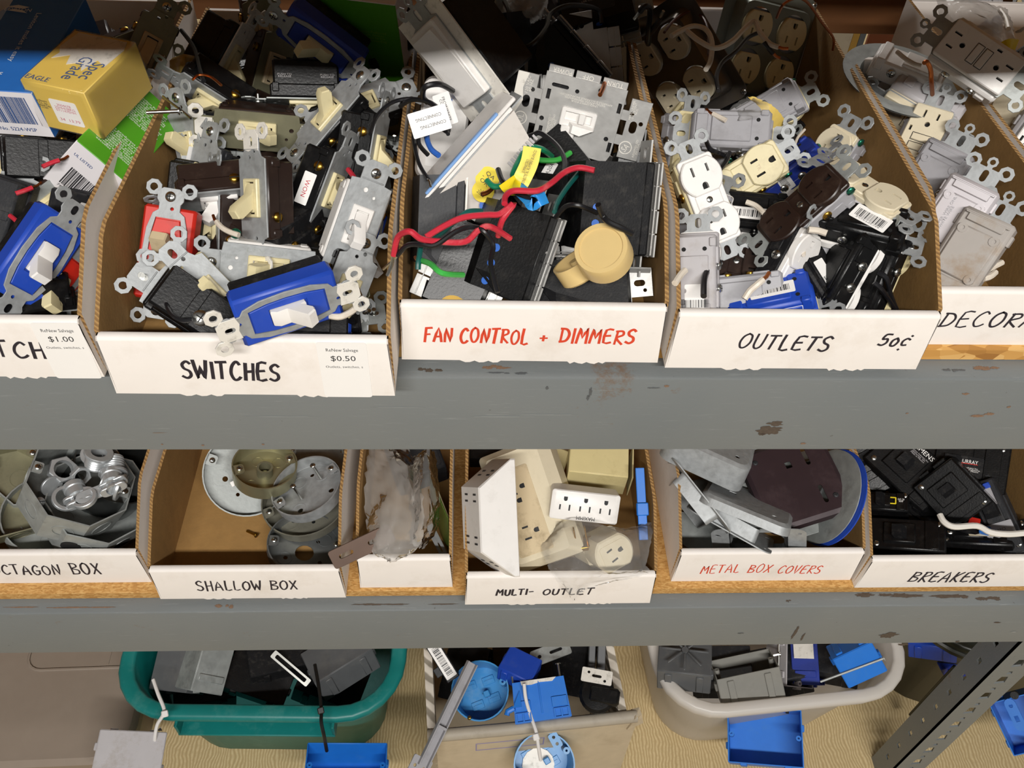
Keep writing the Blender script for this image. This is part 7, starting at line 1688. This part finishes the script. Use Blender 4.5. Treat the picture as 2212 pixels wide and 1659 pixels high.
zip_tie('black zip tie holding the blue box to the teal tub', pxw([(680, 1435, .295), (688, 1480, .292), (694, 1530, .289), (694, 1560, .288), (700, 1590, .276), (706, 1622, .245)], .28), TIEK, (693, 1535, .292))
zip_tie('white zip tie on the front of the cardboard box', pxw([(1132, 1476, .31), (1136, 1510, .295), (1146, 1545, .283), (1158, 1580, .278), (1163, 1612, .268), (1168, 1642, .245)], .28), TIE, (1158, 1592, .277))
# cardboard box contents
def round_box(r=46, d=50):
    mb = MB(); mb.lathe([(r*.92, -d), (r, 0), (r-2, 0), (r*.92-2, -d+2), (1, -d+2)], 36, close=False); mb.prism(circ(0, 0, r*.92, 36), -d, -d+.5)
    for k, (x, y) in enumerate(((-14, 16), (14, 14), (-12, -14), (14, -12))): mb.box((x, y, -d+3), (18, 12, 2), .5); mb.box((x, y, -d+4.4), (13, 1.5, 1.6))
    for s in (-1, 1): mb.prism(circ(s*(r-7), 0, 5, 12), -30, -.5, [circ(s*(r-7), 0, 1.8, 8)])
    mb.box((6, -4, -d+8), (9, 9, 16), 1); return mb.mesh('box_shell')
thing('ceiling_box', 'sky blue round ceiling box on its side in the cardboard box', 'device box', pose(1040, 1532, .268, 20, -6, -4), [('box_shell', round_box(42, 44), CYAN), ('screw', moved(screw_mesh(3, 2, 14), T(-.026, -.030, .002)), [BRASS, HOLE])])
thing('ceiling_box', 'light blue round box splashed white inside hanging under the white zip tie', 'device box', pose(1176, 1652, .215, 30, 10, 0), [('box_shell', round_box(44, 52), CYAN), ('paint_patch', MB().prism(circ(-8, -4, 24, 14), -47, -46.4).mesh('paint_patch'), PAINTW), ('mounting_ear', MB().prism(rrect(30, 20, 14, 22, 3), -1, 1, [circ(30, 25, 2.4), circ(30, 15, 2.4)]).mesh('mounting_ear'), CYAN)])
def snap_box():
    mb = MB(); mb.hull([(-38, -26, -30), (38, -26, -30), (36, 28, -30), (-36, 28, -30)], [(-40, -27, 0), (40, -27, 0), (37, 28, 0), (-37, 28, 0)])
    for s in (-1, 1): mb.prism(rrect(s*27, -20, 22, 13, 1), -1, 3, [rect(s*27-5, -20, 8, 10), rect(s*27+5, -20, 8, 10)]); mb.box((s*26, -5, 1), (22, 14, 3), .6)
    mb.box((0, 4, .8), (2, 44, 2.5), .4); mb.hull([(-40, -6, 1), (-28, -6, 1), (-28, 16, 1)], [(-40, -6, 8), (-28, -6, 6), (-28, 16, 3)]); mb.tube([(-39, -6, 4), (-48, -9, 4), (-50, -14, 4)], 4, 8)
    return mb.mesh('box_shell')
thing('ceiling_box', 'bright blue box with nails and a paint smeared top lying on the cardboard rim', 'device box', pose(1168, 1512, .290, 8, -6, 0), [('box_shell', snap_box(), BOXBLUE), ('nail', moved(screw_mesh(4.4, 1.6, 22, False, 1.6), T(-.036, .046, -.010, rx=-90)), [CHROME, HOLE]), ('nail', moved(screw_mesh(4.4, 1.6, 22, False, 1.6), T(.032, .046, -.010, rx=-90)), [CHROME, HOLE]),
  ('paint_patch', MB().prism([(-24, 23), (-10, 22), (2, 24), (20, 23), (26, 28), (-25, 28.4)], .1, 2).mesh('paint_patch'), PAINTW)])
single('bar_hanger', 'long grey channel hanger leaning out of the left of the cardboard box', 'bracket', MB().box((0, 0, 0), (150, 14, 1.8), .3).box((0, 7, 3.5), (150, 1.8, 8), .3).box((0, -7, 3.5), (150, 1.8, 8), .3).box((-20, 0, 5), (4, 14, 8), .5).prism(rrect(-84, 2, 38, 30, 2), -1, 1, [circ(-78, 10, 2.4), circ(-78, -4, 2.4), circ(-92, 4, 2.4)]).mesh('bracket'), GREYP, pose(966, 1540, .286, 64, 24, 0))
single('bar_hanger', 'pair of grey channels lying at the back right of the cardboard box', 'bracket', MB().box((0, 0, 0), (120, 12, 8), 1).box((0, 14, -2), (120, 10, 8), 1).mesh('bracket'), DKGREY, pose(1298, 1440, .262, 86, 10, 0))
thing('labelled_bracket', 'dark bracket with a barcode card at the back left of the cardboard box', 'bracket', pose(955, 1428, .285, -56, 10, 0), [('plate', MB().box((0, 0, -3), (62, 20, 5), 1).box((10, -14, -4), (14, 10, 6), 1).mesh('plate'), CHAR), stick(None, 54, 17, 0, 0, -.3, 'z', 0, bar=(44, 10))])
thing('round_bracket', 'black bracket with a white slotted plate at the right of the cardboard box', 'bracket', pose(1290, 1500, .262, -10, -10, 0), [('body', MB().lathe([(24, -20), (26, 0), (22, 4), (4, 6)], 24).box((10, 0, 0), (44, 24, 16), 4).mesh('body'), BLACK), ('slotted_plate', MB().prism(rrect(-4, 24, 44, 20, 2), 4, 5.6, [slot(-4, 24, 14, 4), circ(-16, 28, 2), circ(8, 19, 2)]).mesh('slotted_plate'), PAINTW)])
single('bar_hanger', 'flat bracket with a bent tab at the back of the cardboard box', 'bracket', MB().prism(rrect(0, 0, 60, 24, 3), 0, 1.6, [circ(-18, 0, 3), slot(8, 0, 20, 5)]).mesh('bracket'), GALVD, pose(1190, 1410, .27, 20, -20, 0))
device_box('black box low in the middle of the cardboard box', pose(1130, 1440, .17, 4, 160, 0), BLACK, 70, 90, 46, False)
device_box('black box low at the left of the cardboard box', pose(1008, 1460, .16, 78, 160, 0), BLACK, 66, 84, 46, False)
device_box('black box low at the right of the cardboard box', pose(1240, 1440, .17, 80, 160, 0), BLACKM, 66, 84, 46, False)
device_box('blue scrap box in the dark of the cardboard box', pose(1120, 1458, .262, -30, 150, 10), BLUE, 40, 50, 30, False)
tuck('carton', OUTSIDE)
# ================================================================== what shows behind the rack
BK = thing('rear_board', 'dark brown wooden board closing the back of the upper shelf', 'board', flat(-.12, .57, 1.012), [('board', MB().box((0, 0, 95), (1560, 16, 190), 1).mesh('board'), mat('brown_fibreboard', '6e4522', .7, var=.12, nscale=30))])
BK.location.z = 1.0125
xs = [at_y(px, 66, 1.55).x for px in (1780, 1846, 1861, 1878, 1945)]
for (nm, lb, cat_, a, b, m, hh) in (('peg_board', 'white peg board of the next aisle seen through the gap behind the bins', 'peg board', xs[0]-.05, xs[1], PWHITE, .66), ('yellow_board', 'yellow board edge in the next aisle seen through the gap', 'board', xs[1]+.001, xs[2], mat('yellow_ochre_paint', 'd9b25e', .6), .66),
    ('blue_board', 'slate blue board edge in the next aisle seen through the gap', 'board', xs[2]+.001, xs[3]-.004, mat('slate_blue_paint', '76839a', .6), .66), ('rust_board', 'rust brown board in the next aisle seen through the gap', 'board', xs[3]+.004, xs[4]+.2, mat('rust_brown_paint', '8a4a30', .6), .66)):
    mb = MB(); w = (b-a)*1000
    hs = [circ(-w/2+25*i+12, 30*j+20, 3, 8) for i in range(int(w/25)) for j in range(9, 21)] if nm == 'peg_board' else []
    mb.prism([(-w/2, 0), (w/2, 0), (w/2, hh*1000), (-w/2, hh*1000)], 0, 9, hs, axis='y')
    single(nm, lb, cat_, mb.mesh(nm), m, Matrix.Translation(((a+b)/2, 1.55, .0005)))
# how far (mm) single pieces lie deeper in, or nearer the top of, their heap
DEPTH = {'rotary_dimmer_dial': {1: 4}, 'toggle_switch': {0: 1, 2: 4, 3: 1, 5: 3, 8: -4, 9: 4, 14: 3, 15: 4, 22: -1, 27: 4, 33: 25, 34: 6, 36: 6, 37: 25, 38: 20, 40: 9, 41: 9, 42: 16, 44: 20, 46: 6, 48: 16, 50: 12, 52: 6, 55: 6, 57: 25, 60: 16, 61: 20, 62: 16, 63: 16, 64: 25, 65: 16, 66: 25, 70: 4, 71: 4, 80: 25, 81: 20, 84: 3, 85: 3, 88: 6, 91: 16, 92: 9, 94: 25, 95: 20, 97: 20, 99: 25, 101: 6, 102: 12}, 'wall_outlet': {0: 2, 2: -2, 4: 25, 7: 2, 12: 2, 14: 1, 15: 2, 24: 6, 28: 25, 29: 6, 30: 20, 31: 25, 36: 25, 37: 16, 39: 12}, 'dimmer_switch': {9: 1, 22: 6, 25: 9}, 'wiring_carton': {3: 4}, 'rectangular_outlet': {0: 3, 5: 9, 6: 6}, 'covered_outlet': {1: 3}, 'outlet_box': {0: 4}, 'surface_box': {2: 3}, 'octagon_box': {0: 2, 2: 4, 4: 6}, 'box_cover': {6: 8, 7: -2, 8: 8, 9: -4}, 'pancake_box': {5: 20}, 'circuit_breaker': {4: 2}, 'ceiling_box': {0: 2}, 'bar_hanger': {2: 3}, 'device_box': {5: 20, 16: 20, 17: 20}}
bpy.context.view_layer.update()
for nm, tab in DEPTH.items():
    for k, s in tab.items():
        o = bpy.data.objects.get(nm if k == 0 else '%s.%03d' % (nm, k))
        if o is None: continue
        V = _verts(o); d = (Vector(V.mean(0))-CAM).normalized()
        o.matrix_world = Matrix.Translation(d*s*.001) @ o.matrix_world
